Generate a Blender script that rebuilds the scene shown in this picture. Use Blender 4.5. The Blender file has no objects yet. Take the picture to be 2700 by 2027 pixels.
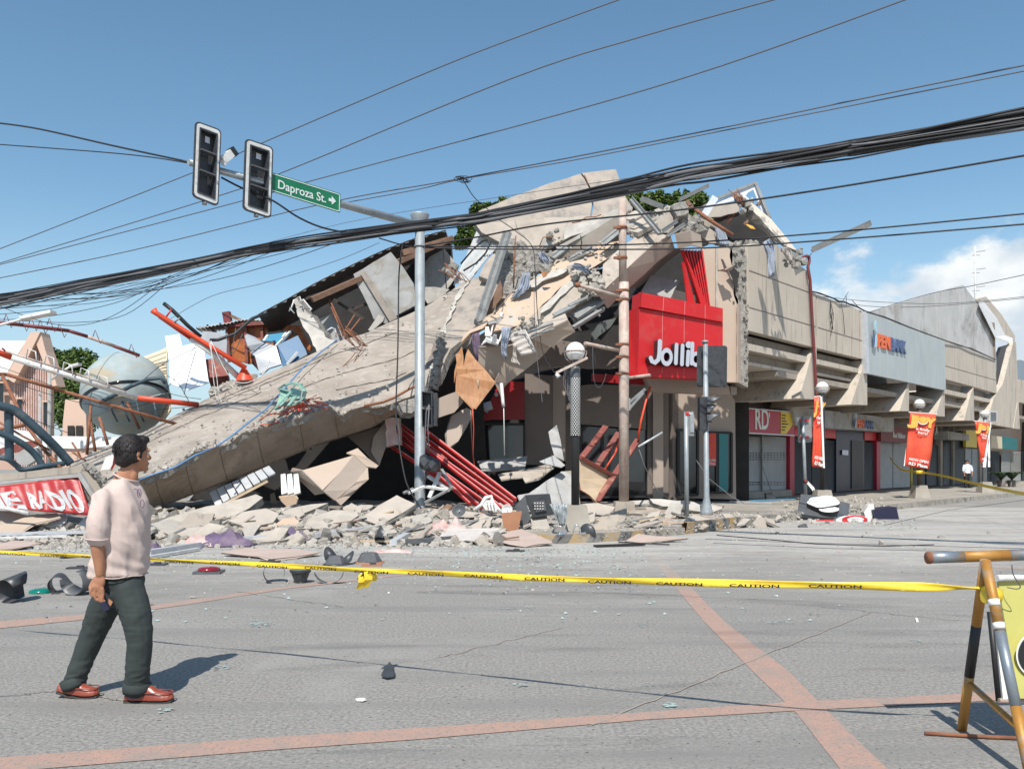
import bpy, bmesh, math, random
from mathutils import Vector as V, Matrix, noise, geometry
R = math.radians
SC = bpy.context.scene
COL = SC.collection
random.seed(7)
# ---------------------------------------------------------------- camera
F, CX, HY, CH = 2250.0,1350.0,1225.0,1.5
cd = bpy.data.cameras.new('camera'); cam = bpy.data.objects.new('camera', cd); COL.objects.link(cam)
cam.location = (0,0, CH); cam.rotation_euler = (R(90),0,0)
cd.sensor_width = 36; cd.lens = 36*F / 2700; cd.shift_y = (HY - 1013.5)/2700
cd.clip_start = 0.1; cd.clip_end = 3000
SC.camera = cam
SC.render.resolution_x = 1024; SC.render.resolution_y = 768
SC.view_settings.view_transform = 'Standard'; SC.view_settings.look = 'None'
SC.view_settings.exposure = 0.32; SC.view_settings.gamma = 1.0
# ---------------------------------------------------------------- sun + sky
SUN_EL, SUN_AZ = 53.0,188.0
sx, sy = math.sin(R(SUN_AZ)), math.cos(R(SUN_AZ))
ld = bpy.data.lights.new('sun', 'SUN'); lo = bpy.data.objects.new('sun', ld); COL.objects.link(lo)
ld.energy = 4.3; ld.angle = R(0.53); ld.color = (1.0,0.955,0.89)
sd = V((sx * math.cos(R(SUN_EL)), sy * math.cos(R(SUN_EL)), math.sin(R(SUN_EL))))
lo.rotation_euler = sd.to_track_quat('Z', 'Y').to_euler(); lo.location = (-5,-20,30)
W = bpy.data.worlds.new('World'); SC.world = W; W.use_nodes = True
nt = W.node_tree; nt.nodes.clear()
def wn(t, **k):
 n = nt.nodes.new(t)
 for a, b in k.items(): setattr(n, a, b)
 return n
sky = wn('ShaderNodeTexSky', sky_type='NISHITA'); sky.sun_disc = False
sky.sun_elevation = R(SUN_EL); sky.sun_rotation = R(SUN_AZ); sky.altitude = 0; sky.air_density = 1.0; sky.dust_density = 0.5; sky.ozone_density = 2.0
tc = wn('ShaderNodeTexCoord'); sep = wn('ShaderNodeSeparateXYZ'); nt.links.new(tc.outputs['Generated'], sep.inputs[0])
def wm(op, a, b=None, c=None, clamp=False):
 n = wn('ShaderNodeMath', operation=op); n.use_clamp = clamp
 for i, x in enumerate((a, b, c)):
  if x is None: continue
  if isinstance(x, (int, float)): n.inputs[i].default_value = x
  else: nt.links.new(x, n.inputs[i])
 return n.outputs[0]
def wrange(x, a, b, c=0, d=1):
 n = wn('ShaderNodeMapRange'); n.interpolation_type = 'SMOOTHSTEP'
 nt.links.new(x, n.inputs[0])
 for i, q in enumerate((a, b, c, d)): n.inputs[i + 1].default_value = q
 return n.outputs[0]
az = wm('ARCTAN2', sep.outputs['X'], sep.outputs['Y'])          # + to the right
el = wm('ARCSINE', sep.outputs['Z'])
mp = wn('ShaderNodeMapping'); mp.inputs['Scale'].default_value = (1,1,1.7)
nt.links.new(tc.outputs['Generated'], mp.inputs[0])
cn = wn('ShaderNodeTexNoise'); cn.inputs['Scale'].default_value = 9; cn.inputs['Detail'].default_value = 9; cn.inputs['Roughness'].default_value = 0.58
nt.links.new(mp.outputs[0], cn.inputs['Vector'])
topel = wm('ADD', wrange(az, 0.28,0.36, R(7), R(12.4)), wrange(az, 0.40,0.5,0, R(2.2)))                 # the cloud bank rises to the right
body = wm('SUBTRACT', topel, el)
body = wm('MULTIPLY', body, 9.0)
body = wm('ADD', body, wm('MULTIPLY', wm('SUBTRACT', cn.outputs['Fac'],0.5),2.6))
bank = wm('MULTIPLY', wrange(body, -0.05,0.38), wrange(az, 0.2,0.3))
bank = wm('MULTIPLY', bank, wrange(el, 0.0,0.08,0.75,1.0))
low = wm('MULTIPLY', wrange(el, 0.13,0.06), wm('MULTIPLY', wrange(cn.outputs['Fac'],0.35,0.7),0.4))
mask = wm('MAXIMUM', bank, low)
cn2 = wn('ShaderNodeTexNoise'); cn2.inputs['Scale'].default_value = 16; cn2.inputs['Detail'].default_value = 6
mp2 = wn('ShaderNodeMapping'); mp2.inputs['Location'].default_value = (0,0,0.02); mp2.inputs['Scale'].default_value = (1,1,1.6)
nt.links.new(tc.outputs['Generated'], mp2.inputs[0]); nt.links.new(mp2.outputs[0], cn2.inputs['Vector'])
cr = wn('ShaderNodeValToRGB'); cr.color_ramp.elements[0].position = 0.36; cr.color_ramp.elements[0].color = (4.6,5.2,5.8,1)
cr.color_ramp.elements[1].position = 0.66; cr.color_ramp.elements[1].color = (7.0,7.15,7.1,1)
nt.links.new(cn2.outputs['Fac'], cr.inputs[0])
SKYMUL = 0.118
hsv = wn('ShaderNodeHueSaturation'); hsv.inputs['Saturation'].default_value = 1.08; hsv.inputs['Hue'].default_value = 0.487; nt.links.new(sky.outputs[0], hsv.inputs['Color'])
mx = wn('ShaderNodeMix', data_type='RGBA'); nt.links.new(mask, mx.inputs['Factor'])
hz = wn('ShaderNodeMix', data_type='RGBA'); nt.links.new(wrange(el, 0.30,-0.02,0.0,0.85), hz.inputs['Factor']); nt.links.new(hsv.outputs[0], hz.inputs['A']); hz.inputs['B'].default_value = (3.55,4.85,5.6,1)
nt.links.new(hz.outputs['Result'], mx.inputs['A']); nt.links.new(cr.outputs[0], mx.inputs['B'])
bg = wn('ShaderNodeBackground'); bg.inputs['Strength'].default_value = SKYMUL
nt.links.new(mx.outputs['Result'], bg.inputs['Color'])
wo = wn('ShaderNodeOutputWorld'); nt.links.new(bg.outputs[0], wo.inputs[0])
# ---------------------------------------------------------------- geometry helpers
def P(x, y, d): return V(((x - CX)/F * d, d, CH + (HY - y)/F * d))
def G(x, y, z=0.0):
 d = (CH - z)*F / (y - HY); return V(((x - CX)/F * d, d, z))
AN = R(42.2)
UU = V((math.sin(AN), math.cos(AN),0)); NN = V((math.cos(AN),-math.sin(AN),0))    # along the street / towards the street
K0 = V((13.15,28.8,0))
def FP(x, y, o):                                   # a point of the facade plane at offset o from the kerb line
 r = V(((x - CX)/F, 1,(HY - y)/F)); c = V((0,0, CH)); p0 = K0+NN * o
 return c + r * ((p0 - c).dot(NN)/r.dot(NN))
def newell(ps):
 n = V((0,0,0))
 for i in range(len(ps)):
  a, b = ps[i], ps[(i + 1) % len(ps)]
  n += V(((a.y - b.y)*(a.z + b.z),(a.z - b.z)*(a.x + b.x),(a.x - b.x)*(a.y + b.y)))
 return n.normalized() if n.length > 1e-12 else V((0,0,1))
def frame(d, up=V((0,0,1))):
 d = d.normalized(); s = d.cross(up)
 if s.length < 1e-4: s = d.cross(V((0,1,0)))
 s.normalize(); return d, s, s.cross(d).normalized()
class MB:
 def __init__(s): s.v = []; s.f = []; s.m = []; s.s = []
 def add(s, vs, fs, m=0, smooth=False):
  o = len(s.v); s.v += [V(x) for x in vs]
  for f in fs: s.f.append([i + o for i in f]); s.m.append(m); s.s.append(smooth)
  return s
 def hexa(s, q, m=0):                            # 8 corners: 4 bottom, 4 top, both counter-clockwise from above
  return s.add(q, [(3,2,1,0),(4,5,6,7),(0,1,5,4),(1,2,6,5),(2,3,7,6),(3,0,4,7)], m)
 def box(s, c, sz, rot=None, m=0):
  c = V(c); x, y, z = sz[0]/2, sz[1]/2, sz[2]/2
  q = [V(p) for p in ((-x, -y, -z),(x, -y, -z),(x, y, -z),(-x, y, -z),(-x, -y, z),(x, -y, z),(x, y, z),(-x, y, z))]
  if rot is not None: q = [rot @ p for p in q]
  return s.hexa([p + c for p in q], m)
 def beam(s, a, b, w, h, m=0, up=V((0,0,1)), roll=0, w2=None, h2=None):
  a, b = V(a), V(b); d, sd_, u = frame(b - a, up)
  if roll: q = Matrix.Rotation(roll, 3, d); sd_ = q @ sd_; u = q @ u
  w2 = w if w2 is None else w2; h2 = h if h2 is None else h2
  A = [a - sd_ * w / 2 - u * h / 2, a + sd_ * w / 2 - u * h / 2, b + sd_ * w2/2 - u * h2/2, b - sd_ * w2/2 - u * h2/2]
  B = [a - sd_ * w / 2+u * h / 2, a + sd_ * w / 2+u * h / 2, b + sd_ * w2/2+u * h2/2, b - sd_ * w2/2+u * h2/2]
  return s.hexa(A + B, m)
 def tube(s, pts, r, seg=8, m=0, cap=True, smooth=True, closed=False):
  pts = [V(p) for p in pts]; n = len(pts); rs = r if isinstance(r, (list, tuple)) else [r]*n
  vs, fs = [],[]; ref = None
  for i, p in enumerate(pts):
   t = (pts[(i + 1) % n] - pts[i - 1]) if closed else (pts[min(i + 1, n - 1)] - pts[max(i - 1,0)])
   if t.length < 1e-9: t = V((0,0,1))
   t.normalize()
   if ref is None: ref = t.orthogonal().normalized()
   ref = ref - t * ref.dot(t)
   if ref.length < 1e-6: ref = t.orthogonal()
   ref.normalize(); b = t.cross(ref)
   for k in range(seg):
    a = 2*math.pi * k / seg; vs.append(p + (ref * math.cos(a)+b * math.sin(a))*rs[i])
  for i in range(n if closed else n - 1):
   j = (i + 1) % n
   for k in range(seg):
    k2 = (k + 1) % seg; fs.append((i * seg + k, i * seg + k2, j * seg + k2, j * seg + k))
  s.add(vs, fs, m, smooth)
  if cap and not closed:
   o = len(s.v) - len(vs)
   s.f.append([o + k for k in reversed(range(seg))]); s.m.append(m); s.s.append(False)
   s.f.append([o + (n - 1)*seg + k for k in range(seg)]); s.m.append(m); s.s.append(False)
  return s
 def lathe(s, base, prof, seg=16, m=0, axis=V((0,0,1)), smooth=True, a0=0, a1=2*math.pi, sx=1, sy=1):
  d, e1, e2 = frame(axis, V((0,1,0))) if abs(axis.z) > .9 else frame(axis)
  base = V(base); vs = []; fs = []; full = abs(a1 - a0 - 2*math.pi) < 1e-6; ns = seg if full else seg + 1
  for r, z in prof:
   for k in range(ns):
    a = a0+(a1 - a0)*k / seg; vs.append(base + d * z + (e1*math.cos(a)*sx + e2*math.sin(a)*sy)*r)
  for i in range(len(prof) - 1):
   for k in range(seg):
    k2 = (k + 1) % ns; fs.append((i * ns + k, (i + 1)*ns + k, (i + 1)*ns + k2, i * ns + k2))
  return s.add(vs, fs, m, smooth)
 def prism(s, poly, off, m=0, ms=None, jag=0, seg=0.3, mid=0):   # poly: 3D outline, off: thickness vector; broken edges when jag>0
  ps = [V(p) for p in poly]; n = newell(ps)
  if jag > 0:
   out = []
   for i in range(len(ps)):
    a, b = ps[i], ps[(i + 1) % len(ps)]; L = (b - a).length; k = max(1, int(L / seg)); e = (b - a).normalized() if L > 0 else V((1,0,0)); q = e.cross(n)
    out.append(a + q * random.uniform(-jag, jag) * .5)
    for j in range(1, k): out.append(a.lerp(b, (j + random.uniform(-.3,.3))/k)+q * random.uniform(-jag, jag))
   ps = out
  k = len(ps); off = V(off); flip = n.dot(off) > 0
  tri = geometry.tessellate_polygon([ps])
  rings = [ps]
  if jag > 0:
   cen = sum(ps, V((0,0,0)))/k
   for t in (.35,.7):
    rings.append([p + off * (t + random.uniform(-.12,.12))+(p - cen).normalized()*random.uniform(-jag, jag) * .9 for p in ps])
  rings.append([p + off + ((V((random.uniform(-1,1), random.uniform(-1,1), random.uniform(-1,1)))*jag * .6) if jag else V((0,0,0))) for p in ps])
  vs = [p for r_ in rings for p in r_]; fs = []; L = len(rings)
  o = len(s.v)
  def orient(f):
   a, b, c = (vs[q] for q in f[:3]); nn = (b - a).cross(c - a)
   return tuple(f) if nn.dot(off) < 0 else tuple(reversed(f))
  s.add(vs, [orient(t) for t in tri], m)
  o2 = (L - 1)*k
  s.add([],[], m)
  for t in tri:
   f = orient(t); s.f.append([o + o2+q for q in reversed(f)]); s.m.append(m); s.s.append(False)
  mm = m if ms is None else ms
  for r_ in range(L - 1):
   for i in range(k):
    j = (i + 1) % k; f = [o + r_ * k + i, o + r_ * k + j, o + (r_ + 1)*k + j, o + (r_ + 1)*k + i]
    if not flip: f.reverse()
    s.f.append(f); s.m.append(mm); s.s.append(False)
  return s
 def sheet(s, rows, t, m=0, ms=None, smooth=False, dirn=None, jag=0):   # rows: grid of points, thickness t away from the camera
  nr, nc = len(rows), len(rows[0]); A = [V(p) for r_ in rows for p in r_]
  n = (A[nc - 1] - A[0]).cross(A[(nr - 1)*nc] - A[0]).normalized()
  if dirn is not None: n = V(dirn).normalized()
  elif n.dot(A[0] - V((0,0, CH))) < 0: n = -n
  B = [p + n * t for p in A]; N = nr * nc; vs = A + B
  flip = ((A[1] - A[0]).cross(A[nc] - A[0])).dot(n) > 0
  q = []
  for i in range(nr - 1):
   for j in range(nc - 1): q.append((i * nc + j, i * nc + j + 1,(i + 1)*nc + j + 1,(i + 1)*nc + j))
  f = [tuple(reversed(x)) if flip else x for x in q]; b = [tuple(N + y for y in (x if flip else reversed(x))) for x in q]
  s.add(vs, f + b, m, smooth)
  o = len(s.v) - len(vs)
  ring = [j for j in range(nc)] + [i * nc + nc - 1 for i in range(1, nr)] + [(nr - 1)*nc + j for j in range(nc - 2,-1,-1)] + [i * nc for i in range(nr - 2,0,-1)]
  mm = m if ms is None else ms
  for i in range(len(ring)):
   a, c = ring[i], ring[(i + 1) % len(ring)]
   g = [o + c, o + a, o + N + a, o + N + c]
   if flip: g.reverse()
   s.f.append(g); s.m.append(mm); s.s.append(False)
  return s
 def rock(s, c, r, m=0, sub=1, fl=(1,1,1), rot=None, amp=.28):
  bm = bmesh.new(); bmesh.ops.create_icosphere(bm, subdivisions=sub, radius=1)
  k = V((random.uniform(0,99), random.uniform(0,99), random.uniform(0,99)))
  rt = rot if rot is not None else Matrix.Rotation(random.uniform(0,6.3),3, V((random.uniform(-1,1), random.uniform(-1,1),1)).normalized())
  vs = []
  for v in bm.verts:
   p = v.co * (1+amp * noise.noise(v.co * 1.6+k)*2)
   if sub >= 1:
    for ax in range(3):
     if p[ax] > .62: p[ax] = .62
     if p[ax] < -.62: p[ax] = -.62
   p = V((p.x * fl[0], p.y * fl[1], p.z * fl[2]))*r; vs.append(rt @ p + V(c))
  bm.verts.index_update(); fs = [[v.index for v in f.verts] for f in bm.faces]; bm.free()
  return s.add(vs, fs, m)
 def sphere(s, c, r, seg=20, rings=12, m=0, rot=None, z0=-1, z1=1):
  r = V((r, r, r)) if isinstance(r, (int, float)) else V(r); c = V(c); vs = []; fs = []
  a0, a1 = math.asin(z0), math.asin(z1)
  for i in range(rings + 1):
   a = a0+(a1 - a0)*i / rings
   for k in range(seg):
    b = 2*math.pi * k / seg; p = V((math.cos(a)*math.cos(b)*r.x, math.cos(a)*math.sin(b)*r.y, math.sin(a)*r.z))
    vs.append((rot @ p if rot else p)+c)
  for i in range(rings):
   for k in range(seg):
    k2 = (k + 1) % seg; fs.append((i * seg + k, i * seg + k2,(i + 1)*seg + k2,(i + 1)*seg + k))
  return s.add(vs, fs, m, True)
 def build(s, name, mats, parent=None, origin=None, merge=False):
  me = bpy.data.meshes.new(name)
  if origin is None:
   if parent is not None: origin = parent['_o'] if '_o' in parent else (0,0,0)
   else:
    xs = s.v; n = max(1, len(xs)); origin = V((sum(p.x for p in xs)/n, sum(p.y for p in xs)/n, min(p.z for p in xs)))
  origin = V(origin)
  me.from_pydata([tuple(p - origin) for p in s.v],[], s.f)
  if not isinstance(mats, (list, tuple)): mats = [mats]
  for q in mats: me.materials.append(q)
  if len(mats) > 1: me.polygons.foreach_set('material_index', s.m)
  me.polygons.foreach_set('use_smooth', s.s)
  if merge:
   bm = bmesh.new(); bm.from_mesh(me); bmesh.ops.remove_doubles(bm, verts=bm.verts, dist=.0005); bm.to_mesh(me); bm.free()
  me.update()
  o = bpy.data.objects.new(name, me); COL.objects.link(o)
  if parent is not None:
   o.parent = parent; o['_o'] = list(origin)
  else: o.location = origin; o['_o'] = list(origin)
  return o
def tag(o, label=None, cat=None, group=None, kind=None):
 if label: o['label'] = label
 if cat: o['category'] = cat
 if group: o['group'] = group
 if kind or cat: o['kind'] = kind or 'thing'
 return o
def thing(name, loc, label, cat, group=None):
 o = bpy.data.objects.new(name, None); COL.objects.link(o); o.location = loc; o['_o'] = list(loc); o.empty_display_size = .2
 return tag(o, label, cat, group)
def text_mb(txt, size=1.0, bold=0.0, ext=0.01, shear=0, spacing=1.0, res=3):
 """flat text in the XZ plane facing -Y, origin at the left of its baseline; returns (verts, faces, width)"""
 cu = bpy.data.curves.new('t', 'FONT'); cu.body = txt; cu.size = size; cu.offset = bold; cu.extrude = ext; cu.shear = shear; cu.space_character = spacing; cu.resolution_u = res
 ob = bpy.data.objects.new('t', cu); COL.objects.link(ob)
 dg = bpy.context.evaluated_depsgraph_get(); dg.update(); me = bpy.data.meshes.new_from_object(ob.evaluated_get(dg))
 vs = [V((v.co.x, -v.co.z, v.co.y)) for v in me.vertices]; fs = [list(p.vertices) for p in me.polygons]
 bpy.data.objects.remove(ob); bpy.data.curves.remove(cu); bpy.data.meshes.remove(me)
 w = max((v.x for v in vs), default=0)
 return vs, fs, w
def put_text(mb, txt, a, b, h, m=0, bold=0.0, ext=.01, lift=.01, nrm=None, shear=0, stretch=None, center=False):
 """text from point a along a->b (baseline), glyph height h (cap), facing nrm; fitted to |a-b| when stretch"""
 a, b = V(a), V(b); ex = (b - a).normalized(); n = V(nrm).normalized() if nrm is not None else None
 ez = V((0,0,1)) if n is None else n.cross(ex).normalized()
 if n is None: n = ex.cross(ez)
 vs, fs, w = text_mb(txt, 1.0, bold, 0.0 if ext == 0 else 1.0, shear)
 k = h / .72; kx = (b - a).length / w if stretch else k
 x0 = ((b - a).length - w * kx)/2 if center else 0
 out = [a + ex * (v.x * kx + x0)+ez * (v.z * k)+n * (lift - v.y * ext * .5) for v in vs]
 mb.add(out, fs, m); return mb
# ---------------------------------------------------------------- materials
MT = {}
def mat(name, c1, c2=None, rough=.8, metal=0, scale=3.0, bump=.1, bscale=40, spots=None, streak=None, crack=0, c3=None, spec=None, detail=5, lo=.35, hi=.65, bdist=.01, coat=0, sscale=1.2):
 """base colour mottled between c1 and c2, optional blotches c3, vertical streaks, thin cracks, fine bump"""
 m = bpy.data.materials.new(name); m.use_nodes = True; t = m.node_tree; b = t.nodes['Principled BSDF']; L = t.links.new
 def N(k, **kw):
  n = t.nodes.new(k)
  for a, q in kw.items(): setattr(n, a, q)
  return n
 tcx = N('ShaderNodeTexCoord').outputs['Object']
 def nz(sc, det=5, ro=.6, vec=None, dist=0):
  n = N('ShaderNodeTexNoise'); n.inputs['Scale'].default_value = sc; n.inputs['Detail'].default_value = det; n.inputs['Roughness'].default_value = ro; n.inputs['Distortion'].default_value = dist
  L(vec or tcx, n.inputs['Vector']); return n.outputs['Fac']
 def rg(x, a, c, o0=0, o1=1):
  n = N('ShaderNodeMapRange'); L(x, n.inputs[0]); n.inputs[1].default_value = a; n.inputs[2].default_value = c; n.inputs[3].default_value = o0; n.inputs[4].default_value = o1; return n.outputs[0]
 def mixc(f, a, c):
  n = N('ShaderNodeMix', data_type='RGBA')
  if isinstance(f, float): n.inputs['Factor'].default_value = f
  else: L(f, n.inputs['Factor'])
  for s_, q in (('A', a),('B', c)):
   if isinstance(q, (tuple, list)): n.inputs[s_].default_value = (*q[:3],1)
   else: L(q, n.inputs[s_])
  return n.outputs['Result']
 col = c1
 if c2 is not None: col = mixc(rg(nz(scale, detail), lo, hi), c1, c2)
 if c3 is not None: col = mixc(rg(nz(sscale, 8,.65, dist=.6),.52,.66), col, c3)
 if streak is not None:
  mp_ = N('ShaderNodeMapping'); mp_.inputs['Scale'].default_value = streak[1]; L(tcx, mp_.inputs[0])
  col = mixc(rg(nz(streak[2],6,.6, mp_.outputs[0]), streak[3] if len(streak) > 3 else .5,(streak[3] if len(streak) > 3 else .5) + .2), col, streak[0])
 if spots is not None: col = mixc(rg(nz(spots[1],2,.5), spots[2], spots[2] + .06), col, spots[0])
 if crack:
  vo = N('ShaderNodeTexVoronoi', feature='DISTANCE_TO_EDGE'); vo.inputs['Scale'].default_value = crack
  nn = N('ShaderNodeTexNoise'); nn.inputs['Scale'].default_value = crack * 3; nn.inputs['Detail'].default_value = 5; L(tcx, nn.inputs['Vector'])
  mv = N('ShaderNodeMix', data_type='RGBA'); mv.inputs['Factor'].default_value = .22/max(crack, .3) if crack > 1 else .25
  L(tcx, mv.inputs['A']); L(nn.outputs['Color'], mv.inputs['B']); L(mv.outputs['Result'], vo.inputs['Vector'])
  k = N('ShaderNodeMath', operation='MULTIPLY'); L(rg(vo.outputs['Distance'],.004,.012,1,0), k.inputs[0]); L(rg(nz(crack * .7,2),.46,.6), k.inputs[1])
  col = mixc(k.outputs[0], col, tuple(q * .25 for q in c1))
 if isinstance(col, (tuple, list)): b.inputs['Base Color'].default_value = (*col[:3],1)
 else: L(col, b.inputs['Base Color'])
 b.inputs['Roughness'].default_value = rough; b.inputs['Metallic'].default_value = metal
 if spec is not None: b.inputs['Specular IOR Level'].default_value = spec
 if coat: b.inputs['Coat Weight'].default_value = coat
 if bump:
  bp = N('ShaderNodeBump'); bp.inputs['Strength'].default_value = bump; bp.inputs['Distance'].default_value = bdist
  L(nz(bscale, 6,.65), bp.inputs['Height']); L(bp.outputs[0], b.inputs['Normal'])
 MT[name] = m; return m
# ---------------------------------------------------------------- the materials
mat('asphalt', (.165,.156,.143),(.375,.355,.322),.92, scale=40, bump=.6, bscale=90, c3=(.33,.315,.288), sscale=.3, spots=((.07,.07,.068),34,.66), bdist=.018, lo=.3, hi=.7, streak=((.225,.215,.198),(.16,1.1,1),1.6,.5))
mat('terracotta', (.43,.265,.20),(.36,.25,.205),.92, scale=9, bump=.5, bscale=90, c3=(.32,.25,.21), sscale=3, spots=((.27,.22,.19),48,.56))
mat('pave', (.30,.27,.225),(.38,.35,.30),.9, scale=1.4, bump=.3, bscale=60, c3=(.22,.20,.17), sscale=.5)
mat('kerbc', (.24,.22,.185),(.36,.33,.28),.9, scale=3, bump=.5, bscale=30, c3=(.12,.11,.10), sscale=2)
mat('kerby', (.36,.22,.07),(.30,.26,.2),.85, scale=5, bump=.4, bscale=30, c3=(.18,.15,.11), sscale=4)
mat('kerbk', (.07,.07,.07),(.2,.19,.17),.85, scale=5, bump=.4, bscale=30)
mat('dust', (.40,.375,.335),(.30,.285,.26),.95, scale=2, bump=.6, bscale=25)
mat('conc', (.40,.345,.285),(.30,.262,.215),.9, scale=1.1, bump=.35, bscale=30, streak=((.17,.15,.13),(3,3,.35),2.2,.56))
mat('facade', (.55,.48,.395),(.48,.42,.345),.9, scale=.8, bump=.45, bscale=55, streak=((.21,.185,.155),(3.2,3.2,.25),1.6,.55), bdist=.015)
mat('deck', (.38,.33,.28),(.27,.23,.19),.92, scale=1.0, bump=.4, bscale=25, c3=(.27,.235,.195), sscale=.5, streak=((.42,.385,.335),(1.2,1.2,2.4),3.2,.53))
mat('concd', (.34,.275,.215),(.27,.215,.165),.92, scale=2.2, bump=.5, bscale=18, c3=(.22,.175,.135), sscale=1.5)
mat('panelc', (.47,.41,.345),(.39,.34,.285),.88, scale=1.5, bump=.3, bscale=35, crack=.55, c3=(.33,.28,.23), sscale=.9)
mat('panels', (.40,.34,.28),(.30,.265,.23),.9, scale=1.5, bump=.3, bscale=35, streak=((.2,.185,.17),(.9,.9,.5),2.6,.5))
mat('fract', (.40,.375,.335),(.23,.215,.19),.95, scale=9, bump=1.0, bscale=28, bdist=.05)
mat('plaster', (.56,.41,.29),(.48,.37,.28),.88, scale=2, bump=.3, bscale=30, c3=(.45,.42,.37), sscale=1.1, crack=.8)
mat('whitec', (.52,.49,.44),(.36,.335,.30),.9, scale=2.5, bump=.3, bscale=30)
mat('greywall', (.42,.42,.41),(.30,.295,.28),.9, scale=1.3, bump=.25, bscale=25, c3=(.26,.22,.16), sscale=1.1)
mat('gable', (.56,.55,.53),(.46,.45,.43),.9, scale=.9, bump=.3, bscale=20, c3=(.33,.32,.30), sscale=.45, streak=((.36,.28,.2),(2,2,.2),1.3,.56))
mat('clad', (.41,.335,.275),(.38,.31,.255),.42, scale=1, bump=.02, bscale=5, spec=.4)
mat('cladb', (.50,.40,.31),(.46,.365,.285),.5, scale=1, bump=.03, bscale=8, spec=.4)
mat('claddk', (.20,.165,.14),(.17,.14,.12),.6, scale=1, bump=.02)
mat('rubble', (.44,.41,.36),(.34,.31,.27),.95, scale=3, bump=.7, bscale=20, bdist=.03)
mat('rubble2', (.46,.41,.345),(.36,.32,.27),.95, scale=3, bump=.5, bscale=20, bdist=.03)
mat('dirt', (.30,.27,.23),(.22,.2,.17),.97, scale=3, bump=.9, bscale=12, bdist=.06)
mat('dark', (.022,.021,.02),(.035,.032,.03),.9, scale=2, bump=0)  # near-black that stands in for shade in hollow places
mat('darkwood', (.065,.05,.042),(.04,.032,.028),.85, scale=6, bump=.2)
mat('wood', (.42,.205,.085),(.33,.15,.06),.62, scale=2.2, bump=.06, bscale=30, streak=((.29,.12,.04),(7,7,.8),2.0,.48))
mat('ply', (.58,.45,.31),(.50,.38,.25),.75, scale=3, bump=.08, bscale=40)
mat('timber', (.24,.14,.09),(.17,.10,.065),.8, scale=7, bump=.2)
mat('galv', (.34,.375,.39),(.26,.29,.305),.5, metal=.25, scale=5, bump=.05, streak=((.42,.45,.46),(9,9,.4),2.5,.52))
mat('steel', (.31,.315,.305),(.22,.225,.22),.55, metal=.2, scale=4, bump=.05)
mat('rustpole', (.50,.42,.355),(.40,.29,.235),.7, scale=3.5, bump=.2, bscale=30, streak=((.33,.15,.13),(6,6,.5),2.0,.54), c3=(.56,.49,.42), sscale=2.5)
mat('rust', (.30,.12,.06),(.17,.07,.04),.85, scale=9, bump=.3)
mat('redpaint', (.62,.025,.022),(.55,.03,.03),.5, scale=4, bump=.05)
mat('orange', (.72,.07,.02),(.6,.075,.03),.45, scale=5, bump=.05)
mat('maroon', (.20,.035,.035),(.13,.03,.03),.55, scale=5, bump=.08)
mat('whitemet', (.72,.72,.70),(.6,.6,.57),.45, scale=4, bump=.05, c3=(.5,.45,.4), sscale=6)
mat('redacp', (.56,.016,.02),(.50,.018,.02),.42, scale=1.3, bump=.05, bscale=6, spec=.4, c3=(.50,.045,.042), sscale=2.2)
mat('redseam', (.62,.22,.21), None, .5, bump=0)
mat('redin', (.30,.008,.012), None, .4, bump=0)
mat('letter', (.46,.485,.54), None, .35, bump=0)
mat('letterside', (.045,.03,.035), None, .5, bump=0)
mat('black', (.02,.02,.021), None, .5, bump=0)
mat('cable', (.018,.018,.02), None, .55, bump=0)
mat('cableg', (.14,.14,.145), None, .55, bump=0)
mat('wire', (.10,.10,.11), None, .6, bump=0)
mat('plastick', (.035,.038,.042),(.055,.058,.062),.42, scale=10, bump=.03)
mat('plasticg', (.11,.115,.12),(.08,.085,.09),.45, scale=10, bump=.03)
mat('glassdk', (.012,.014,.016), None, .06, bump=0, spec=.8)
mat('glassgr', (.10,.115,.11),(.13,.14,.13),.12, scale=1, bump=0, spec=.7)
mat('teal', (.02,.20,.21), None, .25, bump=0)
mat('alumw', (.62,.64,.66),(.52,.54,.56),.4, metal=.3, scale=5, bump=.02)
mat('sheetw', (.50,.515,.53),(.42,.435,.45),.38, metal=.2, scale=2, bump=.03, c3=(.55,.56,.58), sscale=1.5)
mat('glaresheet', (.93,.94,.95),(.86,.88,.9),.35, scale=2, bump=.02)  # the sun's reflection is put into the colour as near-white
mat('corrug', (.66,.67,.66),(.56,.57,.56),.5, scale=1.5, bump=.03)
mat('cream', (.70,.60,.42),(.60,.5,.36),.6, scale=2, bump=.05)
mat('orangesheet', (.52,.17,.035),(.36,.09,.03),.55, scale=2.4, bump=.1, c3=(.20,.05,.03), sscale=1.5)
mat('rustred', (.24,.06,.045),(.17,.05,.04),.6, scale=3, bump=.1, c3=(.35,.16,.1), sscale=3)
mat('bluep', (.028,.125,.25),(.025,.11,.21),.45, scale=2, bump=.03)
mat('bluel', (.07,.26,.40), None, .45, bump=0)
mat('bluehose', (.11,.25,.45), None, .5, bump=0)
mat('mint', (.27,.45,.37),(.22,.38,.31),.45, scale=5, bump=0)
mat('whitepl', (.78,.77,.74),(.68,.66,.62),.45, scale=6, bump=0)
mat('tank', (.36,.42,.42),(.28,.33,.33),.75, scale=1.6, bump=.15, c3=(.40,.34,.25), sscale=1.0, bscale=14, spec=.25)
mat('bluepipe', (.032,.06,.08),(.05,.085,.105),.5, scale=3, bump=.1, c3=(.12,.14,.145), sscale=2)
mat('bannerred', (.42,.03,.03),(.34,.03,.03),.42, scale=1.4, bump=.12, bscale=4, bdist=.1)
mat('bannerwht', (.52,.50,.47),(.40,.42,.43),.5, scale=3, bump=.1, bscale=4)
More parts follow.
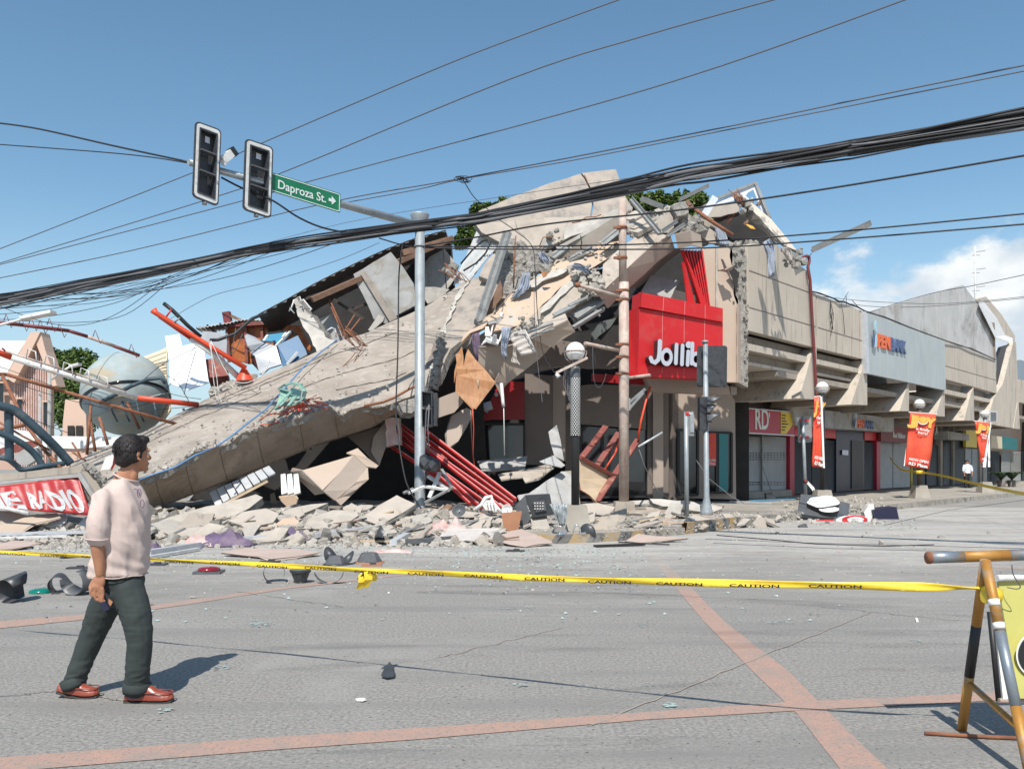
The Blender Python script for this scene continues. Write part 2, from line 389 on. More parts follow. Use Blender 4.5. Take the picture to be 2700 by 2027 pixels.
mat('promo', (.66,.045,.03),(.74,.13,.05),.45, scale=.9, bump=0)
mat('promowhite', (.80,.78,.74), None, .5, bump=0)
mat('promoyel', (.82,.48,.10),(.75,.36,.06),.5, scale=8, bump=0)
mat('signgreen', (.008,.19,.085),(.008,.165,.075),.45, scale=2, bump=0)
mat('signwhite', (.68,.74,.70), None, .5, bump=0)
mat('tape', (.80,.58,.04),(.72,.49,.03),.3, scale=8, bump=.05, bscale=60, spec=.6)
mat('tapeblk', (.02,.017,.012), None, .5, bump=0)
mat('barry', (.46,.23,.05),(.38,.17,.03),.5, metal=.2, scale=5, bump=.15, c3=(.30,.32,.33), sscale=6)
mat('barrg', (.30,.34,.37),(.22,.25,.28),.45, metal=.5, scale=7, bump=.1, c3=(.45,.26,.1), sscale=5)
mat('boardyel', (.52,.49,.14),(.47,.44,.13),.5, scale=2, bump=.03)
mat('cloth', (.55,.50,.46),(.46,.42,.39),.9, scale=6, bump=.3, bscale=15)
mat('clothblue', (.36,.40,.47),(.26,.30,.37),.9, scale=7, bump=.3, bscale=15)
mat('clothpurple', (.11,.075,.16),(.2,.15,.19),.9, scale=4, bump=.3, bscale=15)
mat('clothpink', (.50,.30,.27),(.62,.5,.46),.9, scale=4, bump=.3, bscale=15)
mat('glasssh', (.34,.46,.42),(.45,.55,.52),.15, scale=40, bump=0, spec=.8)
mat('leaf', (.045,.09,.02),(.08,.13,.03),.6, scale=.9, bump=0, spec=.3)
mat('leafy', (.12,.17,.03),(.07,.12,.02),.6, scale=.9, bump=0)
mat('bark', (.13,.10,.075),(.08,.06,.05),.95, scale=5, bump=.4)
mat('pinkwall', (.50,.34,.27),(.46,.31,.245),.85, scale=1, bump=.15)
mat('pinktrim', (.62,.44,.34), None, .8, bump=0)
mat('whiteroof', (.78,.78,.76),(.7,.7,.68),.5, scale=.6, bump=.02)
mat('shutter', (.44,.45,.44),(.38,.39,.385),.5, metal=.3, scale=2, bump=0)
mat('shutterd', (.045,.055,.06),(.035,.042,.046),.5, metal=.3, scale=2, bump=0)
mat('signred', (.42,.02,.055),(.38,.02,.05),.45, scale=2, bump=0)
mat('signyel', (.72,.50,.02),(.6,.5,.06),.45, scale=2, bump=0)
mat('bankpanel', (.46,.50,.49),(.42,.46,.455),.5, metal=.15, scale=1, bump=.0, streak=((.38,.42,.415),(2.4,2.4,.06),2.5,.5))
mat('bankblue', (.045,.075,.19),(.1,.15,.26),.5, scale=9, bump=0)
mat('bankorange', (.72,.13,.03), None, .45, bump=0)
mat('banksky', (.36,.55,.62), None, .45, bump=0)
mat('navy', (.012,.016,.04), None, .4, bump=0)
mat('paper', (.7,.72,.78), None, .6, bump=0)
mat('lampglobe', (.80,.80,.78),(.74,.74,.72),.25, scale=3, bump=0, spec=.6)
mat('lensred', (.22,.008,.015), None, .15, bump=0, spec=.8)
mat('lensgreen', (.0,.16,.12), None, .15, bump=0, spec=.8)
mat('chrome', (.75,.76,.78), None, .15, metal=.95, bump=0)
mat('suitcase', (.018,.02,.05), None, .35, bump=.05)
mat('cardbrown', (.40,.19,.10),(.33,.15,.08),.7, scale=3, bump=.05)
mat('cardpink', (.48,.37,.31),(.42,.33,.28),.85, scale=3, bump=.1)
mat('skin', (.44,.215,.125),(.36,.165,.095),.5, scale=9, bump=.1, bscale=120, spec=.35)
mat('hairm', (.010,.008,.008),(.018,.011,.010),.62, scale=30, bump=.6, bscale=50, bdist=.01)
mat('shirt', (.57,.46,.41),(.53,.42,.375),.9, scale=2, bump=.25, bscale=150)
mat('trousers', (.036,.045,.043),(.028,.036,.035),.85, scale=3, bump=.3, bscale=140)
mat('shoe', (.30,.065,.035),(.24,.05,.027),.32, scale=5, bump=.05, coat=.3)
mat('sole', (.025,.022,.02), None, .7, bump=0)
mat('insole', (.62,.38,.22), None, .7, bump=0)
mat('plantleaf', (.02,.045,.018),(.03,.06,.02),.5, scale=2, bump=0)
M = MT
# ---------------------------------------------------------------- ground
mb = MB(); S_ = 900
mb.add([(-S_, -60,0),(S_, -60,0),(S_, S_, 0),(-S_, S_, 0)],[(0,1,2,3)])
g = tag(mb.build('road', M['asphalt'], origin=(0,0,0)), kind='structure')
# kerb line (outer foot on the road), left street to right street
kp = [G(*p) for p in ((-3000,1290),(-1400,1297),(0,1319.5),(700,1372),(1250,1421),(1400,1433),(1465,1434),(1560,1431),(1640,1426),(1700,1420),(1752,1415),(1808,1409),(1880,1400),(1950,1391),(2076,1374),(2375,1342),(2700,1306))]
far = kp[-1]+UU * 70; kp.append(far)
def offs(pts, d):                                 # inset to the left of the travel direction (away from the road)
 out = []
 for i, p in enumerate(pts):
  t = (pts[min(i + 1, len(pts) - 1)] - pts[max(i - 1,0)]).normalized(); out.append(p + V((-t.y, t.x, 0))*d)
 return out
KH, KW = .15,.16
k1 = offs(kp, KW)
def kerb_run(i0, i1, h0=KH, h1=KH):
 vs = []; fs = []
 for i in range(i0, i1+1):
  h = h0+(h1 - h0)*(i - i0)/(i1 - i0)
  a, b = kp[i], k1[i]; vs += [a, a + (b - a) * .15+V((0,0, h)), b + V((0,0, h)), V((b.x, b.y, 0))]
 n = i1 - i0
 for i in range(n):
  for k in range(3): fs.append((i * 4+k, (i + 1)*4+k, (i + 1)*4+k + 1, i * 4+k + 1))
 fs += [(0,1,2,3),(n * 4+3, n * 4+2, n * 4+1, n * 4)]
 return vs, fs
mb = MB(); vs, fs = kerb_run(0,5); mb.add(vs, fs); vs, fs = kerb_run(13,17,.23,.16); mb.add(vs, fs); vs, fs = kerb_run(9,11,.15,.15); mb.add(vs, fs)
tag(mb.build('kerb', M['kerbc'], origin=(0,0,0)), kind='structure')
# striped corner kerb: slanted yellow / black bands along the corner, low gap in between
def lerp_path(pts, step):
 out = [pts[0]]
 for a, b in zip(pts, pts[1:]):
  k = max(1, int((b - a).length / step))
  out += [a.lerp(b, j / k) for j in range(1, k + 1)]
 return out
for (i0, i1, KK) in ((5,9,.17),(11,13,.25)):
 a_ = lerp_path(kp[i0:i1+1],.11); b_ = offs(a_, KW); mb = MB()
 for i in range(len(a_) - 1):
  m_ = 1 if (i // 3) % 2 else 0; sh = (a_[i + 1] - a_[i])
  v = [a_[i], a_[i + 1], a_[i + 1]+(b_[i + 1] - a_[i + 1]) * .15+V((0,0, KK))+sh * 1.0, a_[i]+(b_[i] - a_[i]) * .15+V((0,0, KK))+sh * 1.0, b_[i + 1]+V((0,0, KK))+sh, b_[i]+V((0,0, KK))+sh, b_[i + 1]+sh, b_[i]+sh]
  mb.add(v, [(0,1,2,3),(3,2,4,5),(5,4,6,7)], m_)
 tag(mb.build('striped_kerb', [M['kerby'], M['kerbk']], origin=(0,0,0)), kind='structure')
inn = offs(kp, KW * .98)
mb = MB(); top = [p + V((0,0, KH - .004)) for p in inn]
back = [V((-40,90, KH - .004)), V((95,140, KH - .004))]
poly = top + [back[1], back[0]]
mb.add(poly, [t for t in [tuple(x) for x in geometry.tessellate_polygon([poly])]])
pv = mb.build('pavement', M['pave'], origin=(0,0,0)); tag(pv, kind='structure')
for p in pv.data.polygons:
 if p.normal.z < 0: p.flip()
# painted terracotta lines
def stripe(name, pl, pr, z=.004, m='terracotta'):
 A = [G(*p) for p in pl]; B = [G(*p) for p in pr]; n = len(A); vs = [V((p.x, p.y, z)) for p in A + B]
 mb = MB().add(vs, [(i, n + i, n + i + 1, i + 1) for i in range(n - 1)])
 o = mb.build(name, M[m], origin=(0,0,0)); tag(o, kind='structure')
 for p in o.data.polygons:
  if p.normal.z < 0: p.flip()
stripe('painted_line', [(1700,1452),(1772,1538),(1858,1640),(1985,1770),(2100,1880),(2215,2027),(2300,2150)],[(1722,1452),(1812,1538),(1912,1640),(2080,1770),(2180,1872),(2340,2027),(2450,2150)],.003)
stripe('painted_line', [(-100,2005),(300,1975),(700,1945),(1100,1920),(1700,1878),(2100,1850),(2380,1838),(2800,1815)],[(-100,2045),(300,2012),(700,1979),(1100,1950),(1700,1898),(2100,1874),(2380,1860),(2800,1838)],.0045)
stripe('painted_line', [(-50,1642),(200,1622),(480,1585),(760,1545),(1000,1519),(1200,1500)],[(-50,1662),(200,1636),(480,1596),(760,1552),(1000,1524),(1200,1503)],.0045)
stripe('painted_line', [(1830,1449),(2150,1468),(2450,1484),(2720,1497)],[(1830,1453),(2150,1472),(2450,1489),(2720,1503)],.0045)
# worn details of the road: cracks and tyre marks
def band(name, pts, w, m, z):
 A = [G(*p) for p in pts]; vs = []
 for i, p in enumerate(A):
  t = (A[min(i + 1, len(A) - 1)] - A[max(i - 1,0)]).normalized(); q = V((-t.y, t.x, 0))*w * (.6 + .6*random.random()); vs += [V((p.x, p.y, z)) - q, V((p.x, p.y, z))+q]
 o = MB().add(vs, [(2*i, 2*i + 2,2*i + 3,2*i + 1) for i in range(len(A) - 1)]).build(name, m, origin=(0,0,0)); tag(o, kind='structure')
 for p in o.data.polygons:
  if p.normal.z < 0: p.flip()
mat('crackline', (.10,.095,.09),(.19,.18,.165),.95, scale=9, bump=0); mat('palecrack', (.36,.30,.24),(.30,.28,.25),.95, scale=9, bump=0)
def jit(a, b, n, j): return [(a[0]+(b[0] - a[0])*i / n + random.uniform(-j, j), a[1]+(b[1] - a[1])*i / n + random.uniform(-j, j) * .25) for i in range(n + 1)]
for a, b, m_ in (((1560,1915),(2300,1612), 'palecrack'),((0,1838),(240,1812), 'crackline'),((1150,1735),(1480,1655), 'palecrack'),((2160,1600),(2560,1640), 'crackline'),((262,1836),(330,1850), 'palecrack'),((620,1560),(900,1600), 'crackline'),((1500,1560),(2000,1580), 'crackline')): band('road_crack', jit(a, b, 26,7),.006, M[m_],.0062)
tm = mat('tyremark', (.06,.06,.058), None, .8, bump=0); t_ = tm.node_tree; nz_ = t_.nodes.new('ShaderNodeTexNoise'); nz_.inputs['Scale'].default_value = 5; nz_.inputs['Detail'].default_value = 8; mr_ = t_.nodes.new('ShaderNodeMapRange'); t_.links.new(nz_.outputs['Fac'], mr_.inputs[0])
for i_, q_ in enumerate((.45,.8,0,.25)): mr_.inputs[i_ + 1].default_value = q_
t_.links.new(mr_.outputs[0], t_.nodes['Principled BSDF'].inputs['Alpha'])
for pts, w in (([(500,1800),(1000,1745),(1500,1715),(2100,1700),(2700,1705)],.13),([(300,1745),(900,1702),(1500,1680),(2200,1668),(2700,1670)],.13),([(1500,1850),(1900,1795),(2300,1770),(2700,1760)],.1),([(1100,1560),(1700,1570),(2300,1600),(2700,1630)],.2),([(-50,1600),(500,1565),(1100,1545),(1800,1545)],.16),([(600,2010),(1300,1960),(1900,1950)],.08)): band('tyre_mark', pts, w, tm, .0072)
# ---------------------------------------------------------------- the long commercial building on the right
OP, OS = -3.1,-6.6                               # parapet plane, shop plane (metres behind the kerb)
base = FP(2280,1300, OS); base.z = .15
bl = thing('commercial_building', base, 'long beige concrete shop building with overhanging parapet, triangular brackets and closed roller shutters', 'building')
def fpoly(pts, o): return [FP(x, y, o) for x, y in pts]
def fpanel(name, pts, o, t, m, par=bl, ms=None, jag=0, seg=.3):
 mb = MB().prism(fpoly(pts, o),-NN * t, 0, None if ms is None else 1, jag, seg)
 return mb.build(name, m if ms is None else [m, ms], par)
# parapet bays
fpanel('parapet', [(1973,648),(1990,640),(2010,650),(2028,641),(2048,645),(2060,662),(2092,676),(2108,700),(2131,716),(2141,771),(2152,775),(2152,917),(1973,871)], OP, .3, M['facade'])
fpanel('parapet', [(2154,776),(2205,795),(2240,806),(2279,823),(2286,949),(2154,917.5)], OP, .3, M['facade'])
fpanel('parapet', [(2491,901),(2560,924),(2625,951),(2628,1037),(2566,1019),(2493,999)], OP, .3, M['facade'])
# recessed grooves as dark inlays
for a, b in (((1975,713),(2134,771)),((1975,810),(2150,861)),((2156,863),(2279,900)),((2492,964),(2626,1002))):
 mb = MB().beam(FP(*a, OP + .003), FP(*b, OP + .003),.012,.03, up=V((0,0,1))); mb.build('groove', M['claddk'], bl)
# ledges below each bay: dark recess wall, pale ledge, dark wall, pale ledge
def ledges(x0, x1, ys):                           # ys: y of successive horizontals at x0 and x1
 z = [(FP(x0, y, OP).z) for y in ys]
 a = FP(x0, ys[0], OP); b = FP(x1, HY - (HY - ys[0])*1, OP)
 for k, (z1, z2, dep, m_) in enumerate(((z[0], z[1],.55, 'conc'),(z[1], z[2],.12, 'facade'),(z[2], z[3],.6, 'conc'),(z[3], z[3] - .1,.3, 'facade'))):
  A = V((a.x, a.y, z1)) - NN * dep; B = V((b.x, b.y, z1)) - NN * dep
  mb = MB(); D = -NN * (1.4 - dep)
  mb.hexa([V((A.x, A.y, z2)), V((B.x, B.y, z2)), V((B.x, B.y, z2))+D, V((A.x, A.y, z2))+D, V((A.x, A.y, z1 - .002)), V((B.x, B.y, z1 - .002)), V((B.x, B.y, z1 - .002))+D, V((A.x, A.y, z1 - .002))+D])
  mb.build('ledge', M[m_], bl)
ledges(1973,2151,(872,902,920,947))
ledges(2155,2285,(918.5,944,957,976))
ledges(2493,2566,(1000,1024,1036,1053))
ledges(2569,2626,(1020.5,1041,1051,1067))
# bank panel
fpanel('bank_panel', [(2280,823),(2491,901),(2494,1029),(2286,984)], OP + .12,.16, M['bankpanel'])
fpanel('panel_rib', [(2280,821),(2288,824),(2293,986),(2286,984)], OP + .16,.2, M['alumw'])
# brackets: front face tapering upwards, as deep as the overhang
for q in (((2126,985),(2139,934),(2153,919),(2153,1053),(2107,1050)),((2273,976),(2277,950),(2286,949),(2287,1068),(2244,1066)),((2394,1010),(2397,1008),(2397,1084),(2372,1083)),
          ((2487,1030),(2491,1029),(2491,1098),(2468,1096)),((2560,1036),(2567,1021),(2569,1109),(2542,1108)),((2620,1050),(2628,1037),(2629,1120),(2602,1116)),((2682,1065),(2686,1061),(2689,1131),(2672,1129))):
 ps = fpoly(q, OP + .01); n = len(ps); mb = MB().prism(ps, -NN * 3.4); mb.build('bracket', M['facade'], bl)
# end block beyond the gable: tall slanting wall
fpanel('end_wall', [(2628,1037),(2645,1010),(2672,900),(2679,902),(2686,1060),(2686,1131),(2629,1121)], OP - .02,.3, M['facade'])
fpanel('end_panel', [(2688,1000),(2760,1020),(2760,1075),(2688,1060)], OP - .05,.3, M['facade'])
fpanel('recess', [(2626,952),(2640,915),(2672,905),(2645,1010),(2629,1037)], OP - 2.2,.2, M['claddk'])
# gable walls behind the parapet
def fsolid(name, pts, o, t, m, par=bl): return MB().prism(fpoly(pts, o),-NN * t).build(name, M[m], par)
GO = OP - .4
fsolid('gable_wall', [(2284,824),(2330,813),(2440,779),(2480,768),(2539,751),(2545,758),(2571,791),(2601,838),(2620,853),(2627,945),(2627,980),(2500,960),(2400,940),(2300,930)], GO, .25, 'gable')
mb = MB(); a_, b_, c_, d_ = FP(2575,792, GO), FP(2601,783, GO - 4), FP(2674,876, GO - 4), FP(2622,890, GO)
mb.prism([FP(2580,797, GO + .2), FP(2600,784, GO - 1.5), FP(2674,880, GO - 1.5), FP(2668,904, GO + .2), FP(2625,888, GO + .2)], V((0,0,-.12)))
mb.build('roof', M['whitemet'], bl)
fsolid('end_gable', [(2572,790),(2600,782),(2640,828),(2668,872),(2676,885),(2676,905),(2660,900)], GO - .6,.25, 'facade')
fsolid('downpipe_cover', [(2618,850),(2623,851),(2628,1037),(2624,1037)], GO + .03,.05, 'concd')
# soffit and shop wall
z_s = 4.55
A = K0+NN * (OP - .3) - UU * 2.2; B = A + UU * 42; C = B - NN * 3.4; D = A - NN * 3.4
mb = MB().hexa([V((p.x, p.y, z_s)) for p in (A, B, C, D)] + [V((p.x, p.y, z_s + .2)) for p in (A, B, C, D)]); mb.build('soffit', M['conc'], bl)
A = K0+NN * (OS - .35) - UU * 3.2; B = A + UU * 60; C = B - NN * .3; D = A - NN * .3
mb = MB().hexa([V((p.x, p.y, .1)) for p in (A, B, C, D)] + [V((p.x, p.y, 7.9)) for p in (A, B, C, D)]); mb.build('shop_wall', M['claddk'], bl)
A = K0+NN * (OP - .35) - UU * 1.5; B = A + UU * 20; C = B - NN * 5; D = A - NN * 5
mb = MB().hexa([V((p.x, p.y, 7.3)) for p in (A, B, C, D)] + [V((p.x, p.y, 7.5)) for p in (A, B, C, D)]); mb.build('roof_deck', M['conc'], bl)
# roller shutters
def shutter(x0, x1, y0, y1, m='shutter', o=OS, z1=None):
 a = FP(x0, y1, o); b = FP(x1, y1, o); zt = FP(x0, y0, o).z; zb = z1 if z1 is not None else max(.2, a.z); n = 26; mb = MB()
 h = (zt - zb)/n
 for k in range(n):
  z = zb + k * h
  p = [V((a.x, a.y, z)), V((b.x, b.y, z)), V((b.x, b.y, z)) - NN * .06, V((a.x, a.y, z)) - NN * .06]
  q = [V((a.x, a.y, z + h * .93)) - NN * .035, V((b.x, b.y, z + h * .93)) - NN * .035, V((b.x, b.y, z + h * .93)) - NN * .06, V((a.x, a.y, z + h * .93)) - NN * .06]
  mb.hexa(p + q)
 return mb.build('roller_shutter', M[m], bl)
s1 = shutter(1948,2008,1148,1300); s2 = shutter(2010,2074,1149,1296)
for s_, x0, x1 in ((s1,1951,2006),(s2,2012,2071)):     # the rows of little vent holes
 mb = MB()
 for y in (1194,1199.5,1205,1211,1271,1277):
  for k in range(7):
   p = FP(x0+(x1 - x0)*(k + .5)/7, y, OS + .004); mb.box(p, (.07,.07,.025), Matrix.Rotation(math.pi / 2 - AN, 3, 'Z'))
 mb.build('vent_hole', M['black'], bl)
mb = MB().beam(FP(2009,1148, OS + .05), FP(2009,1300, OS + .05),.07,.07, up=NN); mb.build('shutter_post', M['steel'], bl)
mb = MB().hexa([V((p.x, p.y, z)) for z in (.15,.42) for p in (FP(1946,1305, OS + .35), FP(2088,1300, OS + .35), FP(2088,1300, OS + .02), FP(1946,1305, OS + .02))]); mb.build('step', M['pave'], bl)
for x0, x1, m_ in ((2083,2095, 'signred'),(2312,2321, 'signred'),(2480,2486, 'conc'),(2514,2517, 'conc'),(2584,2589, 'conc')):
 a, b = FP(x0,1200, OS + .12), FP(x1,1200, OS + .12)
 mb = MB().hexa([V((p.x, p.y, z)) for z in (.16,4.3 if x0 > 2400 else 3.7) for p in (a, b, b - NN * .3, a - NN * .3)]); mb.build('pillar', M[m_], bl)
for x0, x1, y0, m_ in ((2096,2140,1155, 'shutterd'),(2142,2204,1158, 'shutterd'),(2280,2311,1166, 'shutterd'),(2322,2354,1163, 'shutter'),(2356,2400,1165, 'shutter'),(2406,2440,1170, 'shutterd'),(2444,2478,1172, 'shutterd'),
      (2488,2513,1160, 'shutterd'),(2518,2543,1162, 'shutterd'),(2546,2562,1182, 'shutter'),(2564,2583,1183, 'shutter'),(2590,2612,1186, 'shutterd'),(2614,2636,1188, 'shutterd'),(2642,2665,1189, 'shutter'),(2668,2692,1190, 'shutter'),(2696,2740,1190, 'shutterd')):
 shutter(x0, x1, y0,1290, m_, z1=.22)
# doorway of the bank, signs
fpanel('door_frame', [(2205,1131),(2279,1140),(2279,1290),(2205,1296)], OS + .06,.1, M['navy'])
dr = fpanel('door', [(2246,1160),(2276,1163),(2276,1285),(2246,1288)], OS + .1,.03, M['black'])
fpanel('notice', [(2221,1186),(2237,1187),(2237,1200),(2221,1199)], OS + .13,.01, M['paper'])
fpanel('red_band', [(2096,1121),(2204,1131),(2204,1156),(2096,1149)], OS + .1,.12, M['redacp'])
fpanel('red_band', [(2280,1137),(2356,1146),(2356,1163),(2280,1160)], OS + .1,.12, M['redacp'])
def signboard(name, pts, o, m, label, t=.18):
 s_ = fpanel(name, pts, o, t, M[m]); s_['label'] = label; return s_
s_ = signboard('shop_sign', [(1954,1076),(2094,1087),(2095,1147),(1954,1139)], OS + .75, 'signred', 'red and yellow shop sign lettered RD over the first shutter')
sb = MB(); put_text(sb, 'RD', FP(1989,1130, OS + .75), FP(2026,1131, OS + .75),.82,0,.02,.02,.012, NN, stretch=True); put_text(sb, "'", FP(2026,1124, OS + .75), FP(2029,1124, OS + .75),.55,0,.01,.02,.012, NN)
put_text(sb, 'PHARMACY CO.', FP(1958,1135, OS + .75), FP(1976,1136, OS + .75),.05,0,0,.01,.012, NN, stretch=True)
sb.build('lettering', M['signwhite'], s_)
mb = MB().prism([FP(x, y, OS + .765) for x, y in ((2059,1085.5),(2091,1088),(2092,1116),(2074,1143.5),(2059,1143))],-NN * .01); mb.build('yellow_field', M['signyel'], s_)
sb = MB()
for i, w_ in enumerate(('Pawnshop', 'Jewelry', 'Remittance', 'Bills Payment', 'Insurance', 'E-Load')):
 y = 1096+i * 7.7; put_text(sb, w_, FP(2061, y, OS + .765), FP(2061+1.25*len(w_), y + .4, OS + .765),.065,0,.004,.01,.012, NN, stretch=True)
sb.build('lettering', M['letterside'], s_)
for pts in ([(1953,1073.5),(2095,1085),(2095,1087.5),(1953,1076.5)],[(1953,1138.5),(2096,1146.5),(2096,1149),(1953,1141.5)]):
 mb = MB().prism([FP(x, y, OS + .78) for x, y in pts],-NN * .24); mb.build('frame', M['alumw'], s_)
s_ = signboard('bank_sign', [(2085,1072),(2120,1075),(2357,1102),(2357,1139),(2205,1130),(2099,1121),(2092,1090)], OS + .9, 'greywall', 'pale grey fascia lettered PENBANK above the red bands', .7)
def penbank(par, o, x0, y0, x1, y1, h):               # logo, PEN in orange, BANK in blue; baseline from (x0,y0) to (x1,y1)
 a, b = FP(x0, y0, o), FP(x1, y1, o); e = (b - a)
 sb = MB(); put_text(sb, 'PEN', a + e * .17, a + e * .52, h, 0,.045, h * .14,.04, NN, stretch=True); sb.build('lettering', M['bankorange'], par)
 sb = MB(); put_text(sb, 'BANK', a + e * .53, a + e * 1.0, h, 0,.045, h * .14,.04, NN, stretch=True); sb.build('lettering', M['bankblue'], par)
 u = e.normalized(); z = V((0,0,1)); c = a + e * .06
 def fl(pts, m_, nm, lift): MB().prism([c + u * p * h + z * q * h + NN * lift for p, q in pts], NN * -.04*h).build(nm, M[m_], par)
 fl([(-.35,1.15),(.0,.75),(.12,.6),(-.02,-.1),(-.34,-.2)], 'bankblue', 'emblem', .10)
 fl([(.3,1.15),(.16,.75),(.05,.5),(-.12,-.2),(.32,-.1),(.42,.4)], 'banksky', 'emblem', .13)
 fl([(.28*math.cos(t) - .02,1.45 + .48*math.sin(t)) for t in [k * math.pi / 8 for k in range(16)]], 'banksky', 'emblem', .16)
penbank(s_, OS + .9,2245,1123,2302,1130,.36)
s2_ = bl
penbank(bl, OP + .12,2294,909,2386,932,.52)
MB().tube([FP(2403,1290, OS + .4), FP(2403,1228, OS + .4)],.06,8).build('bollard', M['signyel'], bl)
s_ = signboard('cake_shop_sign', [(2323,1120),(2392,1130),(2392,1168),(2323,1163)], OS + .35, 'maroon', 'dark red board with white script lettering left of the promo banner')
sb = MB(); put_text(sb, 'Red Ribbon', FP(2353,1153, OS + .35), FP(2386,1156, OS + .35),.3,0,.0,.02,.012, NN, shear=.35, stretch=True); sb.build('lettering', M['signwhite'], s_)
signboard('awning_sign', [(2499,1136),(2555,1145),(2556,1161),(2500,1158)], OS + .9, 'greywall', 'weathered grey awning box over the half open shutter', .8)
signboard('yellow_sign', [(2547,1132),(2576,1136),(2576,1180),(2547,1178)], OS + .3, 'signyel', 'yellow upright sign beside the grey awning box')
signboard('pale_yellow_sign', [(2613,1148),(2642,1151),(2643,1183),(2613,1181)], OS + .4, 'cream', 'pale yellow sign near the right edge')
signboard('teal_sign', [(2646,1150),(2683,1156),(2683,1186),(2646,1183)], OS + .4, 'teal', 'dark teal sign near the right edge')
sb = MB(); put_text(sb, 'A', FP(2466,1145, OS + .3), FP(2474,1146, OS + .3),.5,0,.03,.02,.012, NN); sb.build('lettering', M['signwhite'], bl)
# maroon drain pipe down the parapet and along the soffit
mb = MB().tube([FP(x, y, OP + .12) for x, y in ((2098,690),(2112,681),(2126,675),(2133,677),(2134,690),(2130,704),(2136,740),(2142,850),(2148,950),(2153,1045),(2154,1052))],.055,8)
mb.tube([FP(2154,1052, OP), FP(2130,1052, OS + .4), FP(1942,1058, OS + .3), FP(1940,1100, OS + .3), FP(1944,1160, OS + .3), FP(1950,1215, OS + .3), FP(1951,1240, OS + .3), FP(1962,1245, OS + .3)],.07,8)
mb.build('drain_pipe', M['maroon'], bl)
# air conditioner under the far end and roof cable clutter
mb = MB(); a = FP(2626,1100, OP + .5); b = FP(2610,1098, OP + .5)
ac = fpanel('air_conditioner', [(2609,1083),(2630,1084),(2630,1111),(2610,1111)], OP + .45,.5, M['whitemet'])
mb = MB()
for k in range(8): mb.beam(FP(2612.5,1087.5+k * 2.9, OP + .46), FP(2627,1088+k * 2.9, OP + .46),.02,.045)
mb.build('grille', M['plasticg'], ac)
mb = MB(); random.seed(3)
pts = [(2100,690),(2141,771),(2160,775),(2200,790),(2212,798),(2225,797),(2240,805),(2262,812),(2280,822),(2330,838),(2400,866),(2490,899),(2530,912),(2560,922),(2625,950)]
mb.tube([FP(x, y - 2, OP + random.uniform(0,.1)) for x, y in pts[1:]],.03,5); mb.tube([FP(x, y - random.uniform(0,5), OP - .1) for x, y in pts[1:]],.022,5)
for k in range(10):
 x = random.choice((2218,2262,2190,2310)); y = 803+(x - 2218) * .33; mb.tube([FP(x, y, OP + .05), FP(x + random.uniform(-3,8), y + random.uniform(15,50), OP + .08), FP(x + random.uniform(-3,12), y + random.uniform(50,100), OP + .08)],.012,4)
for x, y, x2, y2 in ((2218,800,2237,770),(2232,806,2231,780),(2265,812,2247,792),(2120,690,2140,668)): mb.tube([FP(x, y, OP), FP(x2, y2, OP)],.012,4)
mb.build('roof_cabling', M['cable'], bl)
# antenna mast beyond the gable
p0 = FP(2571,800, GO - 4); p1 = V((p0.x, p0.y, p0.z + (P(0,650, p0.y) - P(0,800, p0.y)).z))
t = thing('radio_mast', p0 - V((0,0,3)), 'thin white radio mast with small side antennas rising behind the grey gable wall', 'mast')
mb = MB().tube([p0 - V((0,0,3)), p1],.07,6); mb.build('pole', M['whitemet'], t)
for k, (y, w_) in enumerate(((665,.9),(711,1.0),(758,.9))):
 z = P(0, y, p0.y).z; mb = MB().beam(V((p0.x, p0.y, z)), V((p0.x + w_ * .7, p0.y - .2, z + .06)),.03,.03); mb.beam(V((p0.x - .2, p0.y, z - .25)), V((p0.x + .35, p0.y, z - .22)),.03,.03); mb.build('antenna', M['wire'], t)
# white building far right
a = FP(2700,1000, OP)+UU * 14 - NN * 3
mb = MB(); A = a - UU * 4+NN * 1; 
pz = [P(2686,946,74), P(2760,960,70), P(2760,1010,70), P(2686,975,74)]
mb = MB().prism([P(2688,948,74), P(2780,975,66), P(2780,1240,66), P(2688,1240,74)], V((2,8,0))); o = mb.build('pale_building', M['whiteroof'])
tag(o, 'white building with layered eaves at the far right edge', 'building')
# ================================================================ the collapsed corner
random.seed(11)
ORD = ('first', 'second', 'third', 'fourth', 'fifth', 'sixth', 'seventh', 'eighth')
def q3(pts, d0, x0=0, ax=0, y0=0, ay=0):
 return [P(p[0], p[1], p[2] if len(p) > 2 else d0+ax * (p[0] - x0)+ay * (y0 - p[1])) for p in pts]
def away(ps):
 n = newell(ps); c = sum(ps, V((0,0,0)))/len(ps)
 return n if n.dot(c - V((0,0, CH))) > 0 else -n
def piece(name, pts, t, mats, label=None, cat=None, jag=.05, seg=.3, parent=None, group=None, off=None, **k):
 ps = q3(pts, **k) if k else q3(pts, 25)
 if not isinstance(mats, (tuple, list)): mats = (mats, mats)
 mb = MB().prism(ps, (away(ps)*t) if off is None else V(off),0,1, jag, seg)
 o = mb.build(name, [M[mats[0]], M[mats[1]]], parent)
 if label: o['label'] = label
 if cat and parent is None: o['category'] = cat; o['kind'] = 'thing'
 if group and parent is None: o['group'] = group
 return o
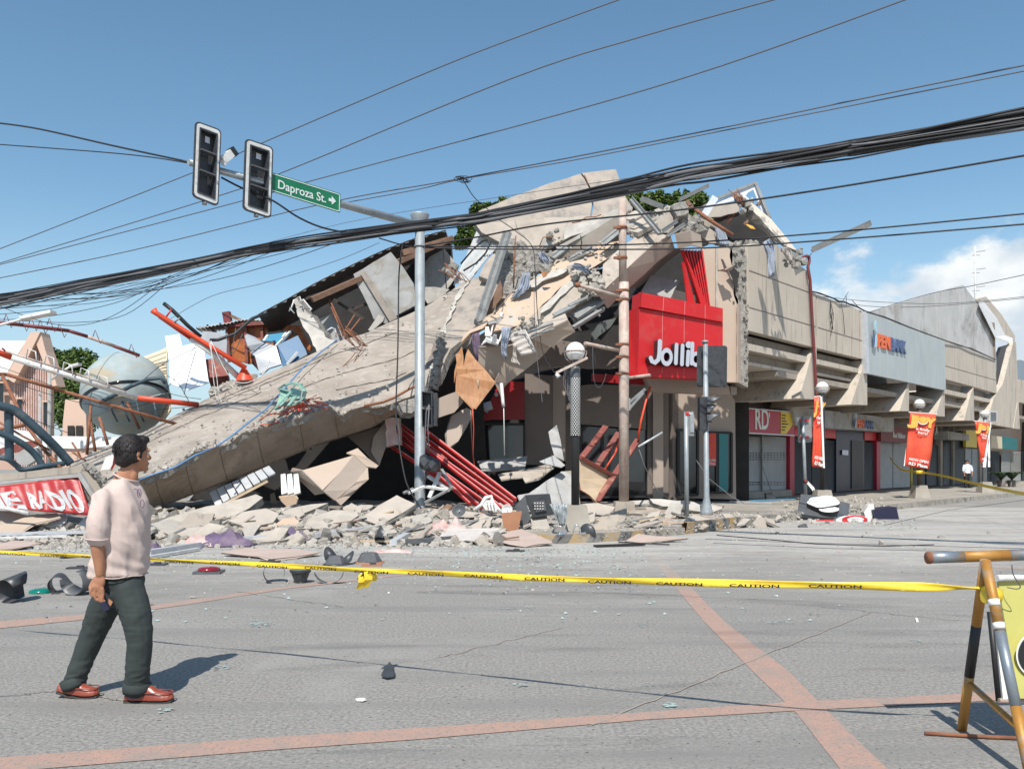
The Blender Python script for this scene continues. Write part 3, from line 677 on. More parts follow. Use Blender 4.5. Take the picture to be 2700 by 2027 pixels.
# ---- what is left of the ground floor, with the restaurant front
cb = thing('collapsed_building', P(1650,1322,32), 'crushed ground floor of the corner restaurant, brown walls and dark windows below the red sign', 'building')
piece('dark_backing', [(1120,1326),(1120,980),(1270,880),(1400,805),(1500,730),(1600,705),(1730,660),(1870,668),(1960,690),(1975,1040),(1975,1322)],.3, 'dark', parent=cb, jag=0, d0=32.3)  # near-black backing sheet painting the unlit depth behind the front
piece('wall', [(1763,1030),(1925,1036),(1938,1055),(1941,1316),(1763,1312)],.25, 'clad', parent=cb, jag=0, d0=31.4)
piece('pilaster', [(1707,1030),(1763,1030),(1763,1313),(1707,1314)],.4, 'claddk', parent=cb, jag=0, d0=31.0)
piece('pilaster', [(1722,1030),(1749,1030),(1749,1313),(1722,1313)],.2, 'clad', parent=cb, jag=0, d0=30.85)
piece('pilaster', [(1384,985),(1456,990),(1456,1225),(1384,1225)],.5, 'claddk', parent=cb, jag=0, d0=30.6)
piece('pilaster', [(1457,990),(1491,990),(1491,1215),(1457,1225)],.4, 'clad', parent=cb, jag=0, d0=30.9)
piece('canopy_band', [(1702,997),(1763,990),(1904,1001),(1921,1017),(1926,1040),(1717,1031)],.5, 'clad', parent=cb, jag=0, d0=27.6)
piece('canopy_band', [(1926,1019),(1943,1021),(1943,1040),(1928,1040)],.4, 'clad', parent=cb, jag=0, d0=27.9)
def window(pts, d, frame_px=2.2, m='glassdk', mull=()):
 w = piece('window', pts, .06, m, parent=cb, jag=0, d0=d)
 f = MB(); ps = q3(pts, d0=d - .06)
 for i in range(len(ps)): f.beam(ps[i], ps[(i + 1) % len(ps)],.08,.08, up=V((0,1,0)))
 x0, x1 = min(p[0] for p in pts), max(p[0] for p in pts); y0, y1 = min(p[1] for p in pts), max(p[1] for p in pts)
 for u in mull: f.beam(P(x0+(x1 - x0)*u, y0, d - .07), P(x0+(x1 - x0)*u, y1, d - .07),.1,.08, up=V((0,1,0)))
 f.build('frame', M['black'], w); return w
window([(1762,1132),(1840,1134),(1840,1304),(1762,1303)],31.3, mull=(.35,))
wd = window([(1868,1139),(1929,1141),(1929,1298),(1868,1298)],31.3, mull=(.37,))
piece('teal_poster', [(1896,1143),(1920,1144),(1920,1295),(1896,1295)],.02, 'teal', parent=wd, jag=0, d0=31.2)
pb_ = piece('poster', [(1868,1142),(1888,1142),(1888,1228),(1868,1227)],.02, 'promo', parent=wd, jag=0, d0=31.18)
sb = MB(); put_text(sb, 'W OPEN', P(1869,1217,31.17), P(1887,1217,31.17),.1,0,.01,.01,.01, V((0,-1,0)), stretch=True); put_text(sb, 'Plaza', P(1870,1225,31.17), P(1886,1225,31.17),.1,0,.01,.01,.01, V((0,-1,0)), stretch=True)
sb.build('lettering', M['promowhite'], pb_)
window([(1531,1119),(1706,1122),(1706,1309),(1531,1311)],31.2, mull=(.33,))
piece('blind', [(1640,1135),(1697,1135),(1697,1270),(1640,1270)],.03, 'glassgr', parent=cb, jag=0, d0=31.1)
piece('signboard', [(1532,1016),(1560,1013),(1703,1018),(1703,1131),(1531,1118)],.2, 'claddk', parent=cb, jag=0, d0=30.6, label='dull grey fascia board tilted above the dark shop window')
window([(1270,1118),(1382,1118),(1382,1232),(1270,1232)],30.5, mull=())
piece('wall', [(1491,990),(1531,990),(1531,1312),(1491,1312)],.2, 'claddk', parent=cb, jag=0, d0=31.3)
# red wall with part of a sign in the shade
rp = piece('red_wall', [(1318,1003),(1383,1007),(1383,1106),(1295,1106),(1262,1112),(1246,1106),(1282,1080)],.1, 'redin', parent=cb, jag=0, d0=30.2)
mb = MB().tube([P(1309,1040,30.15), P(1309,1040,30.10)],.07,16); mb.build('badge', M['letter'], rp)
mb = MB().tube([P(1275,1082,30.1), P(1283,1072,30.1), P(1297,1068,30.1)],.16,10); mb.build('letter_piece', M['letter'], rp)
piece('beam', [(1385,895),(1470,895),(1660,935),(1660,975),(1500,965),(1360,960),(1310,985),(1330,935)],.3,('claddk', 'fract'), parent=cb, jag=.06, d0=29)
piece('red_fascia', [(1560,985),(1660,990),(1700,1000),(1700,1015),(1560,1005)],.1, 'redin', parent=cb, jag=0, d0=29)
# ---- the main collapsed roof slab
ft = [(262,1288,21.0),(300,1270,20.3),(366,1262,19.5),(400,1250),(463,1230),(514,1192),(550,1183),(605,1172),(620,1158),(643,1141),(700,1126),(760,1112),(795,1100),(850,1080),(871,1073),(884,1088),(900,1097),(925,1082),(963,1071),(985,1076),(1006,1075),(1040,1062),(1070,1050),(1090,1045),(1118,1018)]
bk = [(180,1222),(226,1203),(289,1176),(371,1143),(450,1100),(516,1067),(543,1051),(579,1040),(633,1013),(673,1000),(725,975),(780,953),(840,925),(892,900),(963,879),(1018,853),(1070,832),(1124,807),(1191,765),(1232,738)]
def plen(ps, n):
 L = [0]
 for a, b in zip(ps, ps[1:]): L.append(L[-1]+(b - a).length)
 out = []
 for i in range(n):
  s_ = L[-1]*i / (n - 1); k = max(j for j in range(len(L)) if L[j] <= s_ + 1e-9); k = min(k, len(ps) - 2)
  out.append(ps[k].lerp(ps[k + 1],(s_ - L[k])/max(1e-9, L[k + 1] - L[k])))
 return out
fp_ = [P(a[0], a[1], a[2] if len(a) > 2 else 19.5+(a[0] - 366) * .0055) for a in ft]
bp_ = [P(a[0], a[1],23.5+(a[0] - 180) * .0044) for a in bk]
NC = 64; fr, br = plen(fp_, NC), plen(bp_, NC); fs0 = plen([P(*p) for p in ((262,1280,20.8),(366,1258,19.7),(514,1200,20.5),(700,1132,21.5),(871,1076,22.4),(1006,1062,23.1),(1118,1016,23.8))], NC)
rows = []
for i in range(15):
 v = i / 14; rows.append([(fr[j] if i == 0 else fs0[j].lerp(br[j], v))+V((0,0,.008*noise.noise(V((j * .2, i * .35,3))))) for j in range(NC)])
cs = thing('collapsed_slab', fr[0], 'huge weathered roof slab leaning down to the street on the left', 'concrete slab')
for j in range(NC): rows[0][j] += V((random.uniform(-.05,.05), random.uniform(-.05,.1), random.uniform(-.03,.03)))
MB().sheet(rows, .16,0,1).build('deck', [M['deck'], M['fract']], cs)
for r_, a_, b_ in ((11,20,52),(12,14,40),(6,30,60),(3,44,58),(9,8,30)):
 MB().tube([rows[r_][j]+V((0,0,.006 + .012*(j % 3))) for j in range(a_, b_)],.014,4).build('crack', M['claddk'], cs)
mb = MB()
for k in range(260):
 r_, j = random.randrange(1,14), random.randrange(2,62); mb.rock(rows[r_][j]+V((random.uniform(-.2,.2), random.uniform(-.2,.2),.03)), random.uniform(.015,.06),0)
tag(mb.build('loose_crumbs', M['rubble'], cs), kind='stuff')
# fascia beam under its front edge
bt = [(392,1345,20.6),(640,1250),(740,1210),(830,1172),(972,1127),(1039,1094),(1075,1080),(1090,1068),(1118,1045)]
bt_ = plen([P(a[0], a[1], a[2] if len(a) > 2 else 20.4+(a[0] - 366) * .0052) for a in bt], NC)
f2 = plen(fp_[2:], NC)
rw = [[f2[j].lerp(bt_[j], v)+V((0,-.05 - .05*math.sin(math.pi * v),-.0))+V((0,.008,.004))*noise.noise(V((j * .5, v * 4,1))) for j in range(NC)] for v in (0,.2,.4,.6,.8,1)]
MB().sheet(rw, .35,0,1, dirn=(0,1,.1)).build('edge_beam', [M['concd'], M['fract']], cs)
s2 = [[p + V((0,.35,.0)) for p in bt_],[p + V((-.1,3.6,.35)) for p in bt_]]
MB().sheet(s2,.12,0,0, dirn=(0,0,1)).build('soffit', M['concd'], cs)
mb = MB()
for j in (3,9,16,24,33,41,50): mb.tube([rw[q][j]+V((0,-.008,0)) for q in range(6)],.009,4)
mb.build('seam', M['claddk'], cs)
# broken concrete crumbs
mb = MB()
for k in range(230):
 j = random.random(); j = j ** .8; p = f2[int(j * (NC - 1) * .92)]+V((random.uniform(-.1,.1), random.uniform(.0,.7),0)); q = (p - f2[int(j * (NC - 1) * .92)]).y
 p.z += .03+q * .33; mb.rock(p, random.uniform(.03,.1),0)
o = mb.build('rubble', M['rubble'], origin=f2[0]); tag(o, kind='stuff', label='pale crumbs of concrete lying along the broken front edge of the big slab')
# rebar tuft and dangling rods on the slab
def tuft(name, x, y, d, n, L, lean, label, m='rust', r=.012, spread=.35, cat='rebar'):
 mb = MB(); b = P(x, y, d)
 for k in range(n):
  a = b + V((random.uniform(-.25,.25), random.uniform(-.1,.1), random.uniform(-.04,.04))); e = a + V(lean)*random.uniform(.6,1)*L + V((random.uniform(-spread, spread), random.uniform(-.1,.1), random.uniform(-spread, spread)))*L * .5
  mb.tube([a, a.lerp(e, .5)+V((random.uniform(-.05,.05),0, random.uniform(-.05,.05))), e], r, 5)
 return tag(mb.build(name, M[m], origin=b), label, cat)
tuft('bent_rebar', 948,912,25.6,11,.75,(-.75,0,.75), 'rusty rebar tuft sprouting from the middle of the big slab')
mb = MB().tube([P(952,905,25.6), P(930,940,25.1), P(881,990,24.5)],.014,5); mb.tube([P(960,908,25.6), P(930,960,24.9), P(888,1013,24.3)],.014,5)
tag(mb.build('loose_rods', M['rust']), 'two long rusty rods trailing down the big slab below the rebar tuft', 'rods')
mb = MB().tube([P(1112,1015,23.2), P(1085,1022,23.3), P(1040,1048,23.0), P(1010,1060,22.8), P(960,1070,22.6)],.035,6); tag(mb.build('broken_rebar', M['rust']), 'thick rusty bar along the cracked upper corner of the big slab beside the signal pole', 'rebar')
piece('broken_corner', [(1050,1062,22.9),(1118,1035,23.2),(1125,1060,23.1),(1120,1075,23),(1060,1088,22.9)],.4,('fract', 'fract'), 'crumbling grey corner of the big slab just left of the signal pole', 'concrete slab', .08,.2)
# blue hose, orange net, green chair on the slab
def pipe(name, pts, r, m, label, cat, seg=7, parent=None):
 o = MB().tube([P(*p) for p in pts], r, seg).build(name, M[m], parent)
 if parent is None: tag(o, label, cat)
 return o
pipe('blue_hose', [(888,897,26.3),(850,925,25.6),(800,968,24.6),(745,1030,23.3),(700,1080,22.3),(650,1118,21.5),(610,1150,20.8),(572,1175,20.3)],.022, 'bluehose', 'long blue hose lying across the middle of the big slab', 'hose')
pipe('blue_hose', [(560,1182,20.3),(514,1200,19.9),(460,1232,19.6),(400,1252,19.4),(365,1266,19.3)],.02, 'bluehose', 'blue hose along the lower front edge of the big slab behind the man', 'hose')
pc = thing('plastic_chair', P(770,1060,22.3), 'mint green plastic armchair lying on its side on the big slab', 'chair')
c0 = [P(736,1024,22.6), P(748,1016,22.7), P(770,1010,22.8),(P(792,1014,22.7)), P(804,1032,22.6), P(800,1048,22.4), P(786,1060,22.3)]
mb = MB()
for a, b in zip(c0, c0[1:]): mb.beam(a, b + (b - a) * .08,.045,.16, up=V((0,1,.3)))
mb.build('backrest_rim', M['mint'], pc)
MB().prism([P(742,1030,22.55), P(756,1022,22.6), P(764,1040,22.4), P(738,1078,22.0), P(724,1082,21.9)], V((0,.04,0))).build('seat_edge', M['mint'], pc)
MB().prism([P(752,1050,22.4), P(770,1020,22.6), P(795,1030,22.5), P(790,1050,22.3)], V((0,.05,.0))).build('seat', M['mint'], pc)
for a, b in (((738,1024,22.5),(768,1032,22.3)),((768,1032,22.2),(724,1078,21.9)),((790,1058,22.2),(738,1086,21.8)),((742,1028,22.6),(748,1058,22.2)),((780,1045,22.2),(750,1082,21.9))):
 MB().beam(P(*a), P(*b),.12,.035, w2=.05, h2=.03).build('leg', M['mint'], pc)
mb = MB()
for k in range(26):
 x = random.uniform(720,845); y = 1102 - (x - 720) * .36+random.uniform(-20,3); d = 21.5+(x - 720) * .007
 mb.tube([P(x, y, d - .1), P(x + random.uniform(-30,22), y + random.uniform(-2,16), d - .12), P(x + random.uniform(-55,40), y + random.uniform(0,22), d - .1)],.014,4)
tag(mb.build('orange_netting', M['orange']), 'tangle of orange wire netting at the front edge of the big slab', 'netting')
te = thing('torn_edge', P(1150,990,24), 'pale crumbled seam with hanging rods along the fold right of the signal pole', 'broken edge')
piece('crumbled_seam', [(1240,736,27.5),(1208,788,26.9),(1190,832,26.1),(1176,864,25.7),(1166,900,25.1),(1160,940,24.7),(1146,984,24.2),(1150,1008,24.0),(1138,1004,24.0),(1132,975,24.2),(1154,932,24.8),(1156,895,25.2),(1168,858,25.8),(1184,826,26.2),(1200,786,27.0),(1230,738,27.6)],.3,('whitec', 'fract'), parent=te, jag=.05, seg=.12)
piece('shadow_gap', [(1163,888,25.3),(1166,915,25.0),(1145,972,24.4),(1148,1012,24.0),(1125,1020,24.0),(1124,960,24.5),(1136,935,24.8),(1140,905,25.2)],.2,('claddk', 'fract'), parent=te, jag=.05, seg=.12, off=(0,.3,-.1))  # dark strip standing in for the shade inside the fold
mb = MB()
for k in range(70):
 v = random.random(); mb.rock(P(1165 - v * 30+random.uniform(-9,9),880+v * 160,24.9 - v * 1.2), random.uniform(.04,.13),0)
tag(mb.build('crumbs', M['fract'], te), kind='stuff')
# ---- torn upright faces right of the fold
piece('folded_wall', [(1243,734,27.6),(1268,728,27.6),(1292,740,27.3),(1322,734,27.2),(1316,776,26.6),(1288,808,26.2),(1277,842,25.8),(1241,872,25.3),(1214,901,24.9),(1190,921,24.6),(1172,948,24.5),(1161,992,24.2),(1147,1004,24.1),(1140,985,24.3),(1158,940,24.8),(1160,900,25.2),(1172,862,25.8),(1182,838,26.2),(1203,790,27)],.3,('panels', 'fract'), 'large tapering grey brown wall piece folded beside the signal pole', 'wall piece', .06)
piece('broken_wall_piece', [(1304,668,27.6),(1314,680,27.4),(1300,716,27.1),(1288,736,26.9),(1264,728,27),(1276,700,27.3)],.2,('panels', 'fract'), 'small square wall fragment above the folded wall', 'wall piece', .04)
mb = MB().beam(P(1337,616,26.4), P(1262,852,24.6),.3,.12, roll=.3); mb.beam(P(1333,614,26.36), P(1256,854,24.5),.04,.2, roll=.3)
tag(mb.build('steel_channel', M['steel']), 'long grey steel channel standing slanted across the middle of the ruin', 'steel beam')
piece('timber_board', [(1319,738),(1296,790),(1277,830),(1262,856),(1268,858),(1287,830),(1330,776)],.04, 'timber', 'thin brown board beside the slanted steel channel', 'board', 0, d0=25.2)
pipe('upright_rod', [(1360,622,25.6),(1356,700,25.6),(1354,760,25.6)],.022, 'rust', 'thin rusty rod standing upright in the middle of the ruin', 'rod')
# white corrugated roofing
def corr(name, quad, n, amp, m, label, cat, t=.02, jag=0, parent=None):
 a, b, c, d = [P(*p) for p in quad]; nr = n * 4; rows = []; nrm = (b - a).cross(d - a).normalized()
 for i in range(2 if not jag else 6):
  v = i / (1 if not jag else 5); row = []
  for j in range(nr + 1):
   u = j / nr; p = a.lerp(b, u).lerp(d.lerp(c, u), v); row.append(p + nrm * amp * math.sin(2*math.pi * n * u)+nrm * .12*noise.noise(V((u * 3, v * 3, n))))
  rows.append(row)
 o = MB().sheet(rows, t, 0).build(name, M[m], parent)
 if parent is None: tag(o, label, cat)
 return o
corr('corrugated_sheet', [(1258,606,29),(1326,634,28.4),(1238,738,28),(1196,752,29)],14,.03, 'corrug', 'pale corrugated roofing sheet with a looped dark cable behind the folded wall', 'roofing sheet', jag=1)
pipe('black_cable', [(1215,696,28.1),(1245,660,28.1),(1272,636,28),(1288,632,27.9),(1292,645,27.9),(1280,668,27.9),(1255,694,27.9),(1222,714,27.9)],.03, 'cable', 'black looped cable lying on the pale corrugated sheet', 'cable')
tuft('bent_rebar', 1222,742,27.4,8,.9,(-.7,0,.55), 'rusty rebar bristling left of the pale corrugated sheet', r=.012)
mb = MB(); 
for k in range(8): mb.rock(P(1180+random.uniform(-12,22),712 - random.uniform(-10,12),28.5), random.uniform(.12,.24),0)
tag(mb.build('concrete_lump', M['fract']), 'dark broken concrete lump above the fold, left of the pale corrugated sheet', 'concrete lump')
# ---- the two big tilted slabs on top
piece('tilted_slab', [(1262,556),(1306,538),(1353,519),(1395,504),(1450,483),(1530,458),(1540,470),(1552,495),(1560,540),(1556,575),(1254,590)],.3,('panels', 'fract'), 'stained top slab with a pointed left tip, left of the jagged crack at the summit', 'concrete slab', .03,.5, d0=29.6, ay=.008, y0=590)
piece('tilted_slab', [(1534,457),(1625,446),(1633,470),(1641,490),(1650,520),(1668,548),(1664,566),(1560,574),(1565,540),(1557,495),(1545,470)],.3,('panels', 'fract'), 'stained top slab right of the jagged crack at the summit of the ruin', 'concrete slab', .03,.5, d0=29.6, ay=.008, y0=590)
piece('tilted_slab', [(1254,591),(1400,578),(1560,570),(1666,556),(1680,572),(1672,600),(1640,610),(1560,660),(1500,690),(1440,712),(1385,690),(1349,664),(1335,690),(1323,643),(1285,622),(1270,612)],.3,('panelc', 'fract'), 'broad pale cracked wall slab below the summit slabs', 'concrete slab', .05,.4, d0=28.4, ay=.005, y0=590, ax=.0008, x0=1254)
mb = MB()
for pts in ([(1385,690),(1372,672),(1352,664),(1349,690),(1335,690)],[(1422,650),(1432,626),(1450,624),(1465,634)],[(1508,588),(1530,584),(1545,573),(1570,572),(1585,566)],[(1395,648),(1415,658),(1430,650)],[(1541,462),(1548,478),(1552,492)]):
 mb.tube([P(x, y, 27.2) for x, y in pts],.02,4)
tag(mb.build('exposed_wire', M['rust']), 'thin twisted wires sticking out of the cracks of the pale wall slab', 'wire')
# grey-white mortar patches (own shape, thin plates proud of the slab)
piece('mortar_patch', [(1510,592),(1545,584),(1580,574),(1590,568),(1575,590),(1530,615),(1488,632),(1488,600)],.05,('whitec', 'fract'), 'whitish exposed mortar patch on the pale wall slab', 'mortar patch', .03,.2, d0=28.15, ay=.005, y0=590, ax=.0008, x0=1254)
piece('mortar_patch', [(1425,645),(1432,630),(1447,626),(1462,636),(1470,655),(1450,668),(1425,668)],.05,('whitec', 'fract'), 'small whitish mortar patch left of the light beam', 'mortar patch', .03,.2, d0=27.4)
# long beam strip under them
lb = thing('fallen_beam', P(1530,620,27), 'long pale cracked beam with a white upper face leaning to the rusty pole', 'beam')
piece('top_face', [(1466,652),(1530,617),(1575,585),(1615,553),(1640,549),(1642,562),(1590,595),(1534,625),(1472,660)],.1,('whitec', 'whitec'), parent=lb, jag=.015, d0=27.1)
piece('front_face', [(1472,658),(1534,624),(1642,561),(1646,598),(1590,640),(1534,659),(1496,680),(1472,684),(1461,672)],.4,('panelc', 'fract'), parent=lb, jag=.03, d0=27.05, ay=-.003, y0=600)
MB().tube([P(1531,622,26.95), P(1534,640,26.95), P(1531,650,26.95), P(1534,660,26.95)],.025,4).build('crack_rebar', M['black'], lb)
for i, (a, b, w_) in enumerate((((1455,680,26.6),(1492,652,26.8),.2),((1590,642,26.6),(1634,606,26.9),.2),((1420,672,27.2),(1486,636,27.4),.12),((1470,700,26.8),(1560,650,26.9),.09),((1500,690,26.7),(1575,655,26.8),.06))):
 mb = MB().beam(P(*a), P(*b), w_ * 1.5,.05, roll=.5); mb.beam(P(a[0], a[1]+3, a[2] + .02), P(b[0], b[1]+3, b[2] + .02),.03, w_, roll=.3)
 tag(mb.build('metal_flashing', M['steel' if i != 2 else 'darkwood']),('grey metal strip left of the long pale beam', 'grey metal strip close to the rusty pole under the long pale beam', 'dark batten above the left end of the long pale beam', 'thin metal strip below the long pale beam', 'thinnest metal strip below the long pale beam')[i], 'metal strip')
# peach plaster floor
piece('plaster_slab', [(1269,843),(1300,832),(1353,766),(1400,738),(1440,712),(1476,690),(1520,684),(1564,656),(1640,612),(1650,650),(1600,684),(1560,706),(1538,716),(1520,738),(1479,757),(1452,786),(1420,816),(1400,838),(1368,858),(1335,866),(1300,880)],.2,('plaster', 'fract'), 'broad peach coloured floor slab sloping through the middle of the ruin', 'floor slab', .04,.3, d0=24.6, ay=.011, y0=880)
piece('tile_edge', [(1350,770),(1372,757),(1400,744),(1425,730),(1455,716),(1505,706),(1485,720),(1440,736),(1410,756)],.08,('whitec', 'fract'), 'dusty grey strip of broken tiles above the peach slab', 'tiles', .05,.2, d0=25.6, ay=.01, y0=770)
piece('brown_fragment', [(1427,716),(1448,716),(1440,728),(1432,732)],.05, 'wood', 'tiny brown wood fragment in the crumbled middle of the ruin', 'wood fragment', 0, d0=25.6)
# lower concrete strip
piece('cracked_strip', [(1420,818),(1470,776),(1505,750),(1540,722),(1552,748),(1562,768),(1560,786),(1520,802),(1492,828),(1462,850),(1420,872),(1372,890),(1330,900),(1352,868),(1400,838)],.35,('panelc', 'fract'), 'cracked pale concrete strip between the peach slab and the cladding', 'concrete strip', .05,.3, d0=24.7, ay=.006, y0=860)
piece('strip_top', [(1430,808),(1452,786),(1479,758),(1500,742),(1530,722),(1545,726),(1530,742),(1490,772),(1450,812),(1424,826)],.12,('whitec', 'fract'), 'whitish crumbling band at the upper edge of the cracked strip', 'concrete band', .03,.2, d0=24.75, ay=.008, y0=820)
# upper cladding ribbon
ur = thing('cladding_ribbon', P(1700,660,25), 'upper beige cladding ribbon arching from behind the rusty pole to the red slats', 'cladding')
piece('top_face', [(1548,764),(1570,742),(1588,733),(1590,697),(1635,654),(1680,622),(1716,597),(1742,617),(1767,622),(1722,645),(1653,708),(1579,777),(1562,776)],.08,('panelc', 'panelc'), parent=ur, jag=0, d0=25.0, ay=.010, y0=760)
piece('front_face', [(1722,645,26.0),(1768,622,26.3),(1780,657,26.55),(1737,687,26.4),(1700,722,26.2),(1660,758,26.0),(1653,708,25.55)],.05, 'clad', parent=ur, jag=0)
piece('front_face', [(1653,708,25.5),(1660,758,25.9),(1603,813,25.6),(1579,777,24.85)],.05, 'clad', parent=ur, jag=0)
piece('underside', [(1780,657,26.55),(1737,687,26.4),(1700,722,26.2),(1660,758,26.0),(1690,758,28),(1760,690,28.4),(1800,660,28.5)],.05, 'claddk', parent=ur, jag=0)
# lower cladding ribbon
lr = thing('cladding_ribbon', P(1420,950,24), 'lower beige cladding ribbon sloping down left to the hanging plywood', 'cladding')
piece('front_face', [(1497,842,24.2),(1517,874,24.5),(1452,915,24.3),(1402,893,23.9),(1456,862,24.0)],.04, 'cladb', parent=lr, jag=0)
piece('top_face', [(1490,826,24.6),(1497,842,24.18),(1456,862,23.98),(1402,893,23.88),(1372,888,24.4),(1440,848,24.6)],.04, 'panelc', parent=lr, jag=0)
piece('lower_face', [(1402,893,24.0),(1452,915,24.45),(1424,945,24.6),(1340,1009,24.5),(1322,1014,24.5),(1262,962,24.1),(1262,915,24.0),(1340,912,24.0)],.05, 'clad', parent=lr, jag=0)
piece('end_flap', [(1316,983,23.9),(1340,1009,24.1),(1330,1020,24.2),(1322,1048,24.2),(1304,1008,24.0)],.04, 'clad', parent=lr, jag=0)
# steel framing poking out between the ribbons
sf = thing('metal_framework', P(1560,860,25), 'galvanised wall framing exposed between the two cladding ribbons', 'steel frame')
for a, b, w_, h_ in (((1514,838,24.9),(1586,790,25.3),.3,.12),((1511,864,24.7),(1592,814,25.2),.1,.1),((1560,806,25.1),(1582,834,25.1),.05,.05),((1512,845,25),(1532,872,25),.05,.05),((1502,832,24.9),(1524,852,25),.05,.05),((1460,832,24.7),(1512,806,24.8),.2,.05),((1500,806,24.8),(1560,778,25),.14,.04),((1392,876,23.9),(1458,852,24),.09,.05),((1400,884,23.8),(1462,868,23.9),.06,.03)):
 MB().beam(P(*a), P(*b), w_, h_, roll=.6).build('rail', M['steel'], sf)
for a, b in (((1505,842,25),(1528,850,25)),((1510,836,25),(1530,868,25))): MB().beam(P(*a), P(*b),.05,.05).build('batten', M['rust'], sf)
for i, (a, b, w_) in enumerate((((1660,800,27.5),(1712,722,28),.12),((1650,810,27.4),(1706,726,28),.09),((1575,890,28.5),(1640,810,28.2),.25),((1620,830,27.8),(1664,790,27.8),.1),((1570,815,27.5),(1640,800,27.8),.08),((1560,890,28),(1570,960,28),.05))):
 mb = MB().beam(P(*a), P(*b), w_, w_); tag(mb.build('dark_beam', M['black']),('thick black pipe left of the red sign', 'thin black pipe left of the red sign', 'broad black brace in the dark opening left of the rusty pole', 'short black strut behind the rusty pole', 'level black strut behind the rusty pole', 'hanging black rod right of the globe lamp')[i], 'beam')
piece('torn_sheet', [(1541,855),(1575,850),(1625,838),(1610,862),(1580,885),(1570,896),(1558,880),(1555,868)],.03, 'glassgr', 'torn grey sheet hanging in the dark gap above the globe lamp', 'sheet', 0, d0=27.8)
piece('tilted_board', [(1717,726,27.4),(1792,740,27.4),(1768,786,27.0),(1692,770,27.0),(1700,752,27.2)],.03, 'greywall', 'grey tilted board behind the top edge of the red sign', 'board', 0)
piece('torn_sheet', [(1660,905),(1675,860),(1700,830),(1690,900),(1668,940)],.05,('panels', 'fract'), 'dull grey board between the rusty pole and the red sign', 'board', .02, d0=28)
# ---- red sign box
SA, SB_ = P(1683,771,25.4), None
su = V((math.cos(R(20)), math.sin(R(20)),0)); sn = V((su.y, -su.x, 0))
def SP(x, y, o=0):
 r = V(((x - CX)/F, 1,(HY - y)/F)); c = V((0,0, CH)); p0 = SA + sn * o
 return c + r * ((p0 - c).dot(sn)/r.dot(sn))
sg = thing('restaurant_sign', SP(1780,990), 'large red box sign with pale lettering on the broken corner', 'sign')
def spoly(pts, o): return [SP(x, y, o) for x, y in pts]
MB().prism(spoly([(1681,812),(1906,850),(1905,1001),(1683,992)],0),-sn * .5).build('lower_panel', M['redacp'], sg)
MB().prism(spoly([(1691,771),(1906,813),(1906,849),(1688,809)],.09),-sn * .55).build('upper_panel', M['redacp'], sg)
MB().prism([SP(1683,813), SP(1681,990), SP(1681,990) - sn * .5 - su * .22, SP(1683,813) - sn * .5 - su * .1],-su * -.02).build('side_panel', M['redacp'], sg)
MB().prism([SP(1691,771,.09), SP(1688,809,.09), SP(1688,809,-.42) - su * .1, SP(1691,771,-.42) - su * .1], su * .02).build('side_panel', M['redacp'], sg)
for x0, y0, x1, y1 in ((1747,819,1745,985),(1804,829,1803,985),(1858,838,1857,985)): MB().beam(SP(x0, y0,.003), SP(x1, y1,.003),.014,.014, up=sn).build('seam', M['redseam'], sg)
for x0, y0, x1, y1 in ((1750,783,1748,819),(1806,794,1805,829),(1859,804,1859,839)): MB().beam(SP(x0, y0,.093), SP(x1, y1,.093),.014,.014, up=sn).build('seam', M['redseam'], sg)
# letters Jollib built from round-ended strokes
def stroke(mb, pts, w, o, th, m=0, ms=1):
 """a thick flat round-ended stroke through px points on the sign plane"""
 c = [SP(x, y, o) for x, y in pts]; z = V((0,0,1)); L, Rr = [],[]
 n = len(c)
 for i in range(n):
  t = (c[min(i + 1, n - 1)] - c[max(i - 1,0)]).normalized(); s_ = sn.cross(t).normalized()*w / 2; L.append(c[i]+s_); Rr.append(c[i] - s_)
 def capp(p, t): s_ = sn.cross(t).normalized(); return [p + (s_ * math.cos(a)+t * math.sin(a))*w / 2 for a in [math.pi * k / 8 for k in range(1,8)]]
 t1 = (c[-1] - c[-2]).normalized(); t0 = (c[0] - c[1]).normalized()
 poly = L + capp(c[-1], t1)+list(reversed(Rr))+capp(c[0], t0)
 tri = geometry.tessellate_polygon([poly]); k = len(poly); A = [p for p in poly]; B = [p - sn * th for p in poly]
 for t in tri:
  a, b, cc = (A[q] for q in t); f = t if (b - a).cross(cc - a).dot(sn) > 0 else tuple(reversed(t)); mb.add([A[q] for q in f],[(0,1,2)], m)
 for i in range(k):
  j = (i + 1) % k; mb.add([A[i], A[j], B[j], B[i]],[(0,1,2,3)], ms)
def ring(mb, x, y, rx, ry, w, o, th):
 n = 28; z = V((0,0,1)); c = SP(x, y, o); ex = (SP(x + rx, y, o) - c); ez = (SP(x, y - ry, o) - c)
 def pt(a, k): return c + ex * math.cos(a)*k + ez * math.sin(a)*k
 ki = 1 - w
 for i in range(n):
  a, b = 2*math.pi * i / n, 2*math.pi * (i + 1)/n
  q = [pt(a, ki), pt(a, 1), pt(b, 1), pt(b, ki)]
  if (q[1] - q[0]).cross(q[2] - q[0]).dot(sn) < 0: q.reverse()
  mb.add(q, [(0,1,2,3)],0)
  for k in (ki, 1): mb.add([pt(a, k), pt(b, k), pt(b, k) - sn * th, pt(a, k) - sn * th],[(0,1,2,3)],1)
lm = [M['letter'], M['letterside']]; LO, TH, WW = .27,.22,.125
def letter(fn, nm='letter'):
 mb = MB(); fn(mb); mb.build(nm, lm, sg)
letter(lambda b: stroke(b, [(1740,900),(1739,930),(1736,948),(1727,956),(1719,952),(1716,944)], WW * 1.1, LO, TH))
letter(lambda b: ring(b, 1758,941,16,24,.5, LO + .004, TH))
letter(lambda b: stroke(b, [(1784,909),(1782,957)], WW, LO + .008, TH))
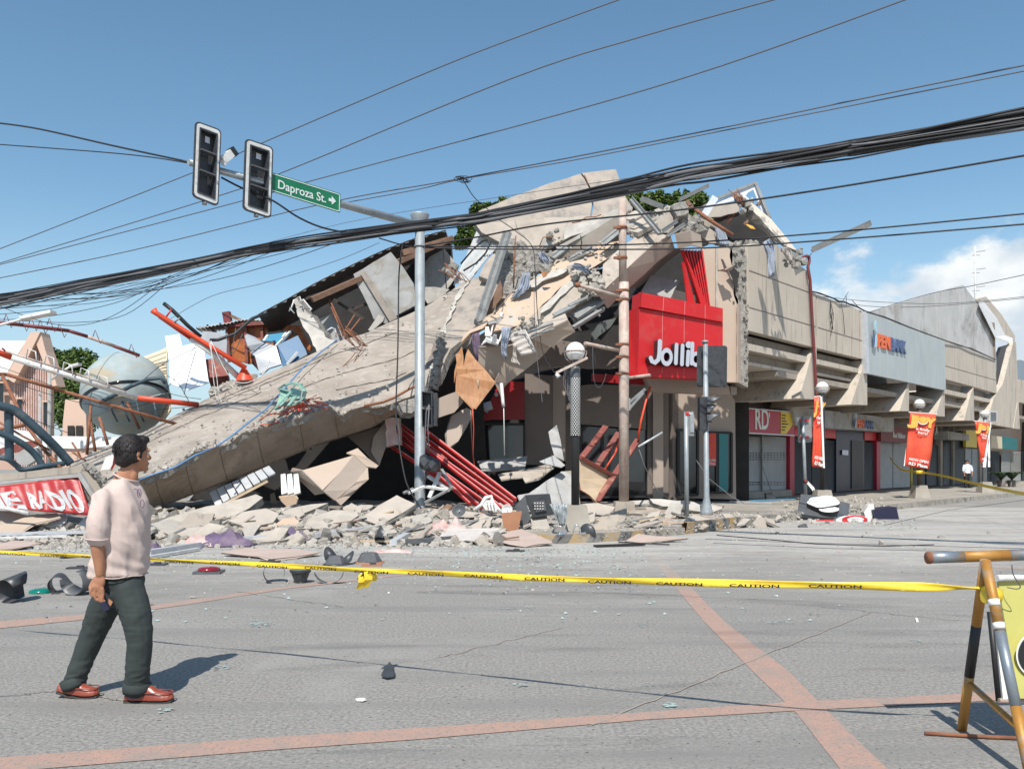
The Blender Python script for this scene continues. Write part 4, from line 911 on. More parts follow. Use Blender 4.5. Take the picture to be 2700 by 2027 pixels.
letter(lambda b: stroke(b, [(1800,911),(1798,960)], WW, LO + .002, TH))
letter(lambda b: stroke(b, [(1815,927),(1813,961)], WW, LO + .006, TH))
letter(lambda b: ring(b, 1816,909,8,9,.98, LO + .003, TH))
letter(lambda b: (stroke(b, [(1826,906),(1824,958)], WW, LO + .01, TH), ring(b, 1836,947,14,20,.5, LO + .002, TH)))
letter(lambda b: ring(b, 1864,949,16,21,.5, LO + .006, TH))
# bundle of red vertical slats above the sign
for k in range(7):
 x0, x1 = 1800+k * 8.2,1843+k * 4.4; y0 = 659+k * .6
 mb = MB().beam(P(x0, y0,26.3+k * .05), P(x1,801+k * 1.2,26.6),.05,.2, up=V((0,1,0)), w2=.035)
 tag(mb.build('red_metal_bar', M['redacp']), ORD[k] + ' red slat from the left in the bundle leaning above the red sign', 'slat', 'red slats leaning above the restaurant sign')
mb = MB().prism([P(1794,661,26.2), P(1804,664,26.1), P(1866,804,26.3), P(1848,802,26.3)], V((0,.05,0))); tag(mb.build('red_panel_strip', M['redacp']), 'broad red strip leaning across the red slats above the sign', 'strip')
mb = MB().prism([P(1797,690,26.15), P(1806,694,26.1), P(1833,800,26.3), P(1812,796,26.3)], V((0,.05,0))); tag(mb.build('red_panel_strip', M['redacp']), 'narrow red strip at the left of the red slats above the sign', 'strip')
# brown box on top of the slats
bx = thing('cladding_box', P(1815,660,26), 'beige metal box end on top of the red slats', 'box')
piece('side', [(1780,619,26.0),(1821,609,25.7),(1826,647,25.8),(1788,657,26.1)],.05, 'clad', parent=bx, jag=0)
piece('side', [(1821,609,25.7),(1848,622,26.2),(1852,653,26.3),(1826,647,25.8)],.05, 'cladb', parent=bx, jag=0)
piece('top', [(1780,619,26.0),(1821,609,25.7),(1848,622,26.2),(1810,626,27)],.03, 'clad', parent=bx, jag=0)
# beige cladding wall right of the sign with its torn concrete edge
tw = thing('torn_corner_wall', P(1910,1010,27), 'tall beige corner wall with a crumbled edge between the red sign and the parapet', 'wall')
piece('cladding', [(1851,655),(1888,653),(1888,1008),(1850,1002)],.3, 'cladb', parent=tw, jag=0, d0=27.05)
piece('joint_strip', [(1888,654),(1892,654),(1892,1005),(1888,1005)],.3, 'whitec', parent=tw, jag=0, d0=26.97)
piece('cladding', [(1892,653),(1928,651),(1932,670),(1930,700),(1931,706),(1897,713),(1893,713)],.3, 'cladb', parent=tw, jag=.01, seg=.5, d0=27.05)
piece('cladding', [(1892,716),(1912,713),(1926,730),(1938,745),(1938,775),(1946,790),(1948,1008),(1892,1006)],.3, 'cladb', parent=tw, jag=.01, seg=.5, d0=27.05)
piece('core', [(1926,655),(1966,652),(1970,780),(1972,1021),(1948,1008),(1944,800),(1934,760)],.5,('fract', 'fract'), parent=tw, jag=.05, seg=.15, d0=27.05)
piece('side_cladding', [(1947,800,26.92),(1960,806,27.2),(1968,850,27.4),(1972,1023,27.4),(1947,1008,26.92)],.06, 'clad', parent=tw, jag=.01, seg=.3)
piece('torn_flap', [(1893,714,26.8),(1912,711,26.4),(1936,700,26.4),(1930,712,26.6),(1914,718,26.7)],.03, 'clad', parent=tw, jag=.02, seg=.2)
piece('torn_flap', [(1900,682,26.5),(1906,684,26.4),(1918,710,26.5),(1930,738,26.6),(1924,734,26.7),(1908,706,26.7)],.02, 'whitec', parent=tw, jag=0)
piece('hole', [(1916,716,26.86),(1934,704,26.86),(1950,720,26.86),(1946,736,26.86),(1942,752,26.86),(1938,762,26.86),(1934,740,26.86),(1926,728,26.86)],.02, 'dark', parent=tw, jag=.01, seg=.2)  # dark patch before the cladding, painting the shade of a hole
mb = MB()
for k in range(70):
 y = random.uniform(655,1000); x = random.uniform(1934,1966) if y < 800 else random.uniform(1962,1972); mb.rock(P(x, y, 27.0+random.uniform(-.03,.1)), random.uniform(.03,.1)*(1 if y < 800 else .6),0)
tag(mb.build('crumbs', M['fract'], tw), kind='stuff')
# ---- top right: leaning beam, hanging ceiling, planks and cloth
tb = thing('leaning_beam', P(2100,660,27.5), 'long smooth concrete beam leaning down right against the grey parapet top', 'beam')
piece('face', [(1974,540,28.6),(1982,534,28.6),(2033,578,28.2),(2102,661,27.4),(2069,648,27.3),(1991,562,28.4)],.1,('facade', 'fract'), parent=tb, jag=.015)
piece('underside', [(1991,562,28.4),(2069,648,27.3),(2047,640,27.8),(1962,568,28.9),(1958,552,28.8)],.1,('concd', 'fract'), parent=tb, jag=.02)
mb = MB()
for k in range(26): mb.rock(P(random.uniform(1942,1982), random.uniform(522,560),28.7+random.uniform(-.2,.2)), random.uniform(.08,.2),0)
mb.build('broken_end', M['fract'], tb)
mb = MB()
for k in range(12):
 a = P(1956+random.uniform(-8,8),530+random.uniform(-6,14),28.5); mb.tube([a, a + V((random.uniform(-.5,.0),0, random.uniform(.2,.45)))],.014,4)
for k in range(8):
 a = P(1946,545+random.uniform(-6,14),28.5); mb.tube([a, a + V((random.uniform(-.7,-.2),0, random.uniform(-.5,-.1)))],.014,4)
mb.build('rebar', M['rust'], tb)
piece('ceiling_slab', [(1838,552),(1850,548),(1900,538),(1938,531),(1950,548),(1948,558),(1900,572),(1864,574),(1850,560)],.2,('panelc', 'fract'), 'pale slab piece lying level under the leaning beam', 'concrete slab', .03,.2, d0=28.4)
piece('ceiling_beam', [(1862,574),(1900,571),(1948,557),(1950,566),(1890,586),(1870,584)],.2,('darkwood', 'darkwood'), 'dark timber edge below the level slab piece', 'timber', .02, d0=28.6)
piece('hollow_shade_sheet', [(1850,585),(1895,578),(1960,560),(1996,590),(2050,645),(2030,650),(2000,642),(1985,650),(1950,640),(1900,612),(1870,640),(1850,650)],.3, 'dark', 'dark sheet painting the shaded hollow of the wrecked upper floor under the leaning beam', 'hollow', .04, d0=30.5)  # flat dark sheet in place of a shaded hollow
piece('hanging_ceiling', [(1835,590),(1870,600),(1888,615),(1895,640),(1908,648),(1870,640),(1850,626),(1838,610)],.12,('panelc', 'fract'), 'pale ceiling slab dipping right beside the brown box end', 'concrete slab', .03,.2, d0=27.4)
piece('blocky_lump', [(1866,570),(1880,578),(1888,604),(1862,598),(1840,582),(1850,574)],.3,('conc', 'fract'), 'grey blocky lump behind the rusty slanting tube', 'concrete lump', .04,.2, d0=27.9)
mb = MB().rock(P(1790,560,26.8),.42,0,2,(1.1,.9,.95)); tag(mb.build('concrete_boulder', M['fract']), 'big grey concrete boulder balanced right of the two crossed steel channels', 'boulder')
pipe('rusty_tube', [(1832,552,27),(1870,580,26.9),(1932,620,26.8)],.06, 'rust', 'rusty brown tube slanting down right of the grey boulder', 'tube')
mb = MB().beam(P(1886,520,27.3), P(1852,575,27),.22,.04, up=V((0,1,0))); tag(mb.build('metal_stud', M['alumw']), 'bright metal stud standing slanted above the rusty tube', 'metal stud')
for i, (a, b, w_, h_) in enumerate((((1665,527,26.5),(1741,617,25.6),.17,.08),((1690,527,27),(1748,550,27.2),.2,.08),((1790,530,28),(1868,492,28),.1,.05),((1745,612,26),(1785,585,26.3),.1,.04),((1758,624,26),(1804,594,26.4),.12,.03),((2140,662,27),(2295,592,26.5),.12,.1))):
 mb = MB().beam(P(*a), P(*b), w_, h_, roll=.4); mb.beam(P(*a)+V((0,-.05,.05)), P(*b)+V((0,-.05,.05)),.02, h_ * 1.6, roll=.4)
 tag(mb.build('steel_channel', M['steel']),('pale steel channel leaning from the top of the rusty pole onto the cladding', 'short steel channel crossing behind the top of the rusty pole', 'thin grey bar sticking up over the tree at the top', 'short metal trim left of the brown box end', 'curved metal trim touching the brown box end', 'long steel tube pointing up right from the parapet top over the street')[i], 'steel channel')
for i, (pts, t, m_) in enumerate((([(1806,530),(1815,526),(1828,540),(1818,546)],.05, 'timber'),([(1812,545),(1828,536),(1829,548),(1812,556)],.05, 'timber'),([(1960,590),(1972,578),(1975,584),(1966,594)],.05, 'timber'),([(1962,588),(1985,596),(1992,604),(1980,602)],.04, 'promoyel'),([(1830,574),(1846,570),(1848,580),(1836,585)],.1, 'timber'))):
 piece('wood_fragment', pts, t, m_, ('brown wood block above the grey boulder', 'second brown wood block right of the grey boulder', 'short brown batten under the leaning beam', 'yellow splintered strip under the leaning beam', 'brown wood piece at the end of the rusty tube')[i], 'wood fragment', .01,.1, d0=27.6)
# broken window frame on the top
wf = thing('window_frame', P(1900,560,29), 'bent window frame with torn bluish film standing at the top right of the ruin', 'window frame')
fr_ = [(1836,557,29),(1893,523,29),(1992,482,29),(2030,575,28.9)]
for a, b in zip(fr_, fr_[1:]): MB().beam(P(*a), P(*b),.09,.09).build('bar', M['steel'], wf)
MB().beam(P(2010,525,29), P(1996,542,29),.08,.08).build('bar', M['timber'], wf)
piece('film', [(1900,527),(1946,506),(1990,488),(1998,510),(2016,545),(2024,570),(2008,556),(1994,520),(1986,500),(1972,508),(1966,516),(1976,526),(1984,520),(1988,532),(1964,530),(1940,528),(1900,538),(1870,548),(1862,548)],.01, 'paper', parent=wf, jag=0, d0=29.02)
# ---- rubble crumbled in the middle and at the top (large lumps)
random.seed(5)
def lumps(boxes, n, r0, r1, m, name, label, kind='stuff', sub=1):
 mb = MB()
 for k in range(n):
  x0, y0, x1, y1, da, db = random.choice(boxes); u, v = random.random(), random.random()
  mb.rock(P(x0+(x1 - x0)*u, y0+(y1 - y0)*v + random.uniform(-5,5), da + (db - da)*v), random.uniform(r0, r1),0, sub)
 o = mb.build(name, M[m]); tag(o, label, kind=kind); return o
lumps([(1330,640,1385,690,27.2,26.8),(1325,690,1400,740,26.9,26.4),(1322,735,1372,790,26.5,25.9),(1390,670,1450,720,27,26.4)],170,.08,.3, 'fract', 'broken_masonry', 'crumbled grey masonry in the middle of the ruin right of the slanted steel channel')
lumps([(1655,575,1720,605,27.6,26.9),(1700,556,1770,580,27.7,27.2),(1660,600,1700,622,26.8,26.4)],110,.06,.22, 'rubble', 'broken_masonry', 'pale crumbled masonry along the top of the upper cladding ribbon')
lumps([(1500,700,1580,735,25.7,25.2),(1530,730,1590,770,25.2,24.8)],70,.05,.16, 'rubble', 'broken_masonry', 'pale crumbs between the peach slab and the upper cladding ribbon')
lumps([(1370,870,1450,838,24.5,24.6),(1340,880,1400,870,24.4,24.5)],60,.04,.1, 'fract', 'broken_masonry', 'gravelly crumbs on the lower end of the peach slab')
lumps([(1440,610,1475,640,27.4,27.2),(1640,556,1662,610,27.5,27)],24,.05,.14, 'fract', 'broken_masonry', 'few crumbs around the ends of the long pale beam')
lumps([(1780,575,1850,615,27.2,26.8),(1800,580,1835,600,27,26.8)],50,.08,.26, 'fract', 'broken_masonry', 'grey crumbled masonry between the boulder and the brown box end')
lumps([(1360,780,1480,700,26.0,26.6),(1280,850,1420,800,25,25.6),(1500,760,1640,640,25.0,26.2)],110,.03,.1, 'rubble2', 'broken_masonry', 'loose crumbs sprinkled over the peach floor slab')
lumps([(1340,690,1460,705,27.6,27.4),(1450,690,1600,660,26.8,27)],50,.03,.10, 'fract', 'broken_masonry', 'grey crumbs caught in the cracks around the pale wall slab')
lumps([(1880,640,2000,655,27.9,27.4),(2060,660,2130,700,27.2,26.9)],60,.05,.16, 'fract', 'broken_masonry', 'crumbs on top of the grey parapet below the leaning beam')
piece('cracked_block', [(1710,594),(1735,578),(1765,560),(1776,574),(1778,600),(1762,612),(1740,614)],.4,('panelc', 'fract'), 'cracked pale block left of the grey boulder', 'concrete block', .04,.2, d0=26.7)
for i, (a, b, w_) in enumerate((((1660,606,26.6),(1712,582,26.9),.16),((1668,616,26.4),(1720,590,26.7),.14),((1655,586,27),(1690,566,27.3),.2))):
 mb = MB().beam(P(*a), P(*b),.5, w_, roll=.4); tag(mb.build('broken_block', M['rubble2']),('upper pale block right of the rusty pole top', 'lower pale block right of the rusty pole top', 'short block just behind the rusty pole top')[i], 'block')
# ---- cloth and hanging things
def clothp(name, pts, d, m, label, cat='cloth', wr=.05, n=14, rows_=10, t=.015, parent=None):
 """pts: left edge and right edge polylines in px, wrinkled surface between them"""
 Lp = plen([P(x, y, d) for x, y in pts[0]], rows_); Rp = plen([P(x, y, d) for x, y in pts[1]], rows_); k = random.uniform(0,50); rows = []
 for i in range(rows_):
  rows.append([Lp[i].lerp(Rp[i], j / n)+V((0,-1,0))*(wr * math.sin(j * 1.9+i * .25+k)+wr * noise.noise(V((j * .5, i * .5, k))))+V((0,0,.02*noise.noise(V((j, i, k))))) for j in range(n + 1)])
 o = MB().sheet(rows, t, 0, smooth=True, dirn=(0,1,0)).build(name, M[m], parent)
 return tag(o, label, cat) if parent is None else o
clothp('draped_cloth', ([(1378,720),(1370,745),(1366,760),(1345,790)],[(1398,718),(1397,750),(1394,762),(1366,785)]),25.5, 'clothblue', 'grey blue shirt draped over the middle of the ruin')
clothp('draped_cloth', ([(1419,667),(1424,685),(1440,700)],[(1430,664),(1446,678),(1454,692)]),26.5, 'clothblue', 'light blue rag caught under the left end of the long pale beam')
clothp('draped_cloth', ([(1508,700),(1510,708),(1535,716),(1550,724)],[(1514,694),(1530,696),(1548,706),(1562,722)]),25.0, 'clothblue', 'crumpled blue grey rag on the peach slab')
clothp('draped_cloth', ([(1885,595),(1890,620),(1896,645)],[(1908,598),(1916,620),(1922,648)]),27.2, 'clothblue', 'blue white curtain sheet hanging over the parapet below the rusty tube')
clothp('draped_cloth', ([(2010,640),(2022,670),(2028,735)],[(2028,630),(2043,650),(2043,725)]),26.8, 'clothblue', 'long blue grey cloth hanging down the grey parapet wall', wr=.07)
clothp('draped_cloth', ([(2056,652),(2066,668),(2082,690)],[(2074,652),(2088,664),(2090,692)]),26.7, 'cloth', 'torn white bag hooked on the parapet top below the leaning beam')
clothp('draped_cloth', ([(1341,887),(1350,882),(1365,875),(1384,870)],[(1374,940),(1385,936),(1400,934),(1414,930)]),23.7, 'cloth', 'off white cushion cover hanging from a bar at the lower cladding ribbon', wr=.03)
clothp('draped_cloth', ([(1352,905),(1352,935),(1346,955),(1358,958)],[(1362,905),(1361,935),(1364,948),(1374,966)]),23.65, 'cloth', 'thin torn white rag dangling left of the hanging cushion cover', wr=.03)
clothp('draped_cloth', ([(1322,862),(1322,890),(1320,930),(1332,946)],[(1348,862),(1342,895),(1336,925),(1338,942)]),23.6, 'clothblue', 'blue checked shirt hanging below the upturned white chair', wr=.05)
clothp('draped_cloth', ([(1246,880),(1244,900),(1250,930),(1262,960)],[(1264,876),(1266,905),(1272,945),(1278,975)]),24.2, 'clothpurple', 'dark blue curtain behind the hanging plywood')
pipe('curtain_rod', [(1338,884,23.75),(1352,880,23.7),(1384,870,23.6),(1414,930,23.6)],.02, 'whitemet', 'bent white frame rod holding the cushion cover', 'rod')
# white plastic chair upside down
wc = thing('plastic_chair', P(1300,895,23.8), 'dusty white plastic chair hanging upside down under the torn floor edge', 'chair')
piece('seat', [(1282,888,23.9),(1296,884,24.3),(1318,898,24.2),(1314,908,23.8),(1296,902,23.7),(1284,898,23.7),(1268,910,23.6)],.05, 'whitepl', parent=wc, jag=0)
for a, b in (((1286,886,23.9),(1284,862,24.0)),((1294,884,24.2),(1300,855,24.2)),((1302,902,23.7),(1306,882,23.6)),((1316,900,23.9),(1328,868,23.9))): MB().beam(P(*a), P(*b),.16,.05, w2=.09, h2=.04).build('leg', M['whitepl'], wc)
piece('white_slab_fragment', [(1285,842,24.2),(1300,832,24.4),(1328,822,24.4),(1320,838,24.2),(1287,848,24)],.1, 'whitepl', 'bright white block lying on the torn floor edge', 'block', .01)
piece('peach_fragment', [(1287,848,24),(1320,834,24.2),(1328,838,24.3),(1312,848,24.3),(1294,856,24.2)],.15, 'plaster', 'peach coloured plaster underside of the torn floor edge', 'plaster piece', .02)
piece('torn_floor_edge', [(1268,842,24.7),(1305,822,24.7),(1288,850,24.2),(1272,866,24.2),(1240,878,24.3),(1215,904,24.2),(1222,884,24.6),(1255,858,24.6)],.06,('plaster', 'timber'), 'long curling plaster strip along the torn floor edge', 'plaster strip', .01)
# the hanging plywood diamond
pw = thing('plywood_sheet', P(1250,1000,23.5), 'torn orange brown plywood sheet hanging as a diamond right of the signal pole', 'plywood')
piece('sheet', [(1218,912,23.8),(1222,940,23.75),(1222,966,23.7),(1228,935,23.75),(1234,920,23.8),(1254,948,23.7),(1280,975,23.6),(1307,1008,23.45),(1292,1028,23.45),(1274,1052,23.4),(1254,1079,23.3),(1250,1076,23.3),(1246,1080,23.3),(1222,1055,23.4),(1201,1032,23.5),(1202,990,23.6),(1205,972,23.6),(1197,1010,23.5),(1198,980,23.6),(1204,955,23.7),(1201,935,23.75),(1208,930,23.8)],.025,('wood', 'ply'), parent=pw, jag=0)
piece('splinter', [(1256,992,23.5),(1262,1000,23.45),(1261,1018,23.4),(1257,1005,23.5)],.01, 'ply', parent=pw, jag=0)
pipe('orange_cord', [(1246,1078,23.3),(1249,1130,23.4),(1247,1200,23.6),(1255,1260,23.8),(1256,1312,24)],.014, 'orange', 'thin orange cord hanging down from the plywood corner', 'cord', 5)
pipe('grey_cord', [(1243,1078,23.4),(1242,1120,23.4),(1246,1200,23.5)],.012, 'wire', 'thin grey cord hanging beside the orange cord', 'cord', 5)
pipe('white_conduit', [(1322,1010,23.8),(1326,1060,23.8),(1328,1072,23.8)],.05, 'whitemet', 'white conduit hanging right of the plywood', 'conduit')
pipe('thin_white_rod', [(1328,1072,23.8),(1329,1120,23.8),(1330,1200,23.8)],.014, 'whitemet', 'thin white rod hanging below the white conduit', 'rod', 5)
# ---- under the big slab
piece('back_shadow_wall', [(480,1345),(520,1290),(620,1222),(800,1150),(960,1085),(1060,1040),(1160,1000),(1270,985),(1290,1345)],.3, 'dark', parent=cb, jag=0, d0=28.2)  # dark sheet closing the cavity, standing in for shade under the slab
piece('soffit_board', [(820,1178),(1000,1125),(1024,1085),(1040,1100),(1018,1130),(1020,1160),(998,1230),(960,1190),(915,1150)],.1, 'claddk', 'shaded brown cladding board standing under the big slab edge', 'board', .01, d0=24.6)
piece('wall_fragment', [(985,1150),(1018,1110),(1020,1170),(1000,1226),(978,1190)],.05, 'clad', 'narrow brown panel beside the brick stub left of the signal pole', 'panel', 0, d0=24.4)
piece('brick_stub', [(1014,1102),(1054,1102),(1056,1172),(1020,1178),(1018,1130)],.4,('clothpink', 'rubble2'), 'pinkish brick pier stub just left of the signal pole', 'brick pier', .03,.15, d0=23.9)
piece('hanging_fascia', [(1120,1064,23.9),(1210,1030,24.2),(1222,1060,24.2),(1198,1088,24.1),(1130,1110,23.9)],.1,('clad', 'fract'), 'brown fascia board sagging behind the twin signal box', 'board', .02)
piece('wall_fragment', [(1176,1140,24.3),(1190,1095,24.5),(1230,1075,24.8),(1250,1085,24.8),(1230,1125,24.5),(1208,1162,24.3),(1180,1182,24)],.2,('clad', 'fract'), 'broken brown wall panel with a crumbled edge behind the plywood corner', 'wall piece', .05)
# beige boxes (folded cladding corner)
bb = thing('cladding_box', P(860,1330,20.5), 'large beige folded cladding box lying tilted under the big slab', 'box')
piece('side', [(796,1240,21.0),(932,1200,21.6),(894,1248,20.8),(850,1292,20.2)],.03, 'cladb', parent=bb, jag=0)
piece('side', [(932,1200,21.6),(968,1233,21.6),(968,1265,21.2),(940,1290,20.8),(882,1318,20.3),(852,1294,20.15),(894,1248,20.75)],.03, 'clad', parent=bb, jag=0)
piece('side', [(970,1232,21.5),(972,1263,21.2),(930,1302,20.8),(899,1332,20.3),(884,1317,20.25),(940,1270,20.9)],.03, 'cladb', parent=bb, jag=0)
piece('side', [(796,1240,21.0),(850,1292,20.2),(856,1300,20.4),(830,1305,21),(766,1243,21.8),(770,1234,21.8)],.03, 'clad', parent=bb, jag=0)
piece('flap', [(914,1193,21.9),(943,1181,22.0),(968,1206,22.0),(998,1227,21.9),(992,1233,21.7),(966,1229,21.6),(934,1199,21.6)],.03, 'cladb', parent=bb, jag=0)
# louvre panel at left, white boards
lv = thing('louvre_panel', P(680,1290,21.5), 'grey louvred panel slanting out from under the big slab', 'panel')
for k in range(8):
 x = 552+k * 20; y0 = 1298 - k * 9; y1 = 1335 - k * 11.5
 piece('slat', [(x, y0,21.4),(x + 17, y0 - 8,21.5),(x + 34, y1 - 8,21.2),(x + 17, y1,21.1)],.04, 'alumw', parent=lv, jag=0)
MB().beam(P(560,1345,21), P(706,1268,21.2),.12,.06).build('rail', M['ply'], lv)
for k in range(3): piece('white_board', [(740+k * 17,1250,21.2),(752+k * 17,1248,21.2),(758+k * 17,1298,20.8),(742+k * 17,1303,20.8)],.05, 'whitemet', ('leftmost of the three white boards left of the beige box', 'middle one of the three white boards left of the beige box', 'rightmost of the three white boards left of the beige box')[k], 'board', 0, d0=21)
# red slats fallen bottom
random.seed(21)
for k, (a, b, w_) in enumerate((((1112,1128,24.6),(1360,1318,22.2),.17),((1100,1140,24.6),(1352,1328,22.1),.12),((1080,1150,24.6),(1345,1336,22),.15),((1060,1135,24.8),(1330,1345,21.9),.15),((1050,1160,24.8),(1300,1340,21.9),.12),((1030,1175,24.8),(1270,1338,21.8),.16),((1130,1215,23.6),(1262,1332,21.7),.14),((1140,1240,23.2),(1240,1330,21.6),.1),((1040,1130,25),(1150,1230,24),.14),((1050,1115,25.2),(1180,1215,24.2),.14))):
 mb = MB().beam(P(*a), P(*b), w_ * .42,.1, roll=.5); mb.beam(P(*a)+V((0,-.045,.055)), P(*b)+V((0,-.045,.055)), w_ * .22,.01,1, roll=.5)
 tag(mb.build('red_metal_bar', [M['redpaint'], M['redseam']]),('topmost of the long', 'second of the long', 'third of the long', 'fourth of the long', 'fifth of the long', 'sixth of the long', 'upper of the two shorter low', 'lower of the two shorter low', 'left of the two shaded upper', 'right of the two shaded upper')[k] + ' red slats fallen behind the signal pole', 'slat', 'red slats fallen to the ground behind the signal pole')
# white timber cross frame
cf = thing('crossed_timbers', P(1150,1290,22), 'white crossed timber frame leaning right of the signal pole foot', 'frame')
for a, b in (((1128,1255,22.2),(1182,1290,21.9)),((1132,1312,21.8),(1160,1245,22.1)),((1120,1282,21.9),(1186,1292,21.8)),((1075,1300,21.9),(1120,1282,22))): MB().beam(P(*a), P(*b),.1,.05, roll=.3).build('bar', M['whitemet'], cf)
for a, b in (((1164,1237,22.1),(1192,1286,21.8)),((1120,1325,21.7),(1192,1286,21.8)),((1064,1300,22),(1090,1288,22.2))): MB().beam(P(*a), P(*b),.07,.05, roll=.3).build('black_bar', M['steel'], cf)
# ceiling boards behind / right of the red slats
piece('ceiling_board', [(1312,1250,25.5),(1384,1236,26.5),(1450,1222,26.5),(1462,1232,25.6),(1420,1262,24.8),(1385,1271,24.7),(1378,1258,25),(1320,1264,25)],.04,('panelc', 'fract'), 'long pale ceiling board sagging left of the black lamp post', 'ceiling board', .02)
piece('ceiling_board', [(1260,1215,27),(1390,1202,27.5),(1384,1236,26.6),(1270,1240,26.5)],.04, 'greywall', 'shaded grey ceiling board under the dark window', 'ceiling board', .01)
piece('grey_wall_sheet', [(1365,1305,23.6),(1395,1300,24),(1440,1268,24.5),(1480,1243,24.8),(1510,1240,24.8),(1528,1300,24.4),(1530,1332,24),(1450,1345,23.4),(1380,1340,23.2)],.06, 'greywall', 'big grey wall sheet leaning left of the black lamp post', 'wall sheet', .01)
piece('door_leaf_plywood', [(1522,1203,24.2),(1612,1252,25),(1614,1262,25),(1590,1310,24.4),(1574,1323,24.2),(1530,1290,24)],.05,('ply', 'rustred'), 'pale plywood door leaf leaning between the lamp post and the rusty pole', 'door')
for i, (a, b) in enumerate((((1574,1322,24.2),(1682,1160,26), ),((1574,1228,24.8),(1632,1142,25.6)),((1535,1206,24.3),(1562,1172,24.7)),((1562,1172,24.9),(1597,1125,25.6)),((1530,1205,24.2),(1612,1250,24.9)))):
 mb = MB().beam(P(*a), P(*b),.17,.09, roll=.4); tag(mb.build('red_frame_bar', M['rustred']),('long dark red bar leaning past the rusty pole', 'dark red bar rising from the plywood door to the rusty pole', 'short pale red bar at the lamp post', 'dark red bar above the short one at the lamp post', 'red rail along the top edge of the plywood door')[i], 'bar')
pipe('orange_hose', [(1715,1020,26.2),(1705,1050,26),(1690,1110,25.8),(1682,1157,25.8)],.035, 'orange', 'orange hose hanging from under the red sign', 'hose')
pipe('orange_hose', [(1634,1158,25.4),(1622,1195,25.2),(1594,1238,24.8)],.03, 'orange', 'short orange hose left of the rusty pole', 'hose')
pipe('white_strip', [(1682,1178,25.8),(1746,1140,26.2)],.035, 'alumw', 'white strip pointing up right from the long dark red bar', 'strip', 5)
pipe('loose_wire', [(1685,1185,25.7),(1700,1230,25.8),(1730,1290,26),(1762,1314,26.2)],.014, 'cableg', 'grey loose wire drooping from the dark red bar to the ground', 'wire', 5)
pipe('loose_wire', [(1830,1205,28),(1870,1262,28),(1930,1310,28),(1960,1325,27)],.014, 'cableg', 'grey wire drooping from the window to the pavement near the shutter', 'wire', 5)
piece('hanging_angle', [(1446,1138,25.4),(1468,1120,25.6),(1478,1160,25.2),(1487,1214,24.8),(1462,1202,24.9),(1452,1170,25.2)],.04, 'greywall', 'bent pale metal duct piece standing left of the black lamp post', 'metal piece', 0)
piece('hanging_angle', [(1422,1216,24.6),(1460,1200,24.6),(1490,1226,24.4),(1480,1232,24.3),(1436,1222,24.4)],.03, 'greywall', 'folded pale trim lying at the foot of the bent duct piece', 'metal piece', 0)
# ---- the sheltered back building: corrugated roof, rafters, walls (left of the summit)
hb = thing('wrecked_house', P(900,870,30), 'leaning grey house with a corrugated roof behind the big slab', 'house')
def roofrow(pts, d): return [P(x, y, d) for x, y in pts]
ra = plen([P(*p) for p in ((681,829,27),(760,787,27.4),(829,748,27.8),(900,712,28.2),(976,676,28.6),(1018,657,29),(1090,630,29.5),(1176,607,30))],60)
rows = [[p + V((0, v * 2.6 + .0, v * .12))+V((0,0,.035*math.sin(j * 2.1+1))) for j, p in enumerate(ra)] for v in (0,.5,1)]
MB().sheet(rows, .03,0, dirn=(0,0,-1)).build('roof', M['whitemet'], hb)
rows = [[p + V((0,-.02,-.02)) for p in ra],[p + V((0,1.4,-.45)) for p in ra]]
MB().sheet(rows, .03,0, dirn=(0,0,1)).build('eave', M['darkwood'], hb)
mb = MB(); 
MB().beam(P(822,790,27.6), P(1192,628,29.6),.26,.16, roll=.2).build('purlin', M['timber'], hb)
MB().beam(P(1060,668,28.8), P(1192,630,29.6),.2,.2).build('purlin', M['timber'], hb)
piece('soffit', [(716,812),(780,780),(860,742),(930,716),(925,738),(860,768),(790,800),(735,818)],.04, 'panels', parent=hb, jag=0, d0=28.9)
for a, b in (((800,800,28),(1010,690,29)),((930,815,28.5),(1000,790,28.6)),((880,790,28.4),(960,842,28.4)),((730,812,27.6),(860,770,28))): MB().beam(P(*a), P(*b),.1,.1).build('rafter', M['darkwood'], hb)
piece('wall', [(932,723),(1031,664),(1060,702),(1090,748),(1098,803),(1050,830),(1018,853),(985,841),(955,775)],.15,('greywall', 'fract'), parent=hb, jag=.03, d0=28.2)
piece('wall_pier', [(948,718),(962,716),(1048,838),(1028,848)],.05, 'panels', parent=hb, jag=0, d0=28.1)
piece('wall', [(1121,690),(1140,670),(1168,650),(1176,763),(1121,775)],.15, 'greywall', parent=hb, jag=.02, d0=31)
piece('wall', [(1168,650),(1197,687),(1208,723),(1178,763)],.15, 'whitec', parent=hb, jag=.02, d0=31)
piece('white_rubble_sheet', [(1121,757),(1147,757),(1165,760),(1186,764),(1160,785),(1129,800),(1121,790)],.1, 'whitec', parent=hb, jag=.04, d0=29.5)
piece('wall', [(838,842),(876,826),(912,900),(880,900)],.15,('greywall', 'fract'), parent=hb, jag=.03, d0=28.4)
piece('interior_shade', [(700,850),(800,800),(900,745),(1020,672),(1120,640),(1190,625),(1200,760),(1100,830),(960,890),(800,960),(700,960)],.1, 'dark', parent=hb, jag=0, d0=32)  # black sheet painting the shade inside the house
for a, b in (((905,880,27.8),(935,830,28)),((915,885,27.8),(950,840,28)),((870,800,28),(905,885,27.6)),((862,775,28),(915,890,27.6))): MB().tube([P(*a), P(*b)],.03,5).build('bar', M['rust'], hb)
piece('white_block', [(970,870),(998,829),(1004,832),(1014,836),(1010,846),(980,874)],.15,('whitec', 'fract'), 'short white board and block leaning at the back edge of the big slab', 'block', .02, d0=27.4)
cpk = thing('broken_column', P(850,925,26.5), 'broken white concrete column with curled rebar leaning at the back edge of the big slab', 'column')
